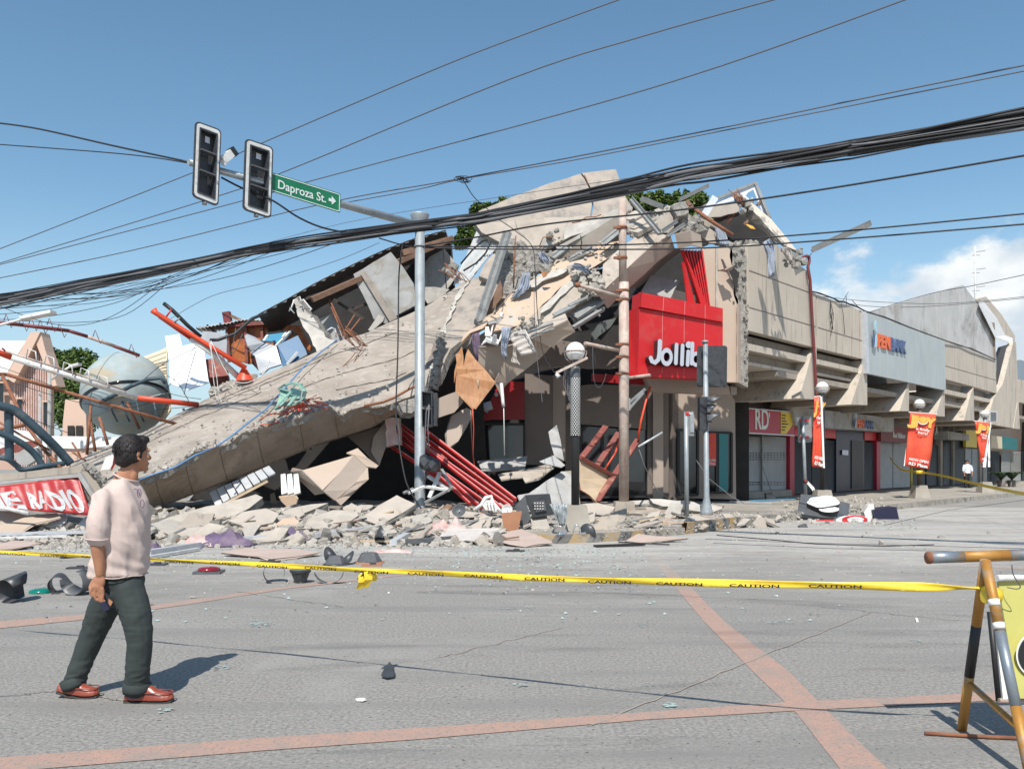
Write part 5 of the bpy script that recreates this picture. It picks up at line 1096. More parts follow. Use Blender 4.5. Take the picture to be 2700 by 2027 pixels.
mb = MB().prism([P(772,793,27.2), P(784,784,27.2), P(800,808,27.1), P(830,846,27),(P(858,888,26.8)), P(882,897,26.6), P(870,915,26.5), P(836,930,26.4), P(812,880,26.7), P(786,832,27)], V((.1,.5,0)),0,1,.05,.15); mb.build('shaft', [M['whitec'], M['fract']], cpk)
for pts in ([(776,790),(768,812),(762,820),(764,812),(776,826)],[(790,795),(800,790),(812,805),(822,815),(815,820)],[(784,786),(790,782),(795,800)],[(862,872),(875,864),(884,868),(886,890)]): MB().tube([P(x, y, 26.9) for x, y in pts],.025,5).build('rebar', M['whitemet'], cpk)
# rusty orange sheets, ducts and blue cabinet
piece('rusted_sheet', [(592,862),(640,858),(732,852),(740,860),(790,858),(800,880),(822,920),(800,945),(760,960),(700,955),(655,960),(600,940)],.05,('orangesheet', 'orangesheet'), 'wall of orange rusted metal sheet below the collapsed roof edge', 'metal sheet', .02, d0=28.6)
for i, x in enumerate((600,647,690,735)):
 mb = MB().beam(P(x, 858,28.5), P(x + 4,955,28.4),.09,.06, up=V((0,1,0))); tag(mb.build('sheet_post', M['rustred']),('first', 'second', 'third', 'fourth')[i] + ' dark red post from the left against the orange rusted sheet', 'post')
mb = MB().beam(P(592,860,28.4), P(738,850,28.4),.16,.1); tag(mb.build('sheet_rail', M['rustred']), 'dark red rail along the top of the orange rusted sheet', 'rail')
mb = MB().beam(P(597,823,28.4), P(604,862,28.4),.24,.2, up=V((0,1,0))); tag(mb.build('red_post', M['maroon']), 'thick dark red square tube sticking up above the orange sheet', 'tube')
mb = MB().beam(P(608,832,28.4), P(650,852,28.4),.1,.1); tag(mb.build('wood_rail', M['timber']), 'brown rail slanting right of the thick dark red tube', 'rail')
corr('roof_sheet', [(520,865,28),(735,832,28.5),(735,848,29.5),(535,880,29)],22,.02, 'whitemet', 'thin pale roofing sheet edge above the orange rusted sheet', 'roofing sheet')
mb = MB().beam(P(522,868,28.4), P(640,858,28.6),.5,.06); mb.beam(P(545,857,28.2), P(570,878,28.3),.08,.08); mb.beam(P(578,853,28.2), P(600,866,28.3),.08,.08); tag(mb.build('dark_eave', M['darkwood']), 'dark eave battens under the pale roofing sheet edge', 'eave')
dk = thing('metal_duct', P(560,930,27.4), 'dented grey sheet metal duct left of the orange rusted sheet', 'duct')
piece('side', [(534,873),(600,879),(597,931),(555,925),(530,900)],.04, 'sheetw', parent=dk, jag=0, d0=27.6)
bc = thing('blue_cabinet', P(720,960,26.6), 'blue cabinet with white rails overturned beside the broken column', 'cabinet')
piece('top', [(690,898,27),(702,882,27.4),(770,872,27.6),(764,880,27.3),(738,912,26.8),(726,900,26.9)],.05, 'bluel', parent=bc, jag=0)
piece('side', [(732,910,26.7),(785,884,27.0),(812,934,26.7),(760,962,26.4),(746,968,26.3)],.05, 'bluep', parent=bc, jag=0)
for a, b in (((706,884,27.2),(696,900,27)),((766,874,27.4),(728,912,26.7)),((784,928,26.5),(756,962,26.3)),((754,878,27.3),(745,890,27))): MB().beam(P(*a), P(*b),.07,.06).build('rail', M['whitemet'], bc)
MB().beam(P(700,880,27.4), P(770,871,27.6),.1,.06).build('edge', M['black'], bc); MB().beam(P(770,871,27.6), P(815,935,26.7),.1,.06).build('edge', M['black'], bc)
d2 = thing('metal_duct', P(690,980,26.4), 'crumpled grey duct hood in front of the blue cabinet', 'duct')
piece('hood', [(646,884,26.6),(652,880,26.8),(672,888,26.9),(694,903,26.8),(664,926,26.5),(654,912,26.4)],.04, 'sheetw', parent=d2, jag=0)
piece('body', [(660,930,26.4),(694,903,26.7),(728,912,26.5),(742,960,26.2),(710,970,26.0),(692,986,26.0),(684,985,26.0),(672,938,26.2)],.05, 'sheetw', parent=d2, jag=0)
piece('mouth', [(661,933,26.5),(673,938,26.3),(684,980,26.1),(664,958,26.6)],.03, 'glassdk', parent=d2, jag=0)
piece('sheet_metal', [(435,886,27.4),(472,881,27.4),(480,912,27.2),(535,900,27.2),(542,950,26.8),(550,1008,26.2),(494,1028,26.0),(448,1010,26.2),(446,950,26.8)],.03, 'glaresheet', 'dented metal sheet left of the orange mast, sun glare painted white', 'metal sheet', .01,.5)
piece('rusted_box', [(540,948,27.4),(590,940,27.4),(600,990,27),(548,996,26.8)],.6, 'rustred', 'dark rusty red box below the orange mast', 'box', 0)
piece('cream_siding', [(380,940,29),(440,915,29),(440,1030,28.4),(450,1080,28),(430,1110,28),(400,1100,28.2),(396,1010,28.6)],.05, 'cream', 'cream horizontal siding wall right of the spherical tank', 'siding', .02)
mb = MB()
for k in range(8): mb.beam(P(384,948+k * 13,28.7), P(438,928+k * 13,28.6),.02,.03)  # darker strips draw the shadow line under each siding board
tag(mb.build('siding_shadow_gap', M['conc']), 'thin strips drawing the lap shadows on the cream siding wall', 'batten')
mb = MB()
for k in range(90):
 u = random.random(); mb.rock(P(560+u * 110,1040 - u * 38+random.uniform(-12,6),25.6), random.uniform(.06,.2),0)
tag(mb.build('rubble', M['rubble']), 'heap of pale rubble along the back edge of the big slab under the orange mast', kind='stuff')
# ================================================================ poles, lamps, signals, wires
random.seed(31)
def AP(x, y, o=0):                                 # plane of the signal arm (along the street)
 r = V(((x - CX)/F, 1,(HY - y)/F)); c = V((0,0, CH)); p0 = P(1107,900,22.35)+NN * o
 return c + r * ((p0 - c).dot(NN)/r.dot(NN))
pb = G(1107,1376); 
sp = thing('signal_pole', pb, 'tall grey galvanised pole with a long arm carrying two empty traffic lights', 'pole')
zt = P(0,578,22.35).z; mb = MB().tube([pb, pb + V((0,0,.25)), pb + V((0,0,.3)), pb + V((0,0, zt))],[.2,.155,.142,.125],20); mb.build('shaft', M['galv'], sp)
mb = MB()
for k in range(6):
 a = k * math.pi / 3; mb.prism([pb + V((math.cos(a) * .13, math.sin(a) * .13,.0)), pb + V((math.cos(a) * .3, math.sin(a) * .3,.0)), pb + V((math.cos(a) * .14, math.sin(a) * .14,.45))], V((-math.sin(a), math.cos(a),0)) * .02)
mb.lathe(pb, [(.36,0),(.36,.03),(.0,.03)],24); mb.build('base_plate', M['galv'], sp)
mb = MB().lathe(pb + V((0,0, zt)),[(.125,-.35),(.15,-.2),(.19,-.08),(.25,.1),(.25,.13),(.0,.13)],20); mb.build('cap', M['galv'], sp)
arm0, arm1 = AP(1096,592), AP(497,428)
MB().tube([arm0, arm1],[.1,.07],14).build('arm', M['galv'], sp)
MB().tube([pb + V((0,0, P(0,650,22.3).z)), pb + V((0,0, P(0,647,22.3).z))],.15,16).build('clamp', M['steel'], sp)
# signal heads on the arm
def head(quad, par, ob, label):
 """quad px: TL TR BR BL of the backplate in the arm plane"""
 tl, tr, br, bl_ = [AP(x, y, ob) for x, y in quad]
 t = thing('traffic_light', (bl_ + br)/2, label, 'traffic light')
 def pt(u, v, o=0): return tl.lerp(tr, u).lerp(bl_.lerp(br, u), v)+NN * o
 def rr(u0, v0, u1, v1, ru, rv, o, n=4):
  ps = []
  for cx_, cy_, a0 in ((u1 - ru, v0+rv, -90),(u1 - ru, v1 - rv, 0),(u0+ru, v1 - rv, 90),(u0+ru, v0+rv, 180)):
   for k in range(n + 1):
    a = R(a0+90*k / n); ps.append(pt(cx_ + ru * math.cos(a), cy_ + rv * math.sin(a), o))
  return ps
 def ringp(outer, inner, th, m, nm):
  n = len(outer); mb = MB(); D = -NN * th
  vs = outer + inner + [p + D for p in outer] + [p + D for p in inner]; fs = []
  for i in range(n):
   j = (i + 1) % n; fs += [(i, i + n, j + n, j),(i + 2*n, j + 2*n, j + 3*n, i + 3*n),(i, j, j + 2*n, i + 2*n),(i + n, i + 3*n, j + 3*n, j + n)]
  mb.add(vs, fs); return mb.build(nm, M[m], t)
 ringp(rr(0,0,1,1,.16,.055,.0), rr(.05,.02,.95,.98,.13,.045,.0),.04, 'plastick', 'rim')
 ringp(rr(.05,.02,.95,.98,.13,.045,.006), rr(.15,.07,.85,.93,.02,.01,.006),.03, 'whitemet', 'backplate')
 D = -NN * .16
 ringp(rr(.15,.07,.85,.93,.02,.01,.02), rr(.2,.09,.8,.91,.02,.01,.02),.20, 'plastick', 'housing')
 MB().prism(rr(.16,.08,.84,.92,.02,.01,-.15),-NN * .05).build('back_shell', M['plastick'], t)
 for v in (.36,.63): MB().beam(pt(.2, v, .0), pt(.8, v, .0),.14,.03, up=V((0,0,1))).build('divider', M['plasticg'], t)
 for v in (.12,): MB().prism([pt(.5, v, -.14), pt(.68, v, -.14), pt(.68, v + .08,-.14), pt(.5, v + .08,-.14)], NN * .01).build('white_tag', M['paper'], t)
 mb = MB().tube([pt(.5,1.0,-.05), pt(.5,1.035,-.05)],.05,8); mb.tube([pt(.3,.0,-.1), pt(.3,.0,-.1) - NN * .1],.05,6); mb.build('bracket', M['steel'], t)
 return t
head(((516,318),(584,343),(576,545),(508,518)), sp, .25, 'left one of the two empty black traffic lights with pale rim on the arm')
head(((648,364),(721,389),(715,577),(641,552)), sp, .2, 'right one of the two empty black traffic lights, touching the street sign')
c = AP(600,414,.1); cm = thing('camera_box', c - V((0,0,.15)), 'small grey camera housing on top of the signal arm between the traffic lights', 'camera')
MB().beam(AP(585,425,.1), AP(612,402,.1),.16,.16).build('housing', M['whitemet'], cm); MB().beam(AP(609,405,.1), AP(617,399,.1),.19,.19).build('hood', M['black'], cm); MB().beam(AP(590,424,.1), AP(590,437,.08),.1,.16).build('foot', M['whitemet'], cm)
# street name sign
ss = thing('street_sign', AP(897,560,.12), 'green street name sign lettered Daproza St. with a white arrow on the signal arm', 'sign')
q = [AP(x, y, .12) for x, y in ((712,453),(898,511),(897,561),(712,503))]
MB().prism(q, -NN * .02).build('plate', M['signgreen'], ss)
qi = [AP(x, y, .124) for x, y in ((715,457),(895.5,513.5),(894.5,557.5),(715,501))]
mb = MB()
for i in range(4): mb.beam(qi[i], qi[(i + 1) % 4],.018,.006, up=NN)
mb.build('border', M['signwhite'], ss)
mb = MB(); put_text(mb, 'Daproza St.', AP(731,496,.124), AP(859,535,.124),.20,0,.012,.004,.004, NN, stretch=True); mb.build('lettering', M['signwhite'], ss)
def ap(pts, o): return [AP(x, y, o) for x, y in pts]
MB().prism(ap([(867,522),(875,524.5),(875,517),(886,531),(875,540),(875,532.5),(867,530)],.128),-NN * .004).build('arrow', M['signwhite'], ss)
# black twin box and hanging lamps on the pole
tbx = thing('signal_box', P(1142,1125,22), 'open black two-part signal housing strapped to the right of the signal pole', 'signal box')
for y0, y1 in ((1033,1072),(1078,1124)):
 mb = MB()
 A, B, Cc, D = (P(x, y, 21.9) for x, y in ((1113, y0),(1138, y0+2),(1139, y1),(1114, y1)))
 for a, b in ((A, B),(B, Cc),(Cc, D),(D, A)): mb.beam(a + V((0,.12,0)), b + V((0,.12,0)),.025,.28, up=V((0,1,0)))
 mb.prism([A + V((0,.25,0)), B + V((0,.25,0)), Cc + V((0,.25,0)), D + V((0,.25,0))], V((0,.02,0))); mb.build('housing', M['plastick'], tbx)
MB().box(P(1147,1080,22.2),(.12,.3,.85)).build('back_shell', M['plastick'], tbx)
hl = thing('hanging_lamps', P(1125,1262,21.9), 'pair of black lamp housings dangling by cables beside the signal pole', 'lamp housing')
for x, y, r_ in ((1122,1222,.22),(1140,1228,.2)):
 mb = MB().lathe(P(x, y, 21.8),[(.0,-.12),(r_ * .6,-.12),(r_, .05),(r_ * 1.05,.1),(r_ * .5,.22),(0,.22)],8, smooth=False, axis=V((.5,-.6,.5))); mb.build('housing', M['plastick'], hl)
MB().beam(P(1128,1240,21.8), P(1120,1270,21.8),.22,.03, w2=.08).build('flap', M['plastick'], hl)
for pts in ([(1128,1196,21.8),(1121,1150,21.8),(1124,1085,21.8),(1132,1066,21.8)],[(1132,1196,21.8),(1128,1130,21.8),(1132,1068,21.8)]): MB().tube([P(*p) for p in pts],.016,5).build('cable', M['cableg'], hl)
# rusty tall pole with its pedestal
rb = G(1645,1354,.15)
rp_ = thing('steel_pole', rb, 'tall rust stained white pole on a concrete block before the red sign', 'pole')
MB().hexa([rb + V((x * s_, y * s_, z)) for s_, z in ((.3,0),(.25,.34)) for x, y in ((-1,-1),(1,-1),(1,1),(-1,1))]).build('footing', M['conc'], rp_)
d = rb.y; zz = lambda y: P(0, y, d).z
MB().tube([rb + V((0,0,.3)), V((rb.x, d, zz(745)))],.138,18).build('lower_shaft', M['rustpole'], rp_)
MB().tube([V((rb.x - .03, d, zz(746))), V((rb.x - .04, d, zz(527)))],.108,18).build('upper_shaft', M['rustpole'], rp_)
for y in (600,680,766,790,908,941,985): 
 x = 1640 if y < 745 else 1645; mb = MB().tube([P(x, y - 3, d), P(x, y + 3, d)],.15,14); mb.beam(P(x - 22, y, d - .1), P(x - 4, y, d - .1),.08,.06); mb.build('clamp', M['rust'], rp_)
for a, b in (((1522,751, d - .8),(1636,783, d)),((1542,905, d - .8),(1636,925, d))): MB().tube([P(*a), P(*b)],.05,10).build('side_bar', M['rustpole'], rp_)
MB().tube([P(1658,996, d), P(1715,989, d - .3)],.045,8).build('side_bar', M['rustpole'], rp_)
MB().tube([P(1522,746, d - .85), P(1524,757, d - .85)],.07,8).build('end_clamp', M['rust'], rp_)
mb = MB().beam(P(1659,1062, d), P(1702,1025, d - .2),.07,.07); mb.beam(P(1659,1078, d), P(1697,1035, d - .2),.07,.07); mb.beam(P(1659,1050, d), P(1659,1082, d),.06,.1, up=V((0,1,0))); mb.build('bracket', M['steel'], rp_)
# globe street lamps
def lamp(x, yb, yg, label, pipe_m='black', tilt=0):
 b = G(x, yb, .15); d = b.y; zg = P(0, yg, d).z; t = thing('street_lamp', b, label, 'street lamp', 'globe street lamps along the kerb')
 MB().hexa([b + V((p * s_, q_ * s_, z)) for s_, z in ((.31,0),(.22,.52)) for p, q_ in ((-1,-1),(1,-1),(1,1),(-1,1))]).build('footing', M['pave'], t)
 MB().tube([b + V((0,0,.5)), V((b.x, d, zg - .22))],.085,14).build('post', M[pipe_m], t)
 g_ = V((b.x, d, zg)); MB().sphere(g_, .2,24,16).build('globe', M['lampglobe'], t)
 mb = MB().lathe(g_, [(.205,-.01),(.215,0),(.205,.015)],24)
 for k in range(6):
  a = k * math.pi / 3; mb.tube([g_ + V((math.cos(a) * .24, math.sin(a) * .24,0)), g_ + V((math.cos(a) * .2, math.sin(a) * .2,-.14)), g_ + V((math.cos(a) * .07, math.sin(a) * .07,-.25))],.008,5)
 mb.tube([g_ + V((.24*math.cos(k * math.pi / 12),.24*math.sin(k * math.pi / 12),0)) for k in range(24)],.008,5, closed=True)
 mb.build('cage', M['rustpole'], t); MB().lathe(g_, [(.05,-.32),(.09,-.24),(.1,-.18)],14).build('neck', M['plastick'], t)
 return t, b, d
l1, b1, d1 = lamp(1517,1397,927, 'nearest globe street lamp, its perforated post dotted white for light showing through')
mb = MB(); holes = MB(); z0, z1 = P(0,1150, d1).z, P(0,972, d1).z; nrow = 32
mb.tube([V((b1.x, d1, z0)), V((b1.x, d1, z1)), V((b1.x, d1, z1 + .1))],[.1,.1,.06],20); mb.build('perforated_sleeve', M['plasticg'], l1)
for k in range(nrow):
 z = z0 + .03+(z1 - z0 - .2)*k / nrow
 for j in range(12):
  a = 2*math.pi * (j + .5*(k % 2))/12; nrm = V((math.cos(a), math.sin(a),0)); c = V((b1.x, d1, z))+nrm * .1; s_ = V((-nrm.y, nrm.x, 0)) * .014; zv = V((0,0,.014))
  holes.add([c + nrm * .002+s_ * math.cos(q)+zv * math.sin(q) for q in [w * math.pi / 4 for w in range(8)]],[tuple(range(8))])
holes.build('light_dots', M['whitepl'], l1)  # white discs painting the light that shows through the perforations
MB().beam(P(1466,983, d1 - .2), P(1549,943, d1 - .2),.03,.05).build('loose_rod', M['rustpole'], l1)
MB().tube([P(1466,985, d1 - .2), P(1474,994, d1 - .2)],[.03,.05],8).build('socket', M['whitemet'], l1)
l2, b2, d2_ = lamp(2168,1333,1022, 'globe street lamp behind the narrow folded red banner')
l3, b3, d3_ = lamp(2424,1313,1065, 'globe street lamp with the broad red promo banner', 'bark')
l4, b4, d4_ = lamp(2597,1298,1092, 'farthest street lamp, its globe hidden behind the twisted red banner', 'galv')
def banner(quad, d, label, strips=()):
 A = [P(x, y, d) for x, y in quad]; c = (A[2]+A[3])/2
 t = thing('promo_banner', c, label, 'banner', 'red promo banners on the street lamps')
 def pt(u, v, o=0): return A[0].lerp(A[1], u).lerp(A[3].lerp(A[2], u), v)+V((0,-1,0))*o
 rows = [[pt(j / 8, i / 12,.05*math.sin(j * 1.3)*(i / 12) + .02*math.sin(i)) for j in range(9)] for i in range(13)]
 MB().sheet(rows, .012,0, smooth=True, dirn=(0,1,0)).build('cloth', M['promo'], t)
 def tx(w_, u0, v0, u1, v1, h, m, bold=.02):
  mb = MB(); a, b = pt(u0, v0,.09), pt(u1, v1,.09); put_text(mb, w_, a, b, h, 0, bold, .005,.0, V((0,-1,0)), stretch=True); mb.build('lettering', M[m], t)
 H = (A[0] - A[3]).length
 tx('J', .05,.22,.3,.225, H * .16, 'promoyel', .09); tx('Y', .64,.235,.97,.25, H * .16, 'promoyel', .09)
 tx('is finally', .24,.31,.80,.325, H * .045, 'promowhite'); tx('here!', .34,.38,.72,.388, H * .05, 'promowhite')
 tx('NOW OPEN', .1,.88,.86,.90, H * .045, 'promowhite', .03); tx('RD Plaza', .1,.965,.86,.985, H * .055, 'promowhite', .03)
 ctr = pt(.48,.14,.085); k_ = (A[1] - A[0]).length; e1 = (A[1] - A[0]).normalized(); e3 = V((0,0,1))
 for r0, m_, o_, sy_ in ((.2, 'promowhite', .0,-.1),(.19, 'promoyel', .008,.35),(.15, 'timber', .014,.0),(.13, 'promoyel', .018,.45)):
  MB().add([ctr + (e1*math.cos(a)+e3*(math.sin(a)*(.72 if m_ != 'timber' else .18)+sy_ * .4))*r0*k_ + V((0,-o_, 0)) for a in [w * math.pi / 10 for w in range(20)]],[tuple(range(20))]).build('burger_emblem', M[m_], t)
 MB().beam(pt(-.05,-.005,-.02), pt(1.05,-.005,-.02),.04,.04).build('rod', M['whitemet'], t)
 for q4 in strips: MB().prism([P(x, y, d - .1) for x, y in q4], V((0,.01,0))).build('hem', M['promowhite'], t)
 return t
banner(((2400,1087),(2468,1092),(2452,1237),(2385,1228)),34.0, 'broad flat red promo banner reading JOY is finally here', [((2389,1180),(2386,1228),(2383,1228))])
banner(((2147,1047),(2163,1045),(2170,1233),(2141,1230)),27.7, 'narrow folded red promo banner nearest the grey sign board', [((2163,1045),(2168,1046),(2175,1234),(2170,1233))])
banner(((2570,1110),(2612,1115),(2596,1228),(2587,1224)),41.2, 'twisted triangular red promo banner on the farthest lamp', [((2612,1114),(2614,1116),(2599,1232),(2591,1231)),((2606,1162),(2610,1150),(2611,1231),(2605,1231))])
# pole with the back of a signal and a side signal
b = G(1863,1360,.15); d = b.y; tp = thing('signal_post', b, 'slim grey post with two black traffic signal heads before the fast food window', 'signal post')
MB().tube([b, b + V((0,0,.12)), b + V((0,0,.5)), V((b.x - .03, d, P(0,902, d).z))],[.17,.16,.072,.062],12).build('post', M['galv'], tp)
MB().lathe(b, [(.24,0),(.24,.03),(0,.03)],8, smooth=False).build('base_plate', M['rustpole'], tp)
MB().tube([P(1859,898, d), P(1859,904, d)],.085,12).build('cap', M['galv'], tp)
f_ = d + .25
MB().prism([P(x, y, f_) for x, y in ((1838,916),(1842,912),(1905,911),(1909,915),(1908,1015),(1904,1020),(1840,1020),(1837,1016))], V((.1,.05,0))).build('backplate', M['plastick'], tp)
MB().prism([P(x, y, f_ - .14) for x, y in ((1866,925),(1898,925),(1898,1018),(1866,1018))], V((.02,.14,0))).build('rear_housing', M['plastick'], tp)
MB().box(P(1852,1091, d + .05),(.2,.3,.88)).build('side_housing', M['plastick'], tp)
for y in (1062,1083,1105):
 c = P(1864, y, d - .12); ax = V((.97,-.22,-.04)); n = 14; mb = MB(); rr_ = .155; d_, e1, e2 = frame(ax); rows = []
 for i in range(2):
  row = []
  for k in range(n + 1):
   a = R(-30)+R(240)*k / n; L_ = .0 if i == 0 else (.36 if y != 1083 else .26)*(.35 + .65*max(0, math.sin(a)))
   row.append(c + ax * L_ + (e1*math.cos(a)+e2*math.sin(a))*rr_)
  rows.append(row)
 MB().sheet(rows, .012,0, smooth=True).build('visor', M['plasticg'], tp)
 MB().tube([c, c + ax * .03],.14,14).build('lens', M['lensred' if y == 1083 else 'black'], tp)
b = G(1811,1361,.15); d = b.y; sgp = thing('sign_post', b, 'short grey post with a narrow sign board seen from behind, left of the signal post', 'sign')
MB().tube([b, V((b.x - .02, d, P(0,1090, d).z))],.058,12).build('post', M['galv'], sgp)
MB().prism([P(x, y, d + .08) for x, y in ((1803,1085),(1829,1084),(1830,1149),(1804,1149))], V((0,.01,0))).build('board', M['steel'], sgp)
MB().beam(P(1825,1092, d + .07), P(1825,1140, d + .07),.1,.03, up=V((0,1,0))).build('channel', M['galv'], sgp); MB().box(P(1812,1090, d - .06),(.09,.03,.07)).build('red_tag', M['redacp'], sgp); MB().box(P(1820,1090, d + .06),(.14,.02,.03)).build('white_tag', M['whitemet'], sgp)
b = G(2125,1322,.15); d = b.y; sg3 = thing('sign_post', b, 'grey post with a rounded sign board seen from behind, beside the narrow folded red banner', 'sign')
MB().tube([b, V((b.x - .12, d, P(0,1098, d).z))],.06,12).build('post', M['galv'], sg3)
MB().prism([P(x, y, d + .08) for x, y in ((2103,1101),(2106,1098),(2136,1096),(2139,1099),(2141,1162),(2138,1166),(2107,1167),(2104,1163))], V((0,.012,0))).build('board', M['steel'], sg3)
MB().prism([P(x, y, d + .05) for x, y in ((2100,1101),(2113,1097),(2112,1104),(2103,1113))], V((0,.012,0))).build('bent_corner', M['whitemet'], sg3)
for y in (1108,1153): MB().beam(P(2109, y, d), P(2133, y, d),.02,.08).build('red_bracket', M['redpaint'], sg3)
MB().tube([P(2120,1270, d - .1), P(2128,1268, d - .1)],.07,8).build('ring', M['maroon'], sg3)
MB().sheet([[P(2124,1270, d - .1), P(2130,1268, d - .1)],[P(2140,1290, d - .2), P(2146,1284, d - .2)],[P(2150,1304, d - .3), P(2153,1300, d - .3)]],.01,0).build('torn_bag', M['whitemet'], sg3)
# ------------------------------------------------ wires
def cat_rom(p, n=6):
 out = []
 for i in range(len(p) - 1):
  a = p[max(i - 1,0)]; b = p[i]; c = p[i + 1]; e = p[min(i + 2, len(p) - 1)]
  for k in range(n):
   t = k / n; out.append(.5*((2*b)+(c - a)*t + (2*a - 5*b + 4*c - e)*t * t + (3*b - a - 3*c + e)*t ** 3))
 out.append(p[-1]); return out
def ext(q):                                        # carry a wire on beyond the picture's edges
 x0, x1 = (CX + F * p.x / p.y for p in (q[0], q[-1]))
 if x0 < -5: q = [q[0]+(q[0] - q[1]).normalized()*14]+q
 if x1 > 2695 or 1650 < x1 < 2430 and CH + 0 < q[-1].z and HY - F * (q[-1].z - CH)/q[-1].y < 0: q = q + [q[-1]+(q[-1] - q[-2]).normalized()*9]
 return q
def wire(pts, r, label, m='wire', name='overhead_wire', seg=5, n=6):
 o = MB().tube(ext(cat_rom([P(*p) for p in pts], n)), r, seg).build(name, M[m]); return tag(o, label, 'wire', 'overhead wires')
PA, PB = V((-15.4,25.6)), V((7.4,12.3))
def pd(x):                                         # depth of the bundle at pixel column x
 k = (x - CX)/F; D_ = PB - PA; t = (k * PA.y - PA.x)/(D_.x - k * D_.y); return PA.y + t * D_.y
path = [(-120,808),(0,789),(200,752),(497,697),(640,668),(795,640),(1090,593),(1254,573),(1641,499),(1800,464),(2200,393),(2700,318),(2900,290)]
cb_ = thing('cable_bundle', P(1090,593, pd(1090)), 'thick black bundle of many cables sagging across the whole picture', 'cable bundle')
def spread(x): return 22 if x < 100 else (22 - (x - 100)/500*11 if x < 600 else (11+(x - 600)/2100*20))
for k in range(26):
 ph, am, bs = random.uniform(0,9), random.uniform(.1,.5), random.uniform(-1,1); pts = []
 for x, y in path:
  for dx in (0,90):
   if x + dx > 2900: continue
   i = max(j for j in range(len(path)) if path[j][0] <= x + dx); i = min(i, len(path) - 2); t = (x + dx - path[i][0])/(path[i + 1][0] - path[i][0]); yy = path[i][1]+t * (path[i + 1][1] - path[i][1])
   if dx and x + dx > path[min(i + 1, len(path) - 1)][0]: continue
   off = spread(x + dx)*(bs * .8+am * math.sin((x + dx) * .006+ph)); pts.append((x + dx, yy + off, pd(x + dx)+random.uniform(-.08,.08)))
 MB().tube(ext(cat_rom([P(*p) for p in pts],4)), random.choice((.012,.016,.02,.026,.034)),5).build('strand', M['cable' if k % 4 else 'cableg'], cb_)
for k in range(8):      # looser strands drooping under it at the left and the right
 x0 = random.uniform(-60,200); x1 = random.uniform(500,1000); s0 = random.uniform(15,50); pts = []
 for i in range(6):
  x = x0+(x1 - x0)*i / 5; yy = 789 - (x) * .193; pts.append((x, yy + s0*math.sin(math.pi * i / 5)+10, pd(x)))
 MB().tube(cat_rom([P(*p) for p in pts],4),.008,4).build('loose_strand', M['cable'], cb_)
MB().tube(cat_rom([P(*p) for p in ((1600,500, pd(1600)),(1700,488, pd(1700)),(1850,468, pd(1850)))],4),.03,6).build('red_strand', M['maroon'], cb_)
wire([(-20,664,30),(505,457,26),(720,365,24),(1150,182,21),(1400,85,20),(1660,-10,19)],.016, 'topmost thin grey wire, leaving the picture above its middle')
wire([(-20,700,30),(513,537,26),(738,458,24),(1343,210,20),(1700,95,18.5),(2085,-12,17)],.016, 'second thin grey wire from the top, above the summit of the ruin')
wire([(-20,703,30),(635,531,25),(818,478,24),(1465,305,20),(1900,175,18),(2420,-12,16)],.016, 'third thin grey wire from the top')
wire([(-20,737,30),(350,660,28),(854,537,25),(1221,470,22),(1831,352,19),(2300,255,17.5),(2740,165,16)],.016, 'upper one of the twin grey wires meeting at the knot above the ruin')
wire([(898,537,24.5),(1100,500,22.8),(1221,472,22),(1500,425,20.4),(1831,360,19),(2300,268,17.5),(2740,180,16)],.014, 'lower one of the twin grey wires meeting at the knot above the ruin')
mb = MB()
for k in range(4): mb.tube([P(1221+24*math.cos(a)*(1 - .2*k),472+8*math.sin(a + k)+k, 22) for a in [w * math.pi / 5 for w in range(10)]],.01,4, closed=True)
mb.rock(P(1221,470,22),.06,0); tag(mb.build('wire_knot', M['cable']), 'small knot of coiled wire on the twin grey wires', 'wire knot')
wire([(1221,474,22),(1250,520,22.5),(1288,554,23),(1310,575,24),(1360,610,25),(1405,655,26),(1412,760,25),(1420,850,24.5),(1432,930,23),(1465,985,21),(1500,1010,18.6),(1520,990,17.9)],.012, 'thin wire falling from the wire knot down to the nearest lamp', 'cable')
wire([(-20,323,22),(100,340,21),(300,385,20),(500,428,18.6)],.022, 'thick black wire from the upper left edge to the left traffic light', 'cable')
wire([(-20,380,22),(250,400,21),(392,414,20),(500,431,18.6)],.014, 'thin black wire just under the thick one at the left edge', 'cable')
wire([(583,468,18.4),(640,497,18.6),(715,527,18.8),(790,575,19.2),(860,603,19.6),(943,617,20)],.022, 'black cable drooping from the signal arm into the cable bundle', 'cable')
wire([(1000,628,21),(1050,643,22),(1096,653,22.3)],.018, 'short black cable joining the bundle to the pole clamp', 'cable')
wire([(1121,653,22.3),(1300,657,22),(1800,656,20),(2200,632,18.5),(2740,588,17)],.018, 'lower of the two level black wires running right from the pole clamp', 'cable')
wire([(1121,650,22.3),(1400,650,21.5),(1800,640,20),(2200,612,18.5),(2740,560,17)],.018, 'upper of the two level black wires running right from the pole clamp', 'cable')
wire([(1121,648,22.3),(1260,625,22),(1450,590,21),(1800,553,19.5),(2200,495,18),(2740,404,16)],.022, 'black wire rising right from the pole clamp over the upturned window frame', 'cable')
wire([(200,790,30),(500,700,27),(900,590,25),(1350,515,22),(1860,440,19),(2300,360,17),(2740,290,15)],.007, 'hair thin wire crossing behind the cable bundle')
wire([(450,840,24),(560,780,22),(700,745,21),(880,690,20),(1000,640,19.5)],.007, 'hair thin wire looping below the bundle left of the signal pole')
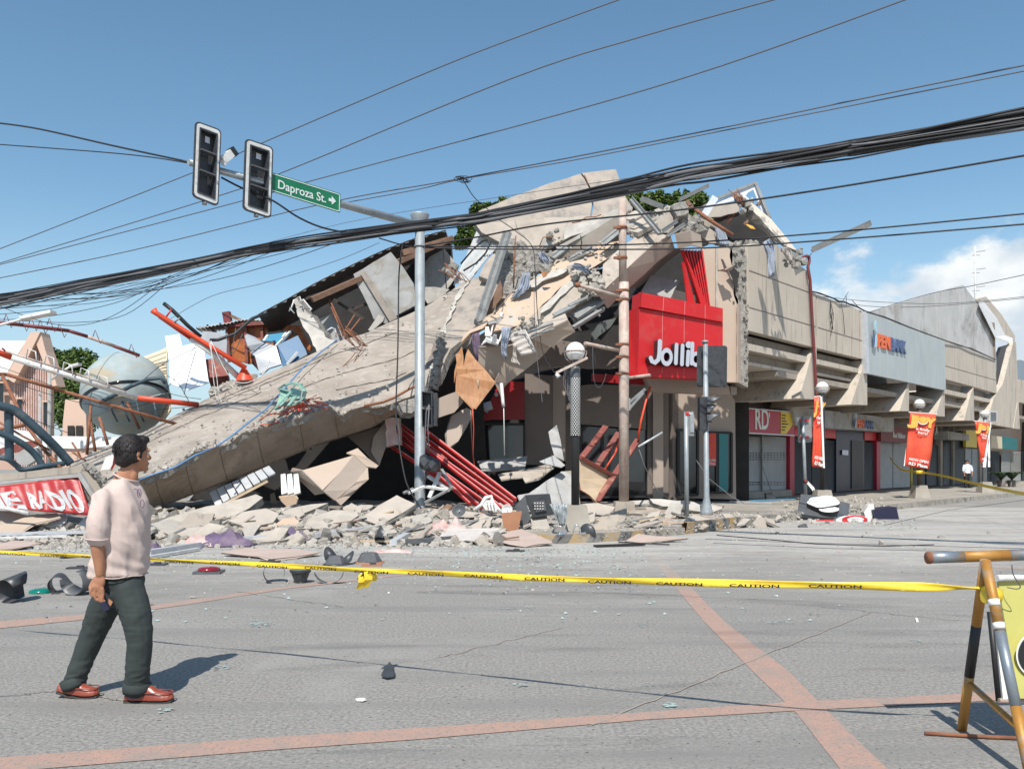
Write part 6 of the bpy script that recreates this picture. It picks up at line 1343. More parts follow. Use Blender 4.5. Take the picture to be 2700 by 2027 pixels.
for i, pts in enumerate(([(-20,830,26),(150,812,25),(320,760,24),(450,735,23)],[(-20,842,26),(100,838,25),(300,800,24),(420,745,23)],[(40,845,26),(200,850,25),(330,830,24),(440,748,23)],[(-20,800,26),(120,850,25),(230,855,24.5),(330,815,24),(450,725,23)],[(-20,815,26),(180,800,25),(380,760,24),(500,712,23)],[(-20,990,24),(150,1045,23),(300,1075,23),(420,1045,24),(520,905,26)],[(-20,960,25),(120,1010,25),(240,1065,24),(330,1085,24),(520,1070,24)],[(-20,1060,22),(110,1115,22),(200,1148,23)])):
 wire(pts, .009,('highest', 'second', 'third', 'lowest loop', 'straightest', 'black line across the spherical tank', 'crossing line below the tank middle', 'short lower line')[i] + ' of the thin black wires at the left edge', 'cable')
wire([(1062,640,22.5),(1052,720,22.4),(1050,850,22.2),(1048,950,22),(1044,1090,21.8),(1052,1170,21.4),(1068,1260,20.8),(1085,1300,20.4),(1110,1340,20)],.02, 'black cable hanging down just left of the signal pole', 'cable')
wire([(1430,1060,20),(1412,900,22),(1408,760,24)],.008, 'hair thin line hanging over the peach slab')
wire([(1562,900,24),(1566,1000,24),(1580,1022,24),(1592,1005,24),(1598,985,24)],.01, 'thin looped cord hanging right of the globe lamp')
for i in range(4): wire([(1490+i * 3,965,18),(1486+i * 5,1010+i * 9,18),(1496+i * 3,1030+i * 12,18),(1500+i * 2,975,18)],.008,('first', 'second', 'third', 'longest')[i] + ' grey cord loop tangled on the nearest lamp', 'cableg')
wire([(2285,825,33),(2450,775,30),(2572,752,28),(2740,716,26)],.012, 'black wire crossing the grey gable wall at the right')
wire([(2150,780,40),(2300,795,40),(2500,800,38),(2740,778,36)],.014, 'upper level wire before the grey gable')
wire([(2150,785,40),(2300,808,40),(2480,806,38),(2740,782,36)],.014, 'lower level wire before the grey gable')
# dark line of cable lying on the road
# ================================================================ rubble and debris on the ground
random.seed(77)
def rz(x, y):                                      # height of the rubble mound at a ground point
 fl = max(0, min(1,(x + 16)/5))*max(0, min(1,(1.3 - x)/3.5)); fd = max(0, min(1,(y - (15.4 + .25*math.sin(x * 1.3)))/3.6)); fd = fd * fd * (3 - 2*fd)
 h = .36*fl * fd
 k = kp_y(x); side = KH if y > k else 0
 fr = max(0, min(1,(x - .5)/3))*max(0, min(1,(9.2 - x)/3))*max(0, min(1,(y - k - 1.4)/2))*max(0, min(1,(27.5 - y)/4)) * .03
 return max(side, h)+fr + .10*(fl * fd)*noise.noise(V((x * 1.7, y * 1.7,0)))
def kp_y(x):
 for a, b in zip(kp, kp[1:]):
  if a.x <= x <= b.x: return a.y + (b.y - a.y)*(x - a.x)/(b.x - a.x)
 return 99
rows = []
for i in range(64):
 y = 15.2+i * .19; rows.append([V((x, y, (rz(x, y) if rz(x, y) > (.03 if y < kp_y(x) else KH + .03) else -.05) - .015)) for x in [-16+j * .19 for j in range(135)]])
mb = MB(); nr, nc = len(rows), len(rows[0]); mb.add([p + V((0,0,.02*random.random())) for r_ in rows for p in r_],[(i * nc + j, i * nc + j + 1,(i + 1)*nc + j + 1,(i + 1)*nc + j) for i in range(nr - 1) for j in range(nc - 1)])
tag(mb.build('rubble', M['dirt'], origin=(0,0,0)), 'low mound of grey concrete dust and crumbs under the debris', kind='stuff')
# pale dust lying on the road in front of the ruin, thinning out towards the camera
dm = mat('dustlayer', (.50,.475,.43),(.42,.40,.365),.95, scale=6, bump=.3, bscale=30); t_ = dm.node_tree; L_ = t_.links.new; b_ = t_.nodes['Principled BSDF']
tcd = t_.nodes.new('ShaderNodeTexCoord'); mpd = t_.nodes.new('ShaderNodeMapping'); mpd.inputs['Scale'].default_value = (.35,1.0,1); L_(tcd.outputs['Object'], mpd.inputs[0]); nd = t_.nodes.new('ShaderNodeTexNoise'); nd.inputs['Scale'].default_value = 1.1; nd.inputs['Detail'].default_value = 8; nd.inputs['Roughness'].default_value = .68; L_(mpd.outputs[0], nd.inputs['Vector'])
sx_ = t_.nodes.new('ShaderNodeSeparateXYZ'); L_(tcd.outputs['Object'], sx_.inputs[0]); mr = t_.nodes.new('ShaderNodeMapRange'); L_(sx_.outputs['Y'], mr.inputs[0])
for i_, q_ in enumerate((7.5,15.0,-.12,.42)): mr.inputs[i_ + 1].default_value = q_
ad = t_.nodes.new('ShaderNodeMath'); ad.operation = 'ADD'; L_(nd.outputs['Fac'], ad.inputs[0]); L_(mr.outputs[0], ad.inputs[1]); m2_ = t_.nodes.new('ShaderNodeMapRange'); L_(ad.outputs[0], m2_.inputs[0])
for i_, q_ in enumerate((.5,.95,0,.85)): m2_.inputs[i_ + 1].default_value = q_
L_(m2_.outputs[0], b_.inputs['Alpha'])
o = MB().add([(-22,6.5,.0055),(26,6.5,.0055),(26,30,.0055),(-22,30,.0055)],[(0,1,2,3)]).build('dust', dm, origin=(0,0,0)); tag(o, 'pale concrete dust spread over the road before the ruin', kind='stuff')
def onr(px, py):                                   # point of the rubble surface seen at a pixel
 lo_, hi = 6.0,40.0; r = lambda d: P(px, py, d)
 d = 10.0
 while d < 34:
  p = P(px, py, d)
  if p.z <= rz(p.x, p.y): return p
  d += .05
 return G(px, py, .1)
def crumb_field(n, box, r0, r1, m, label, pw=1.6, flat=.7, name='rubble'):
 mb = MB()
 for k in range(n):
  px, py = random.uniform(box[0], box[2]), box[1]+(box[3] - box[1])*random.random() ** pw; p = onr(px, py)
  r_ = random.uniform(r0, r1)*(1 if random.random() > .15 else 1.7); mb.rock(p + V((0,0, r_ * .25)), r_, 0,1 if r_ > .05 else 0,(1.2,1, flat))
 return tag(mb.build(name, M[m], origin=(0,0,0)), label, kind='stuff')
crumb_field(1150,(330,1345,1330,1447),.02,.085, 'rubble', 'broken concrete crumbs covering the mound in front of the big slab', .9)
crumb_field(500,(-10,1385,300,1450),.02,.07, 'rubble', 'crumbs below the red banner at the left', .9)
crumb_field(620,(1380,1350,2080,1402),.01,.036, 'rubble', 'pale crumbs strewn over the corner pavement', 1.0)
crumb_field(420,(2060,1312,2340,1385),.02,.07, 'rubble', 'pale crumbs around the fallen sign board', 1.0)
crumb_field(260,(1560,1392,2450,1436),.008,.022, 'rubble', 'small crumbs along the kerb on the road', 1.2)
crumb_field(1500,(-10,1425,2700,1560),.005,.014, 'rubble', 'fine grit thrown over the road', 2.4)
crumb_field(260,(-10,1500,2700,1990),.004,.009, 'promowhite', 'tiny white specks on the road', 1.0)
# glass shards: flat thin chips
mb = MB()
for k in range(3400):
 c = random.choice(((700,1420,1330,1470,1.0),(1000,1425,1620,1500,1.3),(300,1440,900,1500,1.4),(0,1420,300,1460,1),(2240,1360,2420,1400,1),(1200,1450,1700,1560,2),(-10,1440,2700,1640,2.2)))
 px, py = random.uniform(c[0], c[2]), c[1]+(c[3] - c[1])*random.random() ** c[4]
 if py < 1415 and px < 1700: continue
 p = G(px, py, .006); s_ = random.uniform(.008,.03); a = random.uniform(0,6.3); t_ = V((random.uniform(-.5,.5), random.uniform(-.5,.5),1)).normalized(); e = t_.orthogonal().normalized(); f = t_.cross(e)
 mb.add([p + (e * math.cos(a + w * 2.1)+f * math.sin(a + w * 2.1))*s_ + V((0,0,.008)) for w in range(3)],[(0,1,2)])
for (px, py, n, sp_) in ((680,1645,60,22),(435,1873,12,10),(590,1760,14,10),(2050,1640,30,26),(1765,1858,26,10),(1340,1603,20,14),(1700,1645,24,14),(1380,1805,10,10),(2420,1690,10,8),(1388,1600,20,8)):
 for k in range(n):
  p = G(px + random.gauss(0, sp_), py + random.gauss(0,3.5),.004); s_ = random.uniform(.006,.022); a = random.uniform(0,6.3)
  mb.add([p + V((math.cos(a + w * 2.1), math.sin(a + w * 2.1),.15*(w % 2)))*s_ + V((0,0,.004)) for w in range(3)],[(0,1,2)])
tag(mb.build('glass_shards', M['glasssh'], origin=(0,0,0)), 'greenish broken safety glass scattered over the road', kind='stuff')
# individual chunks
protos = []
for k in range(8):
 mb = MB().rock((0,0,0),1,0,2,(1.25,1, random.uniform(.5,.8)), amp=.34); o = mb.build('concrete_chunk', M[random.choice(('rubble', 'rubble', 'rubble2', 'fract'))], origin=(0,0,0)); protos.append(o)
GL = 'broken concrete chunks in the rubble'
n_ = 0
for k in range(215):
 r1 = random.random()
 if r1 < .68: px, py = random.uniform(330,1330), random.uniform(1345,1438)
 elif r1 < .78: px, py = random.uniform(0,250), random.uniform(1395,1440)
 elif r1 < .92: px, py = random.uniform(1400,2060), random.uniform(1345,1408)
 else: px, py = random.uniform(1550,2650), random.uniform(1370,1450)
 p = onr(px, py); o = protos[k] if k < 8 else protos[k % 8].copy()
 if k >= 8: COL.objects.link(o)
 s_ = random.uniform(.05,.17)*(1.25 if r1 < .68 else .8 if r1 < .78 else .5); o.location = p + V((0,0, s_ * .3)); o.scale = (s_, s_, s_); o.rotation_euler = (random.uniform(-.5,.5), random.uniform(-.5,.5), random.uniform(0,6.3))
 tag(o, 'rough grey concrete chunk lying among the debris before the ruin', 'concrete chunk', GL)
# broken flat slabs and boards: (name, pixels, near depth lean, thickness, materials, label)
def flat(name, pts, t, mats, label, cat, tilt=.012, lift=.3, jag=.05, d=None, seg=.22):
 b = max(pts, key=lambda q: q[1]); pb_ = onr(*b) if d is None else P(b[0], b[1], d); d0 = pb_.y - lift
 return piece(name, pts, t, mats, label, cat, jag, seg, d0=d0, ay=tilt * .55, y0=b[1])
CS = ('rubble2', 'fract')
for a in (('broken_slab', [(948,1364),(1000,1332),(1048,1304),(1097,1329),(1062,1352),(1018,1373),(988,1380)],.22,('panelc', 'fract'), 'large smooth slab fragment propped up left of the signal pole foot', 'slab fragment', .022),
          ('broken_slab', [(803,1382),(812,1366),(879,1344),(942,1349),(945,1358),(925,1371),(872,1393),(832,1394)],.2, CS, 'rounded slab fragment lying left of the largest propped one', 'slab fragment', .03),
          ('broken_slab', [(736,1352),(760,1340),(820,1330),(866,1326),(840,1338),(796,1354),(770,1360)],.2, CS, 'wedge shaped slab fragment below the beige cladding box', 'slab fragment', .03),
          ('broken_slab', [(405,1379),(452,1360),(506,1344),(600,1322),(674,1303),(693,1311),(657,1340),(590,1368),(520,1376),(455,1383)],.2, CS, 'long slab fragment in front of the louvred panel', 'slab fragment', .02),
          ('broken_slab', [(600,1372),(640,1350),(700,1340),(735,1356),(720,1378),(650,1392)],.16,('panelc', 'fract'), 'flat slab fragment between the long one and the rounded one', 'slab fragment', .03),
          ('broken_slab', [(430,1402),(520,1388),(600,1392),(640,1404),(560,1416),(470,1416)],.14, CS, 'low slab fragment right of the man at chest height', 'slab fragment', .04),
          ('broken_slab', [(655,1418),(720,1396),(800,1400),(790,1416),(700,1428)],.14,('panelc', 'fract'), 'low pale slab fragment above the long grey rail', 'slab fragment', .04),
          ('broken_slab', [(1713,1316),(1760,1316),(1829,1324),(1900,1341),(1880,1350),(1850,1348),(1790,1340),(1722,1326)],.16,('whitec', 'fract'), 'long thin slab fragment behind the two grey posts on the pavement', 'slab fragment', .02),
          ('plaster_board', [(722,1383),(748,1367),(778,1363),(791,1376),(780,1386),(750,1389)],.04,('plaster', 'plaster'), 'peach plaster piece lying among the slab fragments', 'plaster piece', .04),
          ('plaster_board', [(738,1308),(776,1304),(784,1314),(779,1336),(758,1339),(742,1322)],.04,('plaster', 'plaster'), 'peach plaster board standing below the three white boards', 'plaster piece', .0),
          ('plaster_board', [(712,1300),(724,1300),(728,1324),(716,1326)],.04,('plaster', 'plaster'), 'small peach plaster stub left of the three white boards', 'plaster piece', 0),
          ('ceiling_tile', [(1127,1348),(1200,1346),(1263,1350),(1310,1356),(1240,1364),(1190,1366),(1140,1356)],.03,('panelc', 'fract'), 'flat tan board lying right of the signal pole foot', 'board', .05),
          ('ceiling_tile', [(1525,1330),(1575,1326),(1622,1336),(1612,1352),(1590,1358),(1548,1352)],.04,('panelc', 'fract'), 'pale board lying between the lamp post and the rusty pole', 'board', .04),
          ('ceiling_tile', [(1620,1322),(1712,1318),(1716,1328),(1628,1334)],.05,('whitec', 'fract'), 'white board lying behind the rusty pole foot', 'board', .05),
          ('cream_sheet', [(1150,1424),(1165,1404),(1217,1392),(1316,1393),(1338,1402),(1310,1418),(1276,1431),(1230,1424),(1190,1428)],.02,('cloth', 'fract'), 'creased cream sheet lying left of the brown carton', 'sheet', .045),
          ('cardboard', [(1289,1423),(1330,1404),(1375,1394),(1420,1410),(1455,1431),(1385,1440)],.01,('cardpink', 'cardpink'), 'flat pinkish cardboard in front of the brown carton', 'cardboard', .055),
          ('cardboard', [(577,1455),(641,1444),(740,1446),(846,1454),(780,1466),(716,1473),(650,1462)],.01,('cardpink', 'cardpink'), 'flat pinkish cardboard lying on the road right of the man', 'cardboard', .06),
          ('cardboard', [(-30,1436),(40,1424),(100,1430),(76,1440),(-30,1450)],.01,('cardpink', 'cardpink'), 'flat pinkish cardboard at the left edge below the banner', 'cardboard', .06),
          ('broken_board', [(1650,1424),(1680,1408),(1730,1412),(1815,1418),(1740,1426),(1690,1430)],.02,('cardpink', 'fract'), 'bent pinkish board on the road at the gap in the kerb', 'board', .05),
          ('black_board', [(1650,1342),(1780,1346),(1766,1354),(1640,1350)],.03,('concd', 'concd'), 'dark plank on the pavement right of the rusty pole foot', 'plank', .04),
          ('tarpaulin', [(-40,1350),(0,1348),(76,1350),(90,1376),(40,1392),(-40,1392)],.03,('clad', 'clad'), 'brown sheet hanging under the red banner at the left edge', 'sheet', .01),
          ('beige_tarpaulin', [(-40,1392),(30,1376),(80,1358),(150,1352),(160,1364),(90,1380),(60,1400),(-40,1404)],.03,('cladb', 'cladb'), 'beige crumpled sheet below the red banner', 'sheet', .03),
          ('white_sack', [(102,1386),(128,1372),(150,1356),(172,1354),(176,1372),(160,1386),(130,1390)],.12,('whitepl', 'cloth'), 'white sack with pink stains below the red banner', 'sack', .02),
          ('white_sack', [(205,1386),(222,1364),(238,1358),(246,1376),(236,1388)],.12,('whitepl', 'cloth'), 'smaller white sack just behind the man', 'sack', .02),
          ('dark_slab', [(70,1380),(96,1366),(112,1382),(94,1388),(74,1388)],.15, CS, 'brown grey stone lump left of the white sack', 'stone', .02),
          ('wood_plank', [(1160,1346),(1180,1326),(1194,1334),(1182,1344)],.05,('timber', 'timber'), 'broken brown plank behind the flat tan board', 'plank', .01)):
 flat(*a)
# sticks, rails and bars
for a, b, w_, h_, m_, lb_ in (((829,1420),(1134,1379),.12,.09, 'alumw', 'long grey aluminium rail running up to the signal pole foot'),((632,1431),(748,1423),.12,.1, 'alumw', 'short broad aluminium rail left of the long one'),
  ((393,1468),(527,1446),.12,.1, 'alumw', 'pale double rail on the road right of the man'),((395,1476),(527,1453),.06,.05, 'whitemet', 'thin white rail beside the pale double rail'),
  ((1069,1437),(1200,1427),.13,.09, 'plasticg', 'dark square rail on the road below the signal pole'),((1038,1441),(1074,1419),.13,.1, 'alumw', 'short stub of aluminium profile by the standing black visor'),
  ((1567,1443),(1697,1438),.12,.03, 'black', 'flat black strip on the road before the striped kerb'),((1630,1432),(1764,1439),.02,.02, 'black', 'thin black strip behind the flat black one'),
  ((1280,1356),(1312,1352),.2,.12, 'steel', 'metal channel end by the white chair'),((1925,1325),(2030,1330),.1,.06, 'alumw', 'grey rail on the pavement in front of the shutter'),((1980,1322),(2092,1318),.16,.04, 'bluel', 'pale blue strip on the pavement before the shutter'),
  ((0,1414),(240,1408),.1,.06, 'alumw', 'long aluminium strip below the red banner'),((0,1424),(180,1418),.08,.05, 'whitemet', 'second aluminium strip below the red banner'),((560,1356),(640,1368),.05,.04, 'ply', 'slanting lath in front of the long slab fragment'),
  ((400,1345),(560,1356),.05,.04, 'ply', 'lath under the left end of the big slab'),((560,1392),(590,1376),.05,.05, 'steel', 'small grey bar among the slab fragments'),((1115,1395),(1200,1375),.1,.05, 'rubble2', 'long stone splinter beside the cream sheet')):
 p, q = onr(*a), onr(*b); mb = MB().beam(p + V((0,-.05, h_ / 2 + .02)), q + V((0,-.05, h_ / 2 + .02)), w_, h_); tag(mb.build('loose_rail', M[m_]), lb_, 'rail')
for i in range(56):
 px, py = (random.uniform(360,1330), random.uniform(1350,1435)) if i < 40 else (random.uniform(1360,1760), random.uniform(1350,1400)); p = onr(px, py); a = random.uniform(-.6,.6); L_ = random.uniform(.25,.9)
 mb = MB().beam(p + V((0,0,.05)), p + V((math.cos(a)*L_, math.sin(a)*L_, .05+random.uniform(0,.22))), random.uniform(.03,.09),.03); tag(mb.build('splinter', M[random.choice(('ply', 'steel', 'whitec', 'rubble2', 'timber', 'plaster'))]), 'loose lath or metal splinter sticking out of the rubble', 'splinter', 'splinters in the rubble')
for i in range(122):
 px, py = (random.uniform(360,1330), random.uniform(1345,1432)) if i < 95 else (random.uniform(1360,2060), random.uniform(1345,1396)); p = onr(px, py)+V((0,0,.08)); a = random.uniform(0,6.3); s_ = random.uniform(.12,.45); t_ = V((random.uniform(-.5,.5), random.uniform(-1,.1),1)).normalized(); e = t_.orthogonal().normalized(); f = t_.cross(e)
 mb = MB().prism([p + (e * math.cos(w * 1.26+a)*s_ + f * math.sin(w * 1.26+a)*s_ * .7)*random.uniform(.7,1.1) for w in range(5)], t_ * -.05,0,1,.02,.1); tag(mb.build('slab_shard', [M[random.choice(('rubble', 'rubble2', 'panelc', 'conc'))], M['fract']]), 'flat broken concrete shard in the rubble before the ruin', 'concrete shard', 'flat shards in the rubble')
# cloths in the rubble
def heap(px, py, w_, h_, m, label, cat='cloth'):
 p = onr(px, py); rows = []; k = random.uniform(0,99)
 for i in range(9):
  rows.append([p + V(((j / 12 - .5)*w_, (i / 8 - .5)*w_ * .45 + .1*noise.noise(V((j * .4, i * .4, k))),.02+h_ * max(0,(1 - abs(j / 6 - 1) ** 2)*(1 - abs(i / 4 - 1) ** 2)*(.7 + .9*noise.noise(V((j * .6, i * .8, k))))))) for j in range(13)])
 return tag(MB().sheet(rows, .01,0, smooth=True, dirn=(0,0,-1)).build('crumpled_cloth', M[m]), label, cat)
heap(590,1438,1.1,.3, 'clothpurple', 'dark purple brown cloth crumpled on the road right of the man'); heap(525,1440,.6,.2, 'clothpink', 'pinkish cloth beside the dark purple brown one'); heap(770,1425,.7,.22, 'clothpurple', 'purple cloth at the end of the long grey rail')
heap(1180,1405,.9,.3, 'clothpink', 'pale pink cloth left of the cream sheet'); heap(1035,1457,.7,.06, 'clothpink', 'small red and white rag on the road below the signal pole'); heap(398,1452,.35,.2, 'clothpurple', 'dark red cloth scrap right beside the man')
# speaker, carton, chair, reflectors
b = onr(1430,1372); spk = thing('loudspeaker', b, 'black loudspeaker cabinet with a connector panel lying on its side by the brown carton', 'loudspeaker')
piece('front', [(1385,1307),(1450,1303),(1460,1357),(1405,1364),(1390,1330)],.5, 'plastick', parent=spk, jag=0, d0=18.2); pp = piece('connector_panel', [(1404,1322),(1436,1319),(1441,1345),(1413,1350)],.02, 'plasticg', parent=spk, jag=0, d0=18.15)
mb = MB()
for i in range(4):
 for j in range(3): mb.beam(P(1409+i * 7,1326+j * 7.5,18.12), P(1412+i * 7,1325.5+j * 7.5,18.12),.012,.02)
mb.build('marking', M['promowhite'], pp); piece('side', [(1358,1334),(1385,1307),(1392,1340),(1400,1366),(1382,1392),(1372,1388)],.3, 'plasticg', parent=spk, jag=0, d0=18.0)
piece('brown_carton', [(1322,1354),(1376,1349),(1366,1402),(1328,1396)],.35, 'cardbrown', 'small brown wooden box standing in the debris left of the loudspeaker', 'box', 0, d0=17.5)
pch = thing('plastic_chair', onr(1290,1352), 'white plastic chair back with slots lying at the foot of the red slats', 'chair')
MB().tube([P(x, y, 19.3) for x, y in ((1250,1345),(1270,1330),(1280,1312),(1295,1308),(1298,1322),(1312,1340),(1324,1352))],.045,7).build('rim', M['whitepl'], pch); pz_ = piece('back', [(1272,1332),(1282,1318),(1296,1318),(1312,1340),(1308,1348),(1280,1344)],.03, 'whitepl', parent=pch, jag=0, d0=19.25)
mb = MB()
for i in range(9): mb.beam(P(1284+(i % 3)*8+i // 3,1325+(i // 3)*6,19.2), P(1286+(i % 3)*8+i // 3,1328+(i // 3)*6,19.2),.03,.01)
mb.build('slot', M['black'], pz_)
def dish(px, py, r, ax, m, label, d=None, name='reflector', dep=.08, rim='chrome'):
 c = (G(px, py + 0) if d is None else P(px, py, d)); t = thing(name, c - V((0,0, r)), label, 'reflector' if name == 'reflector' else 'lamp part')
 MB().lathe(c, [(0,-dep),(r * .3,-dep * .95),(r * .7,-dep * .55),(r, 0),(r * 1.06,.005),(r * .98,-.02),(r * .6,-dep * .8),(0,-dep * 1.1)],24, axis=V(ax).normalized()).build('bowl', M[m], t); MB().lathe(c, [(r * .12,-dep * .9),(r * .12,-dep * .3),(0,-dep * .3)],12, axis=V(ax).normalized()).build('bulb_socket', M[rim], t); return t
dish(1475,1408,.15,(-.2,-1,.1), 'chrome', 'round chrome lamp reflector standing against the lamp footing', 16.4)
dish(1549,1404,.17,(.55,.8,.1), 'plastick', 'black round bowl right of the lamp footing', 16.5)
tag(MB().tube([P(1521+10*math.cos(a),1406+22*math.sin(a),16.4) for a in [w * math.pi / 10 for w in range(20)]],.012,6, closed=True).beam(P(1513,1414,16.4), P(1528,1396,16.4),.02,.02).beam(P(1528,1406,16.4), P(1549,1404,16.45),.03,.03).build('wire_ring', M['chrome']), 'chrome wire ring on a short axle between the two round lamp bowls', 'ring')
clothp('umbrella_cloth', ([(1448,1328),(1462,1358),(1476,1386)],[(1494,1330),(1496,1352),(1490,1384)]),17.0, 'galv', 'crumpled greenish silver umbrella cloth beside the loudspeaker', 'umbrella')
dish(1337,1343,.11,(-.1,-1,.3), 'whitepl', 'white round lid left of the loudspeaker', 18.2); dish(1210,1345,.15,(-.1,-.8,.5), 'plasticg', 'grey round pot lid behind the flat tan board', 19.0)
# fallen sign with the white cloud shape, suitcase
fs_ = thing('fallen_sign', G(2170,1372), 'broken dark sign board with a white cloud-shaped cut-out lying across the kerb', 'sign')
piece('board', [(2102,1352,23.3),(2112,1302,24.6),(2150,1306,24.7),(2242,1327,24.6),(2234,1366,23.6),(2170,1364,23.2)],.08, 'plasticg', parent=fs_, jag=.01, seg=.4)
cl = [(2129+42+42*math.cos(a)*(1 + .06*math.sin(5*a)),1322+15*math.sin(a)*(1 + .12*math.sin(4*a))) for a in [w * math.pi / 14 for w in range(28)]]
piece('white_shape', cl, .1,('promowhite', 'black'), parent=fs_, jag=0, d0=23.8, ay=.02, y0=1322); piece('white_shape', [(2186+27*math.cos(a),1342+8*math.sin(a)) for a in [w * math.pi / 8 for w in range(16)]],.1,('promowhite', 'black'), parent=fs_, jag=0, d0=23.5, ay=.02, y0=1342)
f2_ = thing('fallen_sign', G(2255,1384), 'red and white rounded sign piece lying on the road in front of the dark board', 'sign')
piece('base', [(2250+46*math.cos(a),1371+13*math.sin(a)) for a in [w * math.pi / 12 for w in range(24)]],.06, 'promowhite', parent=f2_, jag=0, d0=22.6, ay=.04, y0=1371); piece('red_ring', [(2254+34*math.cos(a),1369+11*math.sin(a)) for a in [w * math.pi / 12 for w in range(24)]],.03, 'redpaint', parent=f2_, jag=0, d0=22.5, ay=.04, y0=1371); piece('white_centre', [(2256+22*math.cos(a),1369+7*math.sin(a)) for a in [w * math.pi / 12 for w in range(24)]],.03, 'promowhite', parent=f2_, jag=0, d0=22.4, ay=.04, y0=1371)
piece('red_arm', [(2104,1386),(2130,1372),(2196,1368),(2200,1373),(2134,1377),(2112,1388)],.05, 'redpaint', parent=f2_, jag=0, d0=22.4, ay=.04, y0=1380)
piece('dark_flap', [(2074,1356),(2110,1362),(2200,1364),(2190,1376),(2110,1378)],.06, 'black', parent=f2_, jag=0, d0=22.9, ay=.03, y0=1376)
piece('black_suitcase', [(2301,1344),(2364,1336),(2371,1370),(2310,1374)],.5,('suitcase', 'suitcase'), 'dark blue plastic tub lying on its side right of the fallen sign', 'tub', .01, d0=23.4)
piece('foam_block', [(2278,1350),(2290,1330),(2304,1328),(2306,1346),(2298,1370),(2284,1366)],.25,('whitepl', 'whitec'), 'cream foam block between the fallen sign and the tub', 'block', .03, d0=23.5)
piece('dark_cap', [(2106,1386),(2126,1380),(2132,1394),(2112,1396)],.1, 'plasticg', 'small black cap on the road below the fallen sign', 'cap', 0, d0=20.3)
piece('black_bag', [(2020,1300),(2040,1299),(2046,1316),(2022,1316)],.25, 'plastick', 'small black box on the step of the first shutter', 'box', 0, d0=32.3); pipe('pull_cord', [(2010,1230,33),(2022,1262,32.8),(2036,1300,32.4)],.01, 'wire', 'cord tied from the shutter to the small black box', 'cord', 4)
# ------------------------------------------------ traffic light parts on the road
def visor(px, py, w_, rot, tilt, label, L_=.3, arc=(200,430), m='plastick', roll=0):
 c = G(px, py); r_ = w_ / 2; n = 16; rows = []
 for i in range(2):
  row = []
  for k in range(n + 1):
   a = R(arc[0]+(arc[1] - arc[0])*k / n); ll = 0 if i == 0 else L_ * (.45 + .55*math.sin(math.pi * k / n)); row.append(V((math.cos(a)*r_, ll, math.sin(a)*r_ + r_)))
  rows.append(row)
 Q = Matrix.Rotation(rot, 3, 'Z') @ Matrix.Rotation(tilt, 3, 'X') @ Matrix.Rotation(roll, 3, 'Y'); zs = min((Q @ p).z for r__ in rows for p in r__)
 rows = [[Q @ p + c - V((0,0, zs - .002)) for p in r__] for r__ in rows]
 return tag(MB().sheet(rows, .006,0, smooth=True).build('signal_visor', M[m]), label, 'visor', 'black signal visors thrown on the road')
visor(175,1473,.3,.5,-.1, 'curled black visor left of the man, touched by the yellow tape', .28,(150,400))
visor(20,1590,.26,-.3,.2, 'black visor cut by the left edge of the picture', .36,(20,300)); visor(190,1570,.3,-.2,.1, 'large black visor with its grey inner side, just left of the walking man', .3,(170,420), 'plasticg')
visor(150,1566,.2,.3,.1, 'small black visor beside the round green lens', .26,(0,280))
visor(722,1538,.26,.25,.0, 'upright black visor with a dark side, left of the black bowl', .24,(-20,260)); visor(866,1539,.38,.0,.0, 'wide U-shaped grey visor lying open upwards below the tape', .12,(195,345), 'plasticg')
visor(1015,1437,.28,-.4,.9, 'black visor standing on end below the signal pole', .3,(60,250)); visor(870,1486,.2,1.2,.8, 'pointed black visor left of the hexagonal grey housing', .24,(40,200)); visor(915,1488,.2,-.9,.6, 'curved black visor between the two hexagonal housings', .26,(20,160))
def hexcup(px, py, r, label, m='plasticg', rim='plastick'):
 c = G(px, py); t = thing('lamp_housing', c, label, 'lamp housing'); MB().lathe(c + V((0,0,.01)),[(r, 0),(r * .95,.03),(r * .6, r * .75),(0, r * .8)],8, smooth=False).build('shell', M[m], t); MB().lathe(c, [(r * 1.15,0),(r * 1.15,.02),(r * .9,.025)],20).build('rim', M[rim], t)
hexcup(886,1489,.17, 'left grey hexagonal lamp housing lying face down above the tape'); hexcup(974,1484,.2, 'right grey hexagonal lamp housing lying face down above the tape', rim='cardbrown')
c = G(792,1536); t = thing('lamp_housing', c, 'black faceted bowl with a rim, lying between the upright visor and the U-shaped visor', 'lamp housing'); MB().lathe(c, [(.07,0),(.12,.13),(.135,.14),(.14,.165),(.12,.17),(0,.16)],10, smooth=False).build('shell', M['plastick'], t); MB().lathe(c + V((0,0,.165)),[(.115,0),(.11,.012),(0,.014)],20).build('lens', M['glassgr'], t)
def lens(px, py, r, m, label, plate=True):
 c = G(px, py); t = thing('signal_lens', c, label, 'lens')
 if plate: MB().box(c + V((0,0,.02)),(r * 2.6, r * 2.3,.035), Matrix.Rotation(.1,3, 'Z')).build('plate', M['plasticg'], t)
 z = .04 if plate else .0; MB().lathe(c + V((0,0, z)),[(r * 1.05,0),(r * 1.08,.02),(r, .035),(r * .6,.05),(0,.055)],28).build('lens', M[m], t)
lens(551,1511,.14, 'lensred', 'dark red round lens on a square plate on the road right of the man'); lens(110,1562,.13, 'lensgreen', 'round green lens lying on the road at the left', False)
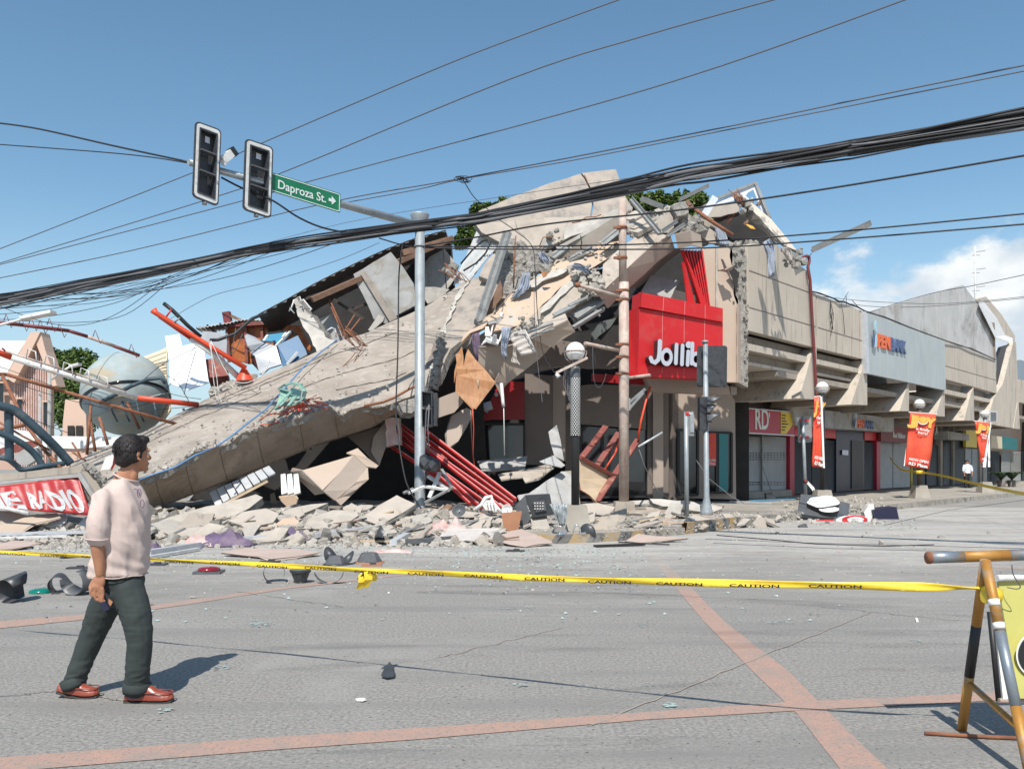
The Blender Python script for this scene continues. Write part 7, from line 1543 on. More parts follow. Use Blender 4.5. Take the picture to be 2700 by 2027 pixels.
for i, (x, y, a, lb_) in enumerate(((208,1499,.1, 'flat black frame plate behind the walking man'),(412,1490,.0, 'flat black frame plate right of the man at the tape'),(1359,1454,-.3, 'flat black plate with a knob on the road below the cream sheet'),(712,1483,.1, 'thin dark plate lying just above the tape'),(980,1492,.1, 'brown red plate under the right hexagonal housing'))):
 c = G(x, y); t = thing('signal_plate', c, lb_, 'plate'); MB().box(c + V((0,0,.015)),(.3,.16,.025), Matrix.Rotation(a, 3, 'Z')).build('plate', M['plastick' if i != 4 else 'cardbrown'], t); MB().box(c + V((.02,0,.035)),(.09,.06,.03), Matrix.Rotation(a, 3, 'Z')).build('knob', M['plastick'], t)
mb = MB().prism([G(x, y, .02)+V((0,0, z)) for x, y, z in ((1004,1781,0),(1014,1775,.03),(1024,1770,.05),(1036,1775,.03),(1039,1783,0),(1020,1786,0))], V((0,.05,.01))); tag(mb.build('rubber_scrap', M['plastick']), 'small black scrap lying alone on the road in the foreground', 'scrap')
for i, (x, y, m_, lb_) in enumerate(((952,1848, 'promowhite', 'small white flake in the middle foreground'),(1618,1494, 'rubble2', 'left one of two small brown stones above the tape'),(1648,1498, 'rubble2', 'right one of two small brown stones above the tape'),(1793,1474, 'rubble', 'pale stone on the road right of the two brown ones'),(2215,1457, 'cardpink', 'flat pink stone on the road at the right'),(510,1577, 'rubble2', 'small stone with a torn wire right of the man'),(2418,1638, 'promowhite', 'white shell-like flake at the right in front of the barrier'),(1395,1518, 'steel', 'small grey plate right below the tape'))):
 p = G(x, y); tag(MB().rock(p + V((0,0,.012)),.035,0,1,(1.5,1,.5)).build('stone', M[m_]), lb_, 'stone')
tag(MB().tube([G(*p, .01) for p in ((1890,1411),(2000,1420),(2150,1434),(2330,1440),(2462,1436))],.014,5).build('ground_line', M['cable']), 'black cable lying on the road in the right distance', 'cable')
for i, pts in enumerate(([(1860,1421),(2100,1430),(2700,1446)],[(1880,1432),(2200,1446),(2700,1458)],[(2330,1385),(2500,1345),(2700,1318)])):  # first two tubes draw shadows of overhead wires as dark lines
 tag(MB().tube([G(*p, .006) for p in pts],.01,4).build('ground_line', M['cable']),('upper thin dark tube painting a wire shadow along the road at the right', 'lower thin dark tube painting a wire shadow along the road at the right', 'thin cable lying close to the right kerb')[i], 'cable')
# ================================================================ left background, tank, masts, trees
random.seed(91)
def leafy(name, blobs, n, leaf, m, label, trunk=None, kindcol=None):
 """blobs: (centre, radii); n leaf faces spread near the surfaces, in clumps"""
 t = thing(name, trunk[0] if trunk else blobs[0][0], label, 'tree'); mb = MB(); cl = []
 for c, r in blobs:
  for k in range(int(30*r[0]*r[2])+26):
   u = V((random.gauss(0,1), random.gauss(0,1), random.gauss(0,1))).normalized()*random.uniform(.62,1.0); cl.append((V(c)+V((u.x * r[0], u.y * r[1], u.z * r[2])), random.uniform(.2,.38)*min(r)))
 for k in range(n):
  c, r = random.choice(cl); u = V((random.gauss(0,1), random.gauss(0,1), random.gauss(0,.8))); u = u.normalized()*r * random.uniform(.5,1.15); p = c + u
  e = V((random.uniform(-1,1), random.uniform(-1,1), random.uniform(-.7,.5))).normalized()*leaf * random.uniform(.6,1.4); f = e.cross(u + V((0,0, r * .6))).normalized()*leaf * .45
  mb.add([p - e, p + f, p + e, p - f],[(0,1,2,3)],0 if random.random() < .72 else 1)
 mb.build('crown', [M[m], M['leafy' if m == 'leaf' else 'leaf']], t)
 if trunk:
  mb = MB().tube(trunk, [.35 - .2*i / len(trunk) for i in range(len(trunk))],8)
  for c, r in blobs: mb.tube([trunk[-1], trunk[-1].lerp(V(c),.6)+V((0,0,-.1)), V(c)],[.14,.09,.03],6)
  mb.build('trunk', M['bark'], t)
 return t
def bl_(x, y, d, rx, rz_): k = d / F; return (P(x, y, d),(rx * k, rx * k * .9, rz_ * k))
d = 62
leafy('broadleaf_tree', [bl_(128,955, d, 40,40), bl_(140,1010, d, 40,50), bl_(120,1060, d, 40,60)],9000,.16, 'leaf', 'dark green tree directly behind the pink gable', [P(128,1235, d), P(130,1080, d), P(130,1000, d)])
leafy('broadleaf_tree', [bl_(205,950, d - 2,42,34), bl_(238,972, d - 2,34,34), bl_(178,990, d - 2,40,44), bl_(215,1020, d - 2,48,46), bl_(205,1090, d - 2,55,60), bl_(250,1030, d, 22,50)],17000,.16, 'leaf', 'large round dark green tree left of the spherical tank', [P(205,1235, d - 2), P(207,1120, d - 2), P(205,1040, d - 2)])
leafy('rain_tree', [bl_(1300,560,46,60,22), bl_(1345,550,46,40,24), bl_(1240,622,46,42,26), bl_(1215,640,46,22,14), bl_(1290,610,46,50,30)],14000,.17, 'leafy', 'green tree crown peeping out left behind the summit slabs', [P(1330,1235,46), P(1320,900,46), P(1310,650,46)])
leafy('rain_tree', [bl_(1690,540,48,50,30), bl_(1750,540,48,60,28), bl_(1825,535,48,44,24), bl_(1862,545,48,22,12), bl_(1770,575,48,70,30)],16000,.17, 'leafy', 'flat green tree crown behind the top right of the ruin', [P(1750,1235,48), P(1755,900,48), P(1755,620,48)])
def bg(name, pts, d, t, m, par, **k): return piece(name, pts, t, m, parent=par, jag=0, d0=d, **k)
ch = thing('gabled_house', P(60,1235,46), 'pink house with a steep boarded gable and white roof at the left edge', 'house')
bg('wall', [(94,906),(134,985),(136,1238),(30,1238),(36,1005)],46,.3, 'pinkwall', ch); bg('wall', [(-120,1000),(34,1000),(34,1238),(-120,1238)],46.4,.3, 'pinkwall', ch)
for k in range(16):
 x = 40+k * 6.2; y0 = 1000 - (x - 36)*1.62 if x < 94 else 910+(x - 94)*1.9; MB().beam(P(x, y0+3,45.96), P(x, 1236,45.96),.045,.05, up=V((0,1,0))).build('batten', M['clothpink'], ch)
bg('bargeboard', [(80,876),(106,875),(72,945),(37,1010),(14,994),(46,940)],45.4,.9, 'pinktrim', ch); bg('bargeboard', [(107,875),(120,925),(134,965),(150,1016),(138,1018),(122,975),(95,905)],45.5,.9, 'pinktrim', ch)
bg('roof', [(-120,898),(69,898),(40,945),(14,992),(-120,990)],45.8,.2, 'whiteroof', ch)
for x0, y0, x1, y1 in ((45,1052,57,1090),(-6,1010,8,1070),(114,1060,125,1120)):
 w = bg('window', [(x0, y0),(x1, y0),(x1, y1),(x0, y1)],45.9,.05, 'glassdk', ch); MB().beam(P(x0 - 4, y0 - 2,45.8), P(x1+4, y0 - 2,45.8),.1,.08).build('lintel', M['pinktrim'], w)
pk = thing('pink_annex', P(200,1160,40), 'small flat pink building with two dark openings below the round tree', 'building')
bg('wall', [(172,1053),(226,1053),(228,1150),(232,1240),(160,1240),(166,1110)],40,.5, 'pinktrim', pk)
for x in (178,200): bg('opening', [(x, 1122),(x + 17,1122),(x + 17,1149),(x, 1149)],39.9,.05, 'dark', pk)
cn_ = thing('white_canopy', P(180,1180,36), 'long white canopy roof behind the rubble at the left', 'canopy')
bg('roof', [(-80,1130),(33,1132),(80,1138),(130,1149),(316,1152),(305,1170),(285,1176),(200,1183),(130,1180),(60,1186),(-80,1186)],36,.3, 'whiteroof', cn_); bg('fascia', [(110,1181),(290,1180),(250,1188),(180,1198),(120,1196)],36.1,.2, 'pinktrim', cn_)
for x in (140,262): MB().beam(P(x, 1185,36.2), P(x, 1238,36.2),.25,.25, up=V((0,1,0))).build('post', M['pinkwall'], cn_)
for (x0, x1, y0, d_, lb_) in ((125,136,985,34, 'tall weathered concrete pole behind the fallen red and white mast'),(101,111,1031,33, 'short weathered concrete pole left of the tall one')):
 w_ = (x1 - x0)/F * d_; tag(MB().tube([P((x0+x1)/2,1270, d_), P((x0+x1)/2, y0, d_)],[w_ * .55, w_ * .42],12).build('concrete_pole', M['greywall']), lb_, 'pole')
sl = thing('street_light', P(140,1000,34), 'small street light arm on the tall concrete pole before the tree', 'street light'); MB().tube([P(137,1000,34), P(162,980,34), P(190,964,34)],.04,6).build('arm', M['whitemet'], sl); MB().beam(P(186,966,34), P(211,960,34),.3,.09).build('head', M['whitemet'], sl)
sl = thing('street_light', P(0,860,20), 'long flat white street light head under the cable bundle at the left', 'street light'); MB().tube([P(-40,868,20), P(0,857,20), P(64,840,20)],.03,6).build('arm', M['whitemet'], sl)
MB().beam(P(60,840,20), P(141,823,20),.28,.07).build('head', M['whitemet'], sl)
# spherical tank
tc_ = P(331,1039,28); tr_ = 109/F * 28; tk = thing('water_tank', tc_ - V((0,0, tr_)), 'grey green spherical steel tank lying among the fallen masts', 'tank')
MB().sphere(tc_, tr_, 40,26).build('sphere', M['tank'], tk)
def gc(n1, r_, w_, a0, a1, m, nm):                   # band on the sphere around axis n1
 d_, e1, e2 = frame(V(n1)); MB().tube([tc_ + d_ * math.sqrt(max(0, tr_ * tr_ - r_ * r_))+(e1*math.cos(a)+e2*math.sin(a))*r_ * 1.004 for a in [a0+(a1 - a0)*k / 40 for k in range(41)]], w_, 6).build(nm, M[m], tk)
gc((.25,-.3,-.9), tr_ * .985,.05,0,6.28, 'glassdk', 'seam'); gc((.3,.15,-.95), tr_ * .96,.03,0,6.28, 'tank', 'seam'); gc((-.9,-.1,.3), tr_ * .9,.02,0,6.28, 'tank', 'seam')
MB().tube([P(x, y, 26.58) for x, y in ((262,1062),(300,1042),(345,1018),(390,1000),(424,996),(436,1010))],.06,6).build('hatch_rim', M['bluepipe'], tk)
for x in (290,322,360,405): MB().tube([P(x, 1058,26.75), P(x + 6,1085,26.65), P(x + 20,1112,26.7)],.03,5).build('rib', M['bluepipe'], tk)
for a, b in (((240,1066),(229,1198)),((237,1100),(251,1190)),((335,1060),(367,1130)),((262,1100),(284,1172))): MB().tube([P(*a, 26.4), P(*b, 26.2)],.045,7).build('leg', M['rust'], tk)
# fallen masts
def mast(pts, r, ms, label, seg=10, rung=None, name='fallen_mast'):
 t = thing(name, P(*pts[-1]), label, 'mast')
 for i in range(len(pts) - 1): MB().tube([P(*pts[i]), P(*pts[i + 1])], r, seg).build('section', M[ms[i]], t)
 if rung:
  for (x, y, dd) in rung:
   a = P(x, y, dd); MB().tube([a, a + V((.05,0,.28)), a + V((.25,0,.2)), a + V((.28,0,-.08))],.018,5).build('rung', M['whitemet'], t)
 return t
mast([(-40,915,21),(29,942,21.4),(362,1049,23.4),(522,1067,24.6)],.075,('orange', 'whitemet', 'orange'), 'thick red and white mast pole fallen across the spherical tank', 12,[(68,948,21.6),(116,965,21.9),(164,983,22.2),(209,998,22.5),(258,1016,22.8)])
mt = mast([(-40,846,20),(60,857,20.4),(181,872,21.2),(230,887,21.6),(300,912,22),(367,937,22.5)],.045,('maroon', 'maroon', 'maroon', 'rustpole', 'maroon'), 'thin maroon antenna pole with wavy wire, highest at the left', 8)
for x, y in ((10,846),(50,855),(76,854),(100,862),(124,857),(150,872),(245,888),(340,925)): MB().tube([P(x, y, 20.8), P(x + 6, y - 18,20.8), P(x + 12, y - 2,20.8), P(x + 20, y + 18,20.8), P(x + 25, y + 8,20.8)],.01,5).build('wavy_wire', M['maroon'], mt)
mast([(-30,985,21),(17,987,21.2),(169,1032,22),(476,1121,23.8)],.045,('rust',)*3, 'rusty brown pipe lying below the thick red and white mast', 8)
mast([(6,918,22),(14,926,22),(200,985,23),(330,1030,24)],.025,('maroon', 'rustpole', 'rustpole'), 'thin ladder rail running just above the thick mast', 6)
om = thing('orange_mast', P(645,1002,25.3), 'bright orange mast with a cone foot leaning over the back of the big slab', 'mast')
MB().tube([P(405,818,24.6), P(412,826,24.6), P(536,902,25), P(648,970,25.2)],[.11,.072,.07,.075],12).build('pole', M['orange'], om); MB().lathe(P(645,1004,25.4),[(.26,0),(.22,.1),(.08,.36)],14, axis=V((-.05,0,1))).build('foot', M['orange'], om)
MB().tube([P(420,834,24.8), P(503,892,25)],.06,8).build('brace', M['redpaint'], om); MB().tube([P(503,892,25), P(565,935,25.2), P(630,995,25.5)],.09,8).build('brace', M['whitemet'], om)
MB().tube([P(438,836,24.7), P(452,816,24.7)],.025,6).build('strut', M['redpaint'], om); MB().tube([P(460,850,24.7), P(474,838,24.7)],.025,6).build('strut', M['steel'], om)
pipe('black_pole', [(432,800,24.8),(455,818,24.8),(495,858,25),(530,888,25.2)],.06, 'black', 'straight black pole beside the upper end of the orange mast', 'pole')
pipe('black_hose', [(554,897,25.4),(575,896,25.4),(620,880,25.6),(665,840,26),(690,830,26.2),(705,828,26.4)],.05, 'cable', 'thick black hose arching between the orange mast and the roof edge', 'hose')
for i, pts in enumerate(([(556,900),(562,990),(572,1060),(580,1110)],[(552,905),(570,985),(578,1040),(600,1100),(640,1130)],[(556,898),(600,985),(640,1010),(690,990),(712,950),(730,905)],[(600,900),(608,935),(622,865)],[(594,868),(610,935),(640,880)],[(516,925),(500,980),(485,1040)],[(642,928),(690,918),(720,900)],[(500,1062),(470,1010),(440,990)],[(440,1035),(480,1045),(530,1052)],[(380,1000),(430,960),(520,915)],[(620,1010),(700,1045),(745,1060)],[(480,1120),(500,1170),(520,1185),(560,1178)])):
 tag(MB().tube(cat_rom([P(x, y, 24.2) for x, y in pts],4),.012,4).build('guy_wire', M['whitemet' if i < 3 else 'wire']),('long white guy wire hanging from the orange mast', 'second white guy wire from the orange mast', 'white cable looping to the blue cabinet', 'thin stay near the rusted sheet', 'crossed stay near the rusted sheet', 'thin stay over the bright metal sheet', 'stay in front of the blue cabinet', 'stay below the bright metal sheet', 'level stay at the foot of the siding', 'stay crossing from the tank to the mast', 'thin line lying on the big slab to the green chair', 'curled wire at the lower left of the big slab')[i], 'wire')
# grey blue curved pipes, banner beam and red banner
def arc(pts, r, label, m='bluepipe'): return tag(MB().tube(cat_rom([P(*p) for p in pts],6), r, 12).build('curved_pipe', M[m]), label, 'pipe')
arc([(-60,1052,17.6),(0,1070,17.8),(42,1084,18),(105,1138,18.3),(150,1182,18.6),(186,1222,18.8)],.095, 'outermost grey blue curved pipe at the left edge'); arc([(-40,1130,17.6),(10,1145,17.8),(55,1167,18),(90,1195,18.2),(114,1230,18.3)],.07, 'inner grey blue curved pipe inside the outermost one')
arc([(23,1086,18),(24,1150,18),(25,1212,18)],.09, 'upright grey blue pipe between the curved ones'); arc([(-40,1203,17.6),(15,1208,17.7),(42,1226,17.9),(60,1238,18),(110,1230,18.2),(168,1222,18.6)],.06, 'lowest dark blue pipe ring on the concrete beam')
for i, pts in enumerate(([(6,990,19),(67,1117,19),(120,1190,18.7),(162,1236,18.4)],[(-20,1135,18.5),(10,1130,18.5),(66,1120,18.5)],[(190,1190,20),(210,1205,20),(226,1214,20)],[(-10,1108,18.6),(60,1150,18.6),(130,1186,18.6)],[(190,1166,22),(205,1190,22),(212,1204,22)])): pipe('rusty_bar', pts, .04 if i < 2 else .025, 'rust', ('long rusty bar leaning across the curved pipes', 'short rusty bar lying level on the curved pipes', 'rusty stub right of the curved pipes', 'thin rusty rod behind the curved pipes', 'small bent rod sticking up behind the curved pipes')[i], 'bar', 6)
piece('red_roof_scrap', [(-20,1190),(20,1175),(60,1165),(100,1160),(98,1176),(60,1190),(0,1198)],.03, 'rustred', 'brownish red roof scrap behind the curved pipes', 'sheet', 0, d0=21); piece('grey_scrap', [(36,1200),(60,1185),(96,1180),(110,1205),(70,1228),(50,1222)],.1, 'greywall', 'grey torn sheet inside the curved pipes', 'sheet', .02, d0=19.5)
bb_ = thing('canopy_beam', P(120,1345,17.6), 'fallen concrete canopy beam with a broken right end carrying the red banner', 'beam')
bg('top_face', [(-60,1252),(60,1244),(224,1225),(236,1232),(213,1246),(60,1262),(-60,1272)],17.6,.3, 'conc', bb_); piece('right_arm', [(224,1226,17.6),(240,1216,17.8),(256,1236,17.8),(277,1266,17.8),(262,1300,17.6),(250,1310,17.5),(213,1246,17.5)],.4,('conc', 'fract'), parent=bb_, jag=.03, seg=.15)
bg('grey_frame', [(-60,1272),(60,1263),(213,1247),(251,1308),(244,1318),(206,1258),(60,1270),(-60,1284)],17.45,.2, 'greywall', bb_)
mb = MB()
for k in range(26): mb.rock(P(224+k * 2.2+random.uniform(-6,4),1222+k * 2+random.uniform(-6,6),17.6), random.uniform(.03,.09),0)
mb.build('broken_edge', M['fract'], bb_)
bn = thing('radio_banner', P(120,1350,17), 'slack red banner with slanting grey letters HE RADIO hanging from the canopy beam', 'banner')
BL, BR, TL_, TR_ = P(-60,1334,17.0), P(242,1359,17.3), P(-60,1288,17.3), P(206,1256,17.5)
def bp(u, v): return TL_.lerp(TR_, u).lerp(BL.lerp(BR, u), v)+V((0,-1,0))*(.035*math.sin(u * 19+v * 3)*(.4+v) + .02*math.sin(u * 43))
MB().sheet([[bp(j / 60, i / 10) for j in range(61)] for i in range(11)],.01,0, smooth=True, dirn=(0,1,0)).build('cloth', M['bannerred'], bn)
for w_, u0, u1, v0, hh in (('HE', .05,.43,.93,.62),('RADIO', .47,.97,.86,.52)):
 vs, fs, w0 = text_mb(w_, 1.0,.05,0,-.3); mb = MB(); mb.add([bp(u0+(u1 - u0)*max(0, v.x)/w0, v0 - hh * v.z / .72 + .05*math.sin(v.x * 5))+V((0,-.02,0)) for v in vs], fs); mb.build('lettering', M['bannerwht'], bn)
pipe('white_rail', [(-40,1334,16.8),(20,1340,16.8),(76,1354,16.8)],.04, 'whitemet', 'white rail along the lower edge of the red banner', 'rail'); piece('snack_wrapper', [(266,1240),(278,1206),(300,1196),(296,1224),(290,1236)],.12,('whitepl', 'redpaint'), 'white and red bag on the big slab just behind the head of the man', 'bag', .02, d0=20.6)
# potted palms by the far shutters
for px in (2640,2668):
 b = G(px, 1283,.15); t = thing('potted_palm', b, ('left' if px < 2650 else 'right') + ' one of two dark potted palms by the far shutters', 'plant'); MB().lathe(b, [(.2,0),(.28,.4),(.24,.4)],10).build('pot', M['claddk'], t); mb = MB()
 for k in range(26):
  a = random.uniform(0,6.3); L_ = random.uniform(.6,1.1); q = [b + V((math.cos(a)*L_ * s_, math.sin(a)*L_ * s_, .4+1.5*s_ - 1.1*s_ * s_)) for s_ in (0,.35,.7,1)]; w_ = V((-math.sin(a), math.cos(a),0)) * .09
  mb.sheet([[q[0] - w_ * .3, q[0]+w_ * .3],[q[1] - w_, q[1]+w_],[q[2] - w_, q[2]+w_],[q[3] - w_ * .2, q[3]+w_ * .2]],.005,0)
 mb.build('fronds', M['plantleaf'], t)
# ================================================================ caution tape and barrier
random.seed(13)
tp_ = [(-80,1449,7.15),(0,1455,7.03),(230,1466,6.76),(400,1475,6.52),(690,1488,6.16),(940,1502,5.83),(1100,1508,5.64),(1400,1523,5.31),(1700,1532,5.0),(2100,1541,4.66),(2400,1546,4.52),(2560,1550,4.48),(2606,1548,4.46)]
C_ = cat_rom([P(*p) for p in tp_],6); tape = thing('caution_tape', C_[-1], 'long yellow caution tape stretched from the left across the road to the barrier', 'tape')
def half(i): x = CX + F * C_[i].x / C_[i].y; w = .0125 + .009*max(0, min(1, x / 2200)) + .002*math.sin(x * .011); return w if x < 2450 else w * (1 - .65*min(1,(x - 2450)/100))
rows = [[C_[i]+V((0,.008*math.sin(i * .7+j),(j - 2)/2*half(i))) for i in range(len(C_))] for j in range(5)]
MB().sheet(rows, .002,0, smooth=True, dirn=(0,1,0)).build('ribbon', M['tape'], tape)
LL = [0]
for a, b in zip(C_, C_[1:]): LL.append(LL[-1]+(b - a).length)
def at_(s_):
 k = max(j for j in range(len(LL)) if LL[j] <= s_ + 1e-9); k = min(k, len(C_) - 2); return C_[k].lerp(C_[k + 1],(s_ - LL[k])/(LL[k + 1] - LL[k])),(C_[k + 1] - C_[k]).normalized()
s_ = .35; vs0, fs0, w0 = text_mb('CAUTION', 1,.03,0,0)
while s_ < LL[-1] - .5:
 mb = MB(); L_ = .27; low = random.choice((1,1,-1)); mb.add([at_(s_ + L_ * v.x / w0)[0]+V((0,-.014,(-.003 if low > 0 else .003) + .017*(v.z / .72 - .85))) for v in vs0], fs0); mb.build('lettering', M['tapeblk'], tape); s_ += .42
kn = thing('tape_knot', P(960,1530,5.8), 'crumpled knot of yellow caution tape hanging from the tape line', 'tape knot'); mb = MB(); c0 = P(960,1518,5.8)
for k in range(9):
 a = c0+V((random.uniform(-.03,.03), random.uniform(-.03,.03),.04 - k * .004)); e = a + V((random.uniform(-.05,.05), random.uniform(-.04,.04), random.uniform(-.12,-.03))); w_ = V((.02,.01,.0)); mb.sheet([[a - w_, a + w_],[a.lerp(e, .5)+V((.02,-.02,0)) - w_ * 1.4, a.lerp(e, .5)+V((.02,-.01,0))+w_],[e - w_, e + w_ * .6]],.003, k % 3 == 0)
mb.build('ribbon', [M['tape'], M['tapeblk']], kn)
t2 = [P(2346,1205,40), P(2364,1228,37), P(2385,1240,35.5), P(2424,1244,34.2), P(2480,1253,31), P(2560,1272,26), P(2640,1290,22), P(2760,1312,18)]
tag(MB().sheet([[p + V((0,0, q)) for p in cat_rom(t2,4)] for q in (-.04,.04)],.004,0, dirn=(0,1,0)).build('caution_tape', M['tape']), 'yellow tape tied round the lamp with the broad banner, running to the right edge', 'tape')
tag(MB().tube([P(2424,1240,34), P(2424,1249,34)],.13,10).build('tape_wrap', M['tape']), 'yellow tape wrapped round the post under the broad banner', 'tape')
# tubular barrier at the right edge
br = thing('road_barrier', G(2560,1935), 'rusty yellow and grey tubular road barrier with a tilted sign at the right edge', 'barrier')
db = 4.45; A0 = P(2447,1470, db + .1); A1 = A0+V((1.6,.12,.035))
MB().tube([A0, A0.lerp(A1,.12)],.031,18).build('top_rail', M['barrg'], br); MB().tube([A0.lerp(A1,.1), A0.lerp(A1,.3)],.0305,18).build('top_rail', M['barry'], br); MB().tube([A0.lerp(A1,.28), A1],.0312,18).build('top_rail', M['barrg'], br)
MB().lathe(A0,[(0,-.004),(.033,-.004),(.033,.012)],16, axis=V((1,.07,.02))).build('end_cap', M['rust'], br)
J = P(2598,1478, db)
f1 = G(2536,1925); f1.z = 0; f2 = G(2720,2060); mid = lambda a, b, t: a.lerp(b, t)
for f, segs in ((f1,((0,.36, 'barry'),(.36,.66, 'black'),(.66,1, 'barry'))),(f2,((0,.34, 'barry'),(.34,.68, 'barrg'),(.68,1, 'barry')))):
 for a, b, m_ in segs: MB().tube([mid(J, f, a), mid(J, f, b)],.026,16).build('leg', M[m_], br)
MB().tube([mid(J, f1,.7), mid(J, f2,.78)],.017,12).build('cross_bar', M['barry'], br)
for t_ in (.19,.3): MB().tube([mid(J, f2, t_), mid(J, f2, t_ + .03)],.028,16).build('white_tape', M['promowhite'], br)
J2 = A0.lerp(A1,.93); 
for f in (f1, f2): MB().tube([J2+V((0,0,0)), f + (J2 - J)*V((1,1,0)).x],.026,12).build('leg', M['barry'], br) if False else MB().tube([J2, V((f.x + J2.x - J.x, f.y + J2.y - J.y, 0))],.026,12).build('leg', M['barry'], br)
MB().tube([J + V((-.02,-.03,-.33 + .16)), J + V((.05,-.03,-.36 + .18))],.045,12).build('tape_wrap', M['tape'], br)
MB().tube([G(2438,1932,.012), G(2575,1940,.014), G(2760,1948,.012)],.011,8).build('ground_rod', M['rust'], br)
sg2 = thing('barrier_sign', P(2650,1840,4.6), 'faded yellow sign board with a black round mark leaning behind the barrier', 'sign')
piece('board', [(2632,1532,4.62),(2760,1530,4.7),(2770,1838,4.55),(2690,1840,4.5),(2660,1700,4.56)],.012, 'boardyel', parent=sg2, jag=0)
for nm, m_, r_, o_ in (('white_disc', 'promowhite', 62,.0),('black_disc', 'black', 56,.004)): MB().add([P(2736+r_ * .92*math.cos(a),1725+r_ * math.sin(a),4.52 - o_) for a in [w * math.pi / 16 for w in range(32)]],[tuple(range(32))]).build(nm, M[m_], sg2)
MB().tube([P(2628,1524,4.6), P(2780,1520,4.7)],.018,10).build('top_bar', M['whitemet'], sg2); MB().tube([P(2610,1612,4.66), P(2634,1848,4.6)],.016,8).build('black_post', M['black'], sg2); MB().beam(P(2628,1640,4.64), P(2650,1842,4.58),.03,.02, up=V((0,1,0))).build('pale_post', M['promowhite'], sg2); MB().tube([P(2634,1846,4.58), P(2780,1850,4.6)],.014,8).build('foot_bar', M['rustpole'], sg2)
MB().tube(cat_rom([P(2668,1488,4.5), P(2672,1515,4.5), P(2690,1545,4.5), P(2680,1552,4.5), P(2656,1548,4.5)],4),.003,4).build('tie_wire', M['wire'], sg2)
# ================================================================ people
random.seed(17)
def ell(c, r, ax=None):                            # ellipsoid: centre, radii along frame ax (3 vectors)
 ax = ax or (V((1,0,0)), V((0,1,0)), V((0,0,1))); vs, fs = [],[]; sg_, rg_ = 16,10
 for i in range(rg_ + 1):
  a = -math.pi / 2+math.pi * i / rg_
  for k in range(sg_):
   b = 2*math.pi * k / sg_; vs.append(V(c)+ax[0]*r[0]*math.cos(a)*math.cos(b)+ax[1]*r[1]*math.cos(a)*math.sin(b)+ax[2]*r[2]*math.sin(a))
 for i in range(rg_):
  for k in range(sg_): k2 = (k + 1) % sg_; fs.append((i * sg_ + k, i * sg_ + k2,(i + 1)*sg_ + k2,(i + 1)*sg_ + k))
 return vs, fs
def limb(mb, pts, rs, seg=14):
 p = cat_rom([V(q) for q in pts],5); r = []
 for i in range(len(rs) - 1): r += [rs[i]+(rs[i + 1] - rs[i])*k / 5 for k in range(5)]
 r.append(rs[-1]); mb.tube(p, r, seg)
 for q, w in ((p[0], r[0]),(p[-1], r[-1])): mb.add(*ell(q, (w, w, w)))
def fuse(mb, name, m, parent, voxel, smooth=6, disp=None):
 me = bpy.data.meshes.new(name); me.from_pydata([tuple(v) for v in mb.v],[], mb.f); o = bpy.data.objects.new(name, me); COL.objects.link(o)
 r = o.modifiers.new('r', 'REMESH'); r.mode = 'VOXEL'; r.voxel_size = voxel
 s = o.modifiers.new('s', 'SMOOTH'); s.factor = .5; s.iterations = smooth
 dg = bpy.context.evaluated_depsgraph_get(); dg.update(); m2 = bpy.data.meshes.new_from_object(o.evaluated_get(dg)); bpy.data.objects.remove(o); bpy.data.meshes.remove(me)
 org = V(parent['_o']) if parent is not None else V((0,0,0))
 if disp:
  ns = [v.normal.copy() for v in m2.vertices]
  for v, n in zip(m2.vertices, ns): v.co += n * disp(v.co)
 for v in m2.vertices: v.co -= org
 m2.materials.clear(); m2.materials.append(m); m2.polygons.foreach_set('use_smooth', [True]*len(m2.polygons)); m2.update(); m2.name = name
 ob = bpy.data.objects.new(name, m2); COL.objects.link(ob)
 if parent is not None: ob.parent = parent; ob['_o'] = list(org)
 return ob
D0 = 5.45; S_m = F / D0
def H(px, py, dy=0.0): return P(px, py, D0+dy)     # a point in the man's own upright plane
Z = V((0,0,1)); foot = V((H(300,1840).x, D0,0))
man = thing('person', foot, 'man in pale pink T-shirt and dark trousers walking right, looking at the ruin', 'person')
def walk(p): return p
# --- body (one continuous surface)
b = MB(); ph = R(48); hf = V((math.cos(ph), math.sin(ph),0)); hr = V((math.sin(ph),-math.cos(ph),0)); hc = H(353,1198,.02); hax = (hf, hr, Z)
def hp(f, r, u): return hc + (hf * f + hr * r + Z * u) * .94
for c, r in (((-.012,0,.032),(.103,.080,.098)),((.03,0,-.02),(.066,.062,.085)),((.045,0,-.075),(.045,.048,.042)),((.078,0,-.098),(.022,.026,.02)),((.088,0,.03),(.016,.055,.014)),((.105,0,-.022),(.018,.015,.018)),((.096,0,.0),(.012,.010,.03)),((.093,0,-.058),(.012,.024,.007)),((.09,0,-.07),(.012,.022,.008)),((.07,.036,-.02),(.022,.022,.022)),((.068,-.038,-.02),(.025,.022,.022))): b.add(*ell(hp(*c),[q * .94 for q in r], hax))
for s_ in (1,-1):
 for (f, u, r1) in ((-.004,.012,.012),(-.012,-.005,.011),(-.008,-.028,.009),(.004,-.036,.009),(-.002,.0,.008)): b.add(*ell(hp(f, s_ * .083, u),(r1,.008, r1*1.2), hax))
limb(b, (H(328,1280,.01), H(334,1258,.01), H(346,1228,.015)),(.075,.058,.056)); b.add(*ell(H(352,1256,.0),(.028,.035,.05))); b.add(*ell(H(318,1262,.01),(.04,.06,.045)))
b.add(*ell(H(322,1340,.01),(.12,.17,.14))); b.add(*ell(H(322,1420,.01),(.12,.14,.14))); b.add(*ell(H(322,1520,.0),(.07,.10,.06)))
AR = [H(272,1318,-.16), H(258,1382,-.21), H(256,1432,-.215), H(262,1478,-.20), H(264,1512,-.195)]; limb(b, AR, (.058,.048,.041,.036,.027))
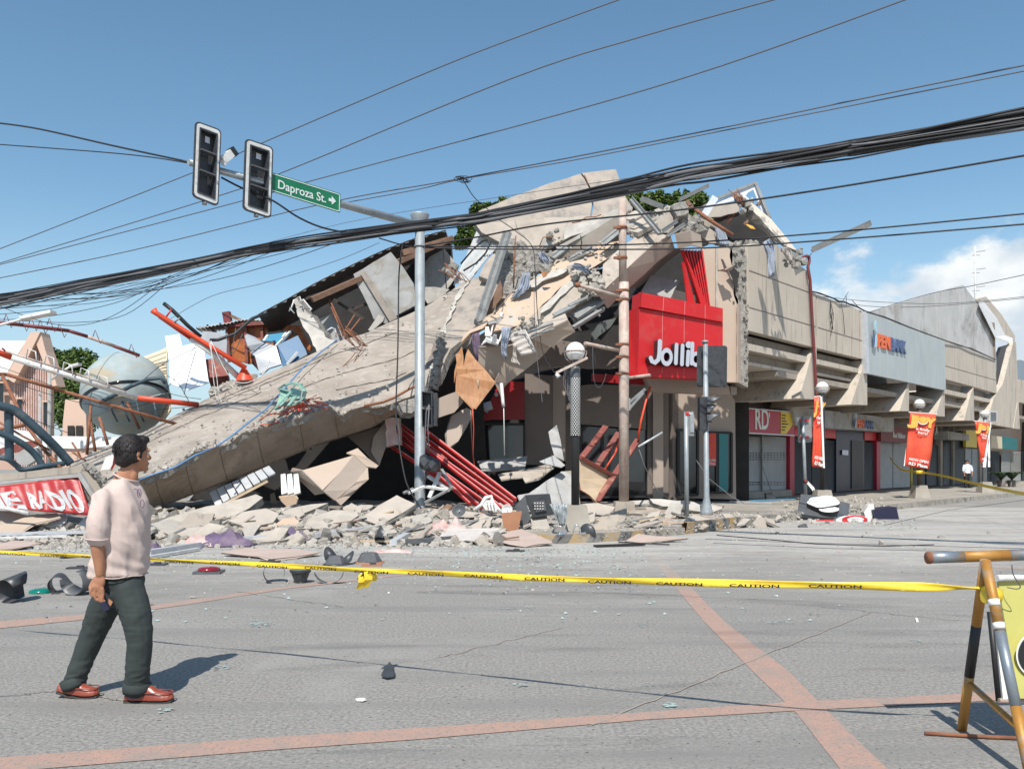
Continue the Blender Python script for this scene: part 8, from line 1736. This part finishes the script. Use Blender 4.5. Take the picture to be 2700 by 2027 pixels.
limb(b, [H(330,1315,.2), H(334,1400,.25), H(332,1450,.24), H(326,1500,.22)],(.055,.045,.04,.028))
# right hand, holding a folding case: palm and five fingers
b.add(*ell(H(263,1532,-.195),(.036,.020,.045))); b.add(*ell(H(258,1545,-.195),(.038,.020,.030)))
for q, r in ((((246,1545),(240,1556),(240,1568),(250,1572)),.0095),(((254,1552),(250,1566),(254,1580),(266,1582)),.010),(((262,1554),(262,1570),(266,1584),(276,1584)),.0102),(((270,1552),(272,1568),(270,1580),(266,1588)),.0102)): limb(b, [H(x, y, -.2 + .004*i) for i, (x, y) in enumerate(q)],(r * 1.15, r, r * .95, r * .8),10)
limb(b, [H(252,1524,-.18), H(242,1538,-.175), H(238,1552,-.18), H(246,1562,-.19)],(.014,.012,.011,.009),10)
b.add(*ell(H(324,1520,.22),(.03,.018,.04)))
for k in range(4): limb(b, [H(316+k * 5,1532,.22), H(315+k * 5,1548,.21), H(317+k * 5,1562,.2)],(.0095,.009,.0075),8)
limb(b, [H(334,1515,.21), H(339,1530,.2), H(339,1542,.2)],(.011,.01,.008),8)
# legs inside the trousers, ankles and feet
KR = (H(300,1530,.06), H(262,1620,.08), H(232,1692,.09), H(206,1760,.08), H(188,1806,.07)); KL = (H(330,1556,-.05), H(360,1620,-.08), H(370,1690,-.09), H(364,1765,-.07), H(360,1812,-.05))
limb(b, KR, (.06,.055,.045,.04,.034)); limb(b, KL, (.055,.055,.045,.04,.034))
limb(b, (H(186,1800,.07), H(180,1826,.07), H(186,1832,.07), H(215,1833,.065), H(240,1834,.06)),(.036,.032,.028,.026,.018)); limb(b, (H(360,1806,-.05), H(350,1834,-.05), H(365,1836,-.05), H(400,1838,-.05), H(432,1840,-.05)),(.036,.032,.028,.026,.018))
body = fuse(b, 'body', M['skin'], man, .0055,4)
for s_ in (1,-1): MB().sphere(hp(.083, s_ * .031,.008),.0085,12,8).build('eye', M['promowhite'], man); MB().sphere(hp(.0885, s_ * .032,.008),.0045,8,6).build('iris', M['black'], man)
# --- hair: cap and locks
hb_ = MB()
for c, r in (((-.022,0,.045),(.108,.088,.098)),((-.065,0,.0),(.062,.082,.092)),((-.03,.055,.0),(.062,.034,.062)),((-.03,-.055,.0),(.062,.034,.062)),((.045,0,.10),(.06,.066,.034)),((-.09,0,-.045),(.034,.06,.034))): hb_.add(*ell(hp(*c),[q * .94 for q in r], hax))
hair = fuse(hb_, 'hair', M['hairm'], man, .007,3, lambda p: .002*noise.noise(p * 40) + .004*noise.noise(V((p.x * 150, p.y * 150, p.z * 14))))
lk = MB()
for k in range(1500):
 a, e = random.uniform(0,6.28), random.uniform(-.35,1.5); f, r, u = math.cos(e)*math.cos(a), math.cos(e)*math.sin(a), math.sin(e)
 if f > .45 and u < .62: continue
 if u < -.05 and f > -.1 and abs(r) > .5 and random.random() < .7: continue
 p = hp(-.026+f * .112, r * .09,.038+u * .102); dn = (V((0,0,-1))+hf * (.5 if u > .6 else .05)+V((random.uniform(-.15,.15), random.uniform(-.15,.15),0))).normalized(); nn = (p - hp(-.02,0,.03)).normalized(); dn = (dn - nn * dn.dot(nn) * .85).normalized(); L_ = random.uniform(.014,.032); w_ = nn.cross(dn).normalized() * .0032
 q = p + dn * L_ * .5+nn * .002; t_ = p + dn * L_ + nn * random.uniform(-.004,.003); lk.add([p - w_, p + w_, q + w_, q - w_, t_],[(0,1,2,3),(3,2,4)])
lk.build('hair_locks', M['hairm'], man)
# --- T-shirt
def ring_(c, rx, ry, rot=0, n=26): return [V(c)+V((rx * math.cos(a)*math.cos(rot) - ry * math.sin(a)*math.sin(rot), rx * math.cos(a)*math.sin(rot)+ry * math.sin(a)*math.cos(rot),0)) for a in [2*math.pi * k / n for k in range(n)]]
def loft(mb, rings):
 n = len(rings[0]); vs = [p for r in rings for p in r]; fs = [(i * n + k, i * n + (k + 1) % n, (i + 1)*n + (k + 1) % n, (i + 1)*n + k) for i in range(len(rings) - 1) for k in range(n)]
 mb.add(vs, fs + [tuple(reversed(range(n))), tuple((len(rings) - 1)*n + k for k in range(n))])
s = MB(); loft(s, [ring_(H(cx_, y, .0), rx, ry, -.15) for cx_, y, rx, ry in ((313,1514,.168,.19),(314,1500,.170,.192),(318,1460,.166,.192),(322,1420,.160,.192),(324,1380,.153,.19),(324,1345,.147,.19),(322,1320,.140,.185),(320,1300,.128,.17),(322,1286,.112,.145),(326,1274,.088,.108),(330,1264,.074,.086))])
s.add(*ell(H(276,1318,-.13),(.072,.085,.07))); s.add(*ell(H(336,1316,.16),(.075,.08,.07))); s.add(*ell(H(360,1400,.0),(.07,.14,.16)))
SL = [H(275,1316,-.14), H(264,1350,-.19), H(258,1390,-.21), H(256,1419,-.215)]; limb(s, SL, (.074,.070,.070,.064)); limb(s, [H(332,1315,.17), H(336,1360,.22), H(338,1410,.235)],(.08,.076,.07))
def fold(p):
 q = p - V(foot); w = .0; z = q.z
 w += .009*(1 - 2.6*abs(noise.noise(V((p.x * 8+p.z * 5, p.y * 9, p.z * 2.6 - p.x * 4))))) - .004
 w += .0075*noise.noise(V((p.x * 11, p.y * 11, p.z * 4.5))) + .0045*noise.noise(V((p.x * 26+p.z * 18, p.y * 20, p.z * 12)))
 if z < 1.1: w += .006*math.sin(p.z * 62+p.x * 30+3*noise.noise(p * 6))*max(0, min(1,(1.12 - z) / .25)) * .6
 if z > 1.1: w += .006*math.sin((p.x * 1.2+p.z * .5)*58+2*noise.noise(p * 7))*max(0, min(1,(z - 1.05) / .2)) * .55
 return w
sh_ = fuse(s, 'shirt', M['shirt'], man, .009,3, fold)
# cut the sleeve and hem ends square is left to small turned hems
MB().tube([H(256,1421,-.215)+V((.067*math.cos(a),.067*math.sin(a),.004*math.sin(a * 2))) for a in [k * math.pi / 12 for k in range(24)]],.0045,6, closed=True).build('sleeve_hem', M['shirt'], man)
MB().tube([p + V((0,0,.004*math.sin(i * .9))) for i, p in enumerate(ring_(H(313,1514,.0),.168,.190,-.15,40))],.004,6, closed=True).build('shirt_hem', M['shirt'], man)
MB().tube([p + V((0,0,-.028*math.cos(k * math.pi / 12) + .012)) for k, p in enumerate(ring_(H(333,1262,.005),.072,.080,-.1,24))],.006,6, closed=True).build('collar', M['shirt'], man)
# --- trousers
t = MB(); t.add(*ell(H(320,1530,.0),(.142,.160,.10))); t.add(*ell(H(318,1560,.0),(.132,.15,.10)))
limb(t, (H(300,1550,.05), H(268,1615,.08), H(240,1685,.09), H(212,1755,.08), H(197,1797,.07)),(.105,.095,.076,.068,.062)); limb(t, (H(336,1552,-.05), H(358,1620,-.08), H(368,1690,-.085), H(363,1765,-.07), H(361,1812,-.05)),(.105,.094,.077,.074,.072))
def tf(p):
 w = .006*noise.noise(V((p.x * 9, p.y * 9, p.z * 7))) + .004*noise.noise(V((p.x * 24, p.y * 24, p.z * 20))); lo_ = max(0, min(1,(.32 - p.z) / .2)); kn_ = math.exp(-((p.z - .52) / .09) ** 2)
 rdg = 1 - abs(noise.noise(V((p.x * 9+3, p.y * 9, p.z * 26))))*3
 return w * .8+(.007*lo_ + .004*kn_ + .001)*max(-.6, rdg) * .7
fuse(t, 'trousers', M['trousers'], man, .009,3, tf)
for c, r, tl in ((H(193,1800,.07),.066,-.35),(H(361,1812,-.05),.074,.08)):
 ax = (Z + V((tl, 0,0))).normalized(); mb = MB(); mb.lathe(c, [(r * .9,-.03),(r * 1.1,-.034),(r * 1.16,-.01),(r * 1.15,.03),(r * 1.02,.036)],26, axis=ax); mb.build('cuff', M['trousers'], man)
 for v in mb.v: pass
# --- leather mules
def shoe(hx, tx, yb, dy, lift=0.0):
 hl_, tt = H(hx, yb, dy), H(tx, yb, dy); hl_.z = .0; tt.z = .0; L_ = (tt - hl_).length; e = (tt - hl_)/L_; sd_ = V((-e.y, e.x, 0)); n = 18
 def sect(st, z0): return [[hl_ + e * (L_ * tq)+sd_ * (w_ * math.cos(a))+Z * (z0+zl + max(0, h_ * math.sin(a))) for a in [math.pi * 2*k / n for k in range(n)]] for tq, w_, h_, zl in st]
 sh = thing_part = MB(); up = sect(((.0,.018,.030, lift * 1.0 + .0),(.03,.030,.040, lift),(.15,.036,.040, lift * .7),(.32,.036,.042, lift * .4),(.40,.040,.070, lift * .3),(.46,.044,.098, lift * .25),(.56,.047,.088, lift * .15),(.68,.050,.066,.0),(.82,.049,.054,.0),(.93,.038,.044,.003),(.99,.02,.03,.006),(1.0,.006,.016,.008)),.016)
 MBx = MB(); loft(MBx, up); so = fuse(MBx, 'shoe', M['shoe'], man, .005,2)
 m2 = MB(); loft(m2,[[p + Z * 0 for p in r] for r in sect(((.0,.024,.018, lift),(.04,.036,.018, lift),(.3,.036,.016, lift * .4),(.6,.048,.016,.0),(.85,.048,.016,.0),(.97,.03,.016,.006),(1.0,.01,.014,.01)),.0)]); m2.build('sole', M['sole'], so)
 seam = MB(); q = [(.47,.046,.05),(.6,.050,.052),(.75,.0505,.05),(.88,.043,.05),(.96,.022,.048),(.975,0,.05)]; L1 = [hl_ + e * (L_ * a) - sd_ * w_ + Z * (z_ + .016) for a, w_, z_ in q]; L2 = [hl_ + e * (L_ * a)+sd_ * w_ + Z * (z_ + .016) for a, w_, z_ in q]; seam.tube(cat_rom(L1+list(reversed(L2)),3),.004,5); seam.build('stitched_seam', M['shoe'], so)
 MB().add([hl_ + e * (L_ * a)+sd_ * w_ + Z * z_ for a, w_, z_ in ((.01,-.014,.052+lift),(.2,-.03,.058+lift * .6),(.4,-.034,.062+lift * .3),(.4,.034,.062+lift * .3),(.2,.03,.058+lift * .6),(.01,.014,.052+lift))],[(0,1,2,3,4,5)]).build('insole', M['insole'], so)
shoe(152,262,1838,.06,.03); shoe(329,458,1848,-.05)
# things he carries
cs_ = thing('phone_case', H(270,1600,-.2), 'dark folding phone case with brown edges in the walking man\'s hand', 'phone case')
for q, m_ in ((((264,1578),(276,1586),(288,1604),(276,1610),(262,1594)), 'suitcase'),(((276,1562),(296,1580),(294,1602),(284,1590)), 'black')): MB().prism([H(x, y, -.205 if m_ == 'black' else -.195) for x, y in q], V((.004,.008,0))).build('cover', M[m_], cs_)
MB().prism([H(x, y, -.212) for x, y in ((286,1578),(297,1586),(291,1598),(286,1590))], V((0,.004,0))).build('brown_corner', M['cardbrown'], cs_)
gl = thing('eyeglasses', H(372,1320,-.13), 'dark violet framed eyeglasses hooked on the collar of the walking man', 'glasses')
MB().tube(cat_rom([H(*p) for p in ((354,1288,-.115),(362,1292,-.13),(368,1306,-.15),(366,1296,-.14))],4),.003,5).build('temple', M['clothpurple'], gl)
for cx_, cy_ in ((367,1300),(375,1328)): MB().tube([H(cx_ + 5*math.cos(a)+(cy_ - 1314)*0, cy_ + 11*math.sin(a),-.165) for a in [k * math.pi / 7 for k in range(14)]],.0028,5, closed=True).build('rim', M['clothpurple'], gl)
# --- the distant guard
gb = G(2551,1286,.15); gd = thing('person', gb, 'distant man in a white shirt and black trousers standing by the half open shutter', 'person')
def gq(x, y, z): return gb + V((x, y, z))
b = MB(); b.add(*ell(gq(-.02,0,1.5),(.085,.085,.115))); limb(b, [gq(0,0,1.3), gq(-.01,0,1.42)],(.06,.055)); b.add(*ell(gq(.0,0,1.1),(.15,.12,.22)))
for s_ in (-1,1): limb(b, [gq(s_ * .2,0,1.28), gq(s_ * .26,-.02,1.02), gq(s_ * .22,-.08,.82)],(.05,.042,.03)); limb(b, [gq(s_ * .09,0,.85), gq(s_ * .1,0,.45), gq(s_ * .12,0,.06)],(.08,.06,.04)); b.add(*ell(gq(s_ * .22,-.09,.76),(.03,.03,.055)))
for s_ in (-1,1):
 for k in range(4): limb(b, [gq(s_ * .22+(k - 1.5) * .016,-.1,.74), gq(s_ * .22+(k - 1.5) * .017,-.11,.67)],(.009,.008),6)
 limb(b, [gq(s_ * .2,-.11,.78), gq(s_ * .185,-.13,.72)],(.01,.008),6)
b.add(*ell(gq(-.03,-.085,1.49),(.015,.02,.02))); fuse(b, 'body', M['skin'], gd, .012,3)
b = MB(); b.add(*ell(gq(-.02,.012,1.545),(.095,.095,.085))); fuse(b, 'hair', M['hairm'], gd, .015,2)
b = MB(); loft(b, [ring_(gq(0,0, z), rx, ry) for z, rx, ry in ((.84,.18,.13),(1.0,.17,.125),(1.2,.2,.13),(1.33,.17,.11),(1.39,.08,.08))])
for s_ in (-1,1): limb(b, [gq(s_ * .2,0,1.29), gq(s_ * .25,-.01,1.1), gq(s_ * .255,-.02,1.0)],(.07,.065,.06))
fuse(b, 'shirt', M['paper'], gd, .015,3); b = MB(); b.add(*ell(gq(0,0,.86),(.17,.13,.12)))
for s_ in (-1,1): limb(b, [gq(s_ * .09,0,.84), gq(s_ * .1,0,.45), gq(s_ * .12,0,.08)],(.105,.085,.075))
fuse(b, 'trousers', M['black'], gd, .015,3)
for s_ in (-1,1): MB().box(gq(s_ * .12,-.05,.04),(.1,.28,.08)).build('shoe', M['black'], gd)
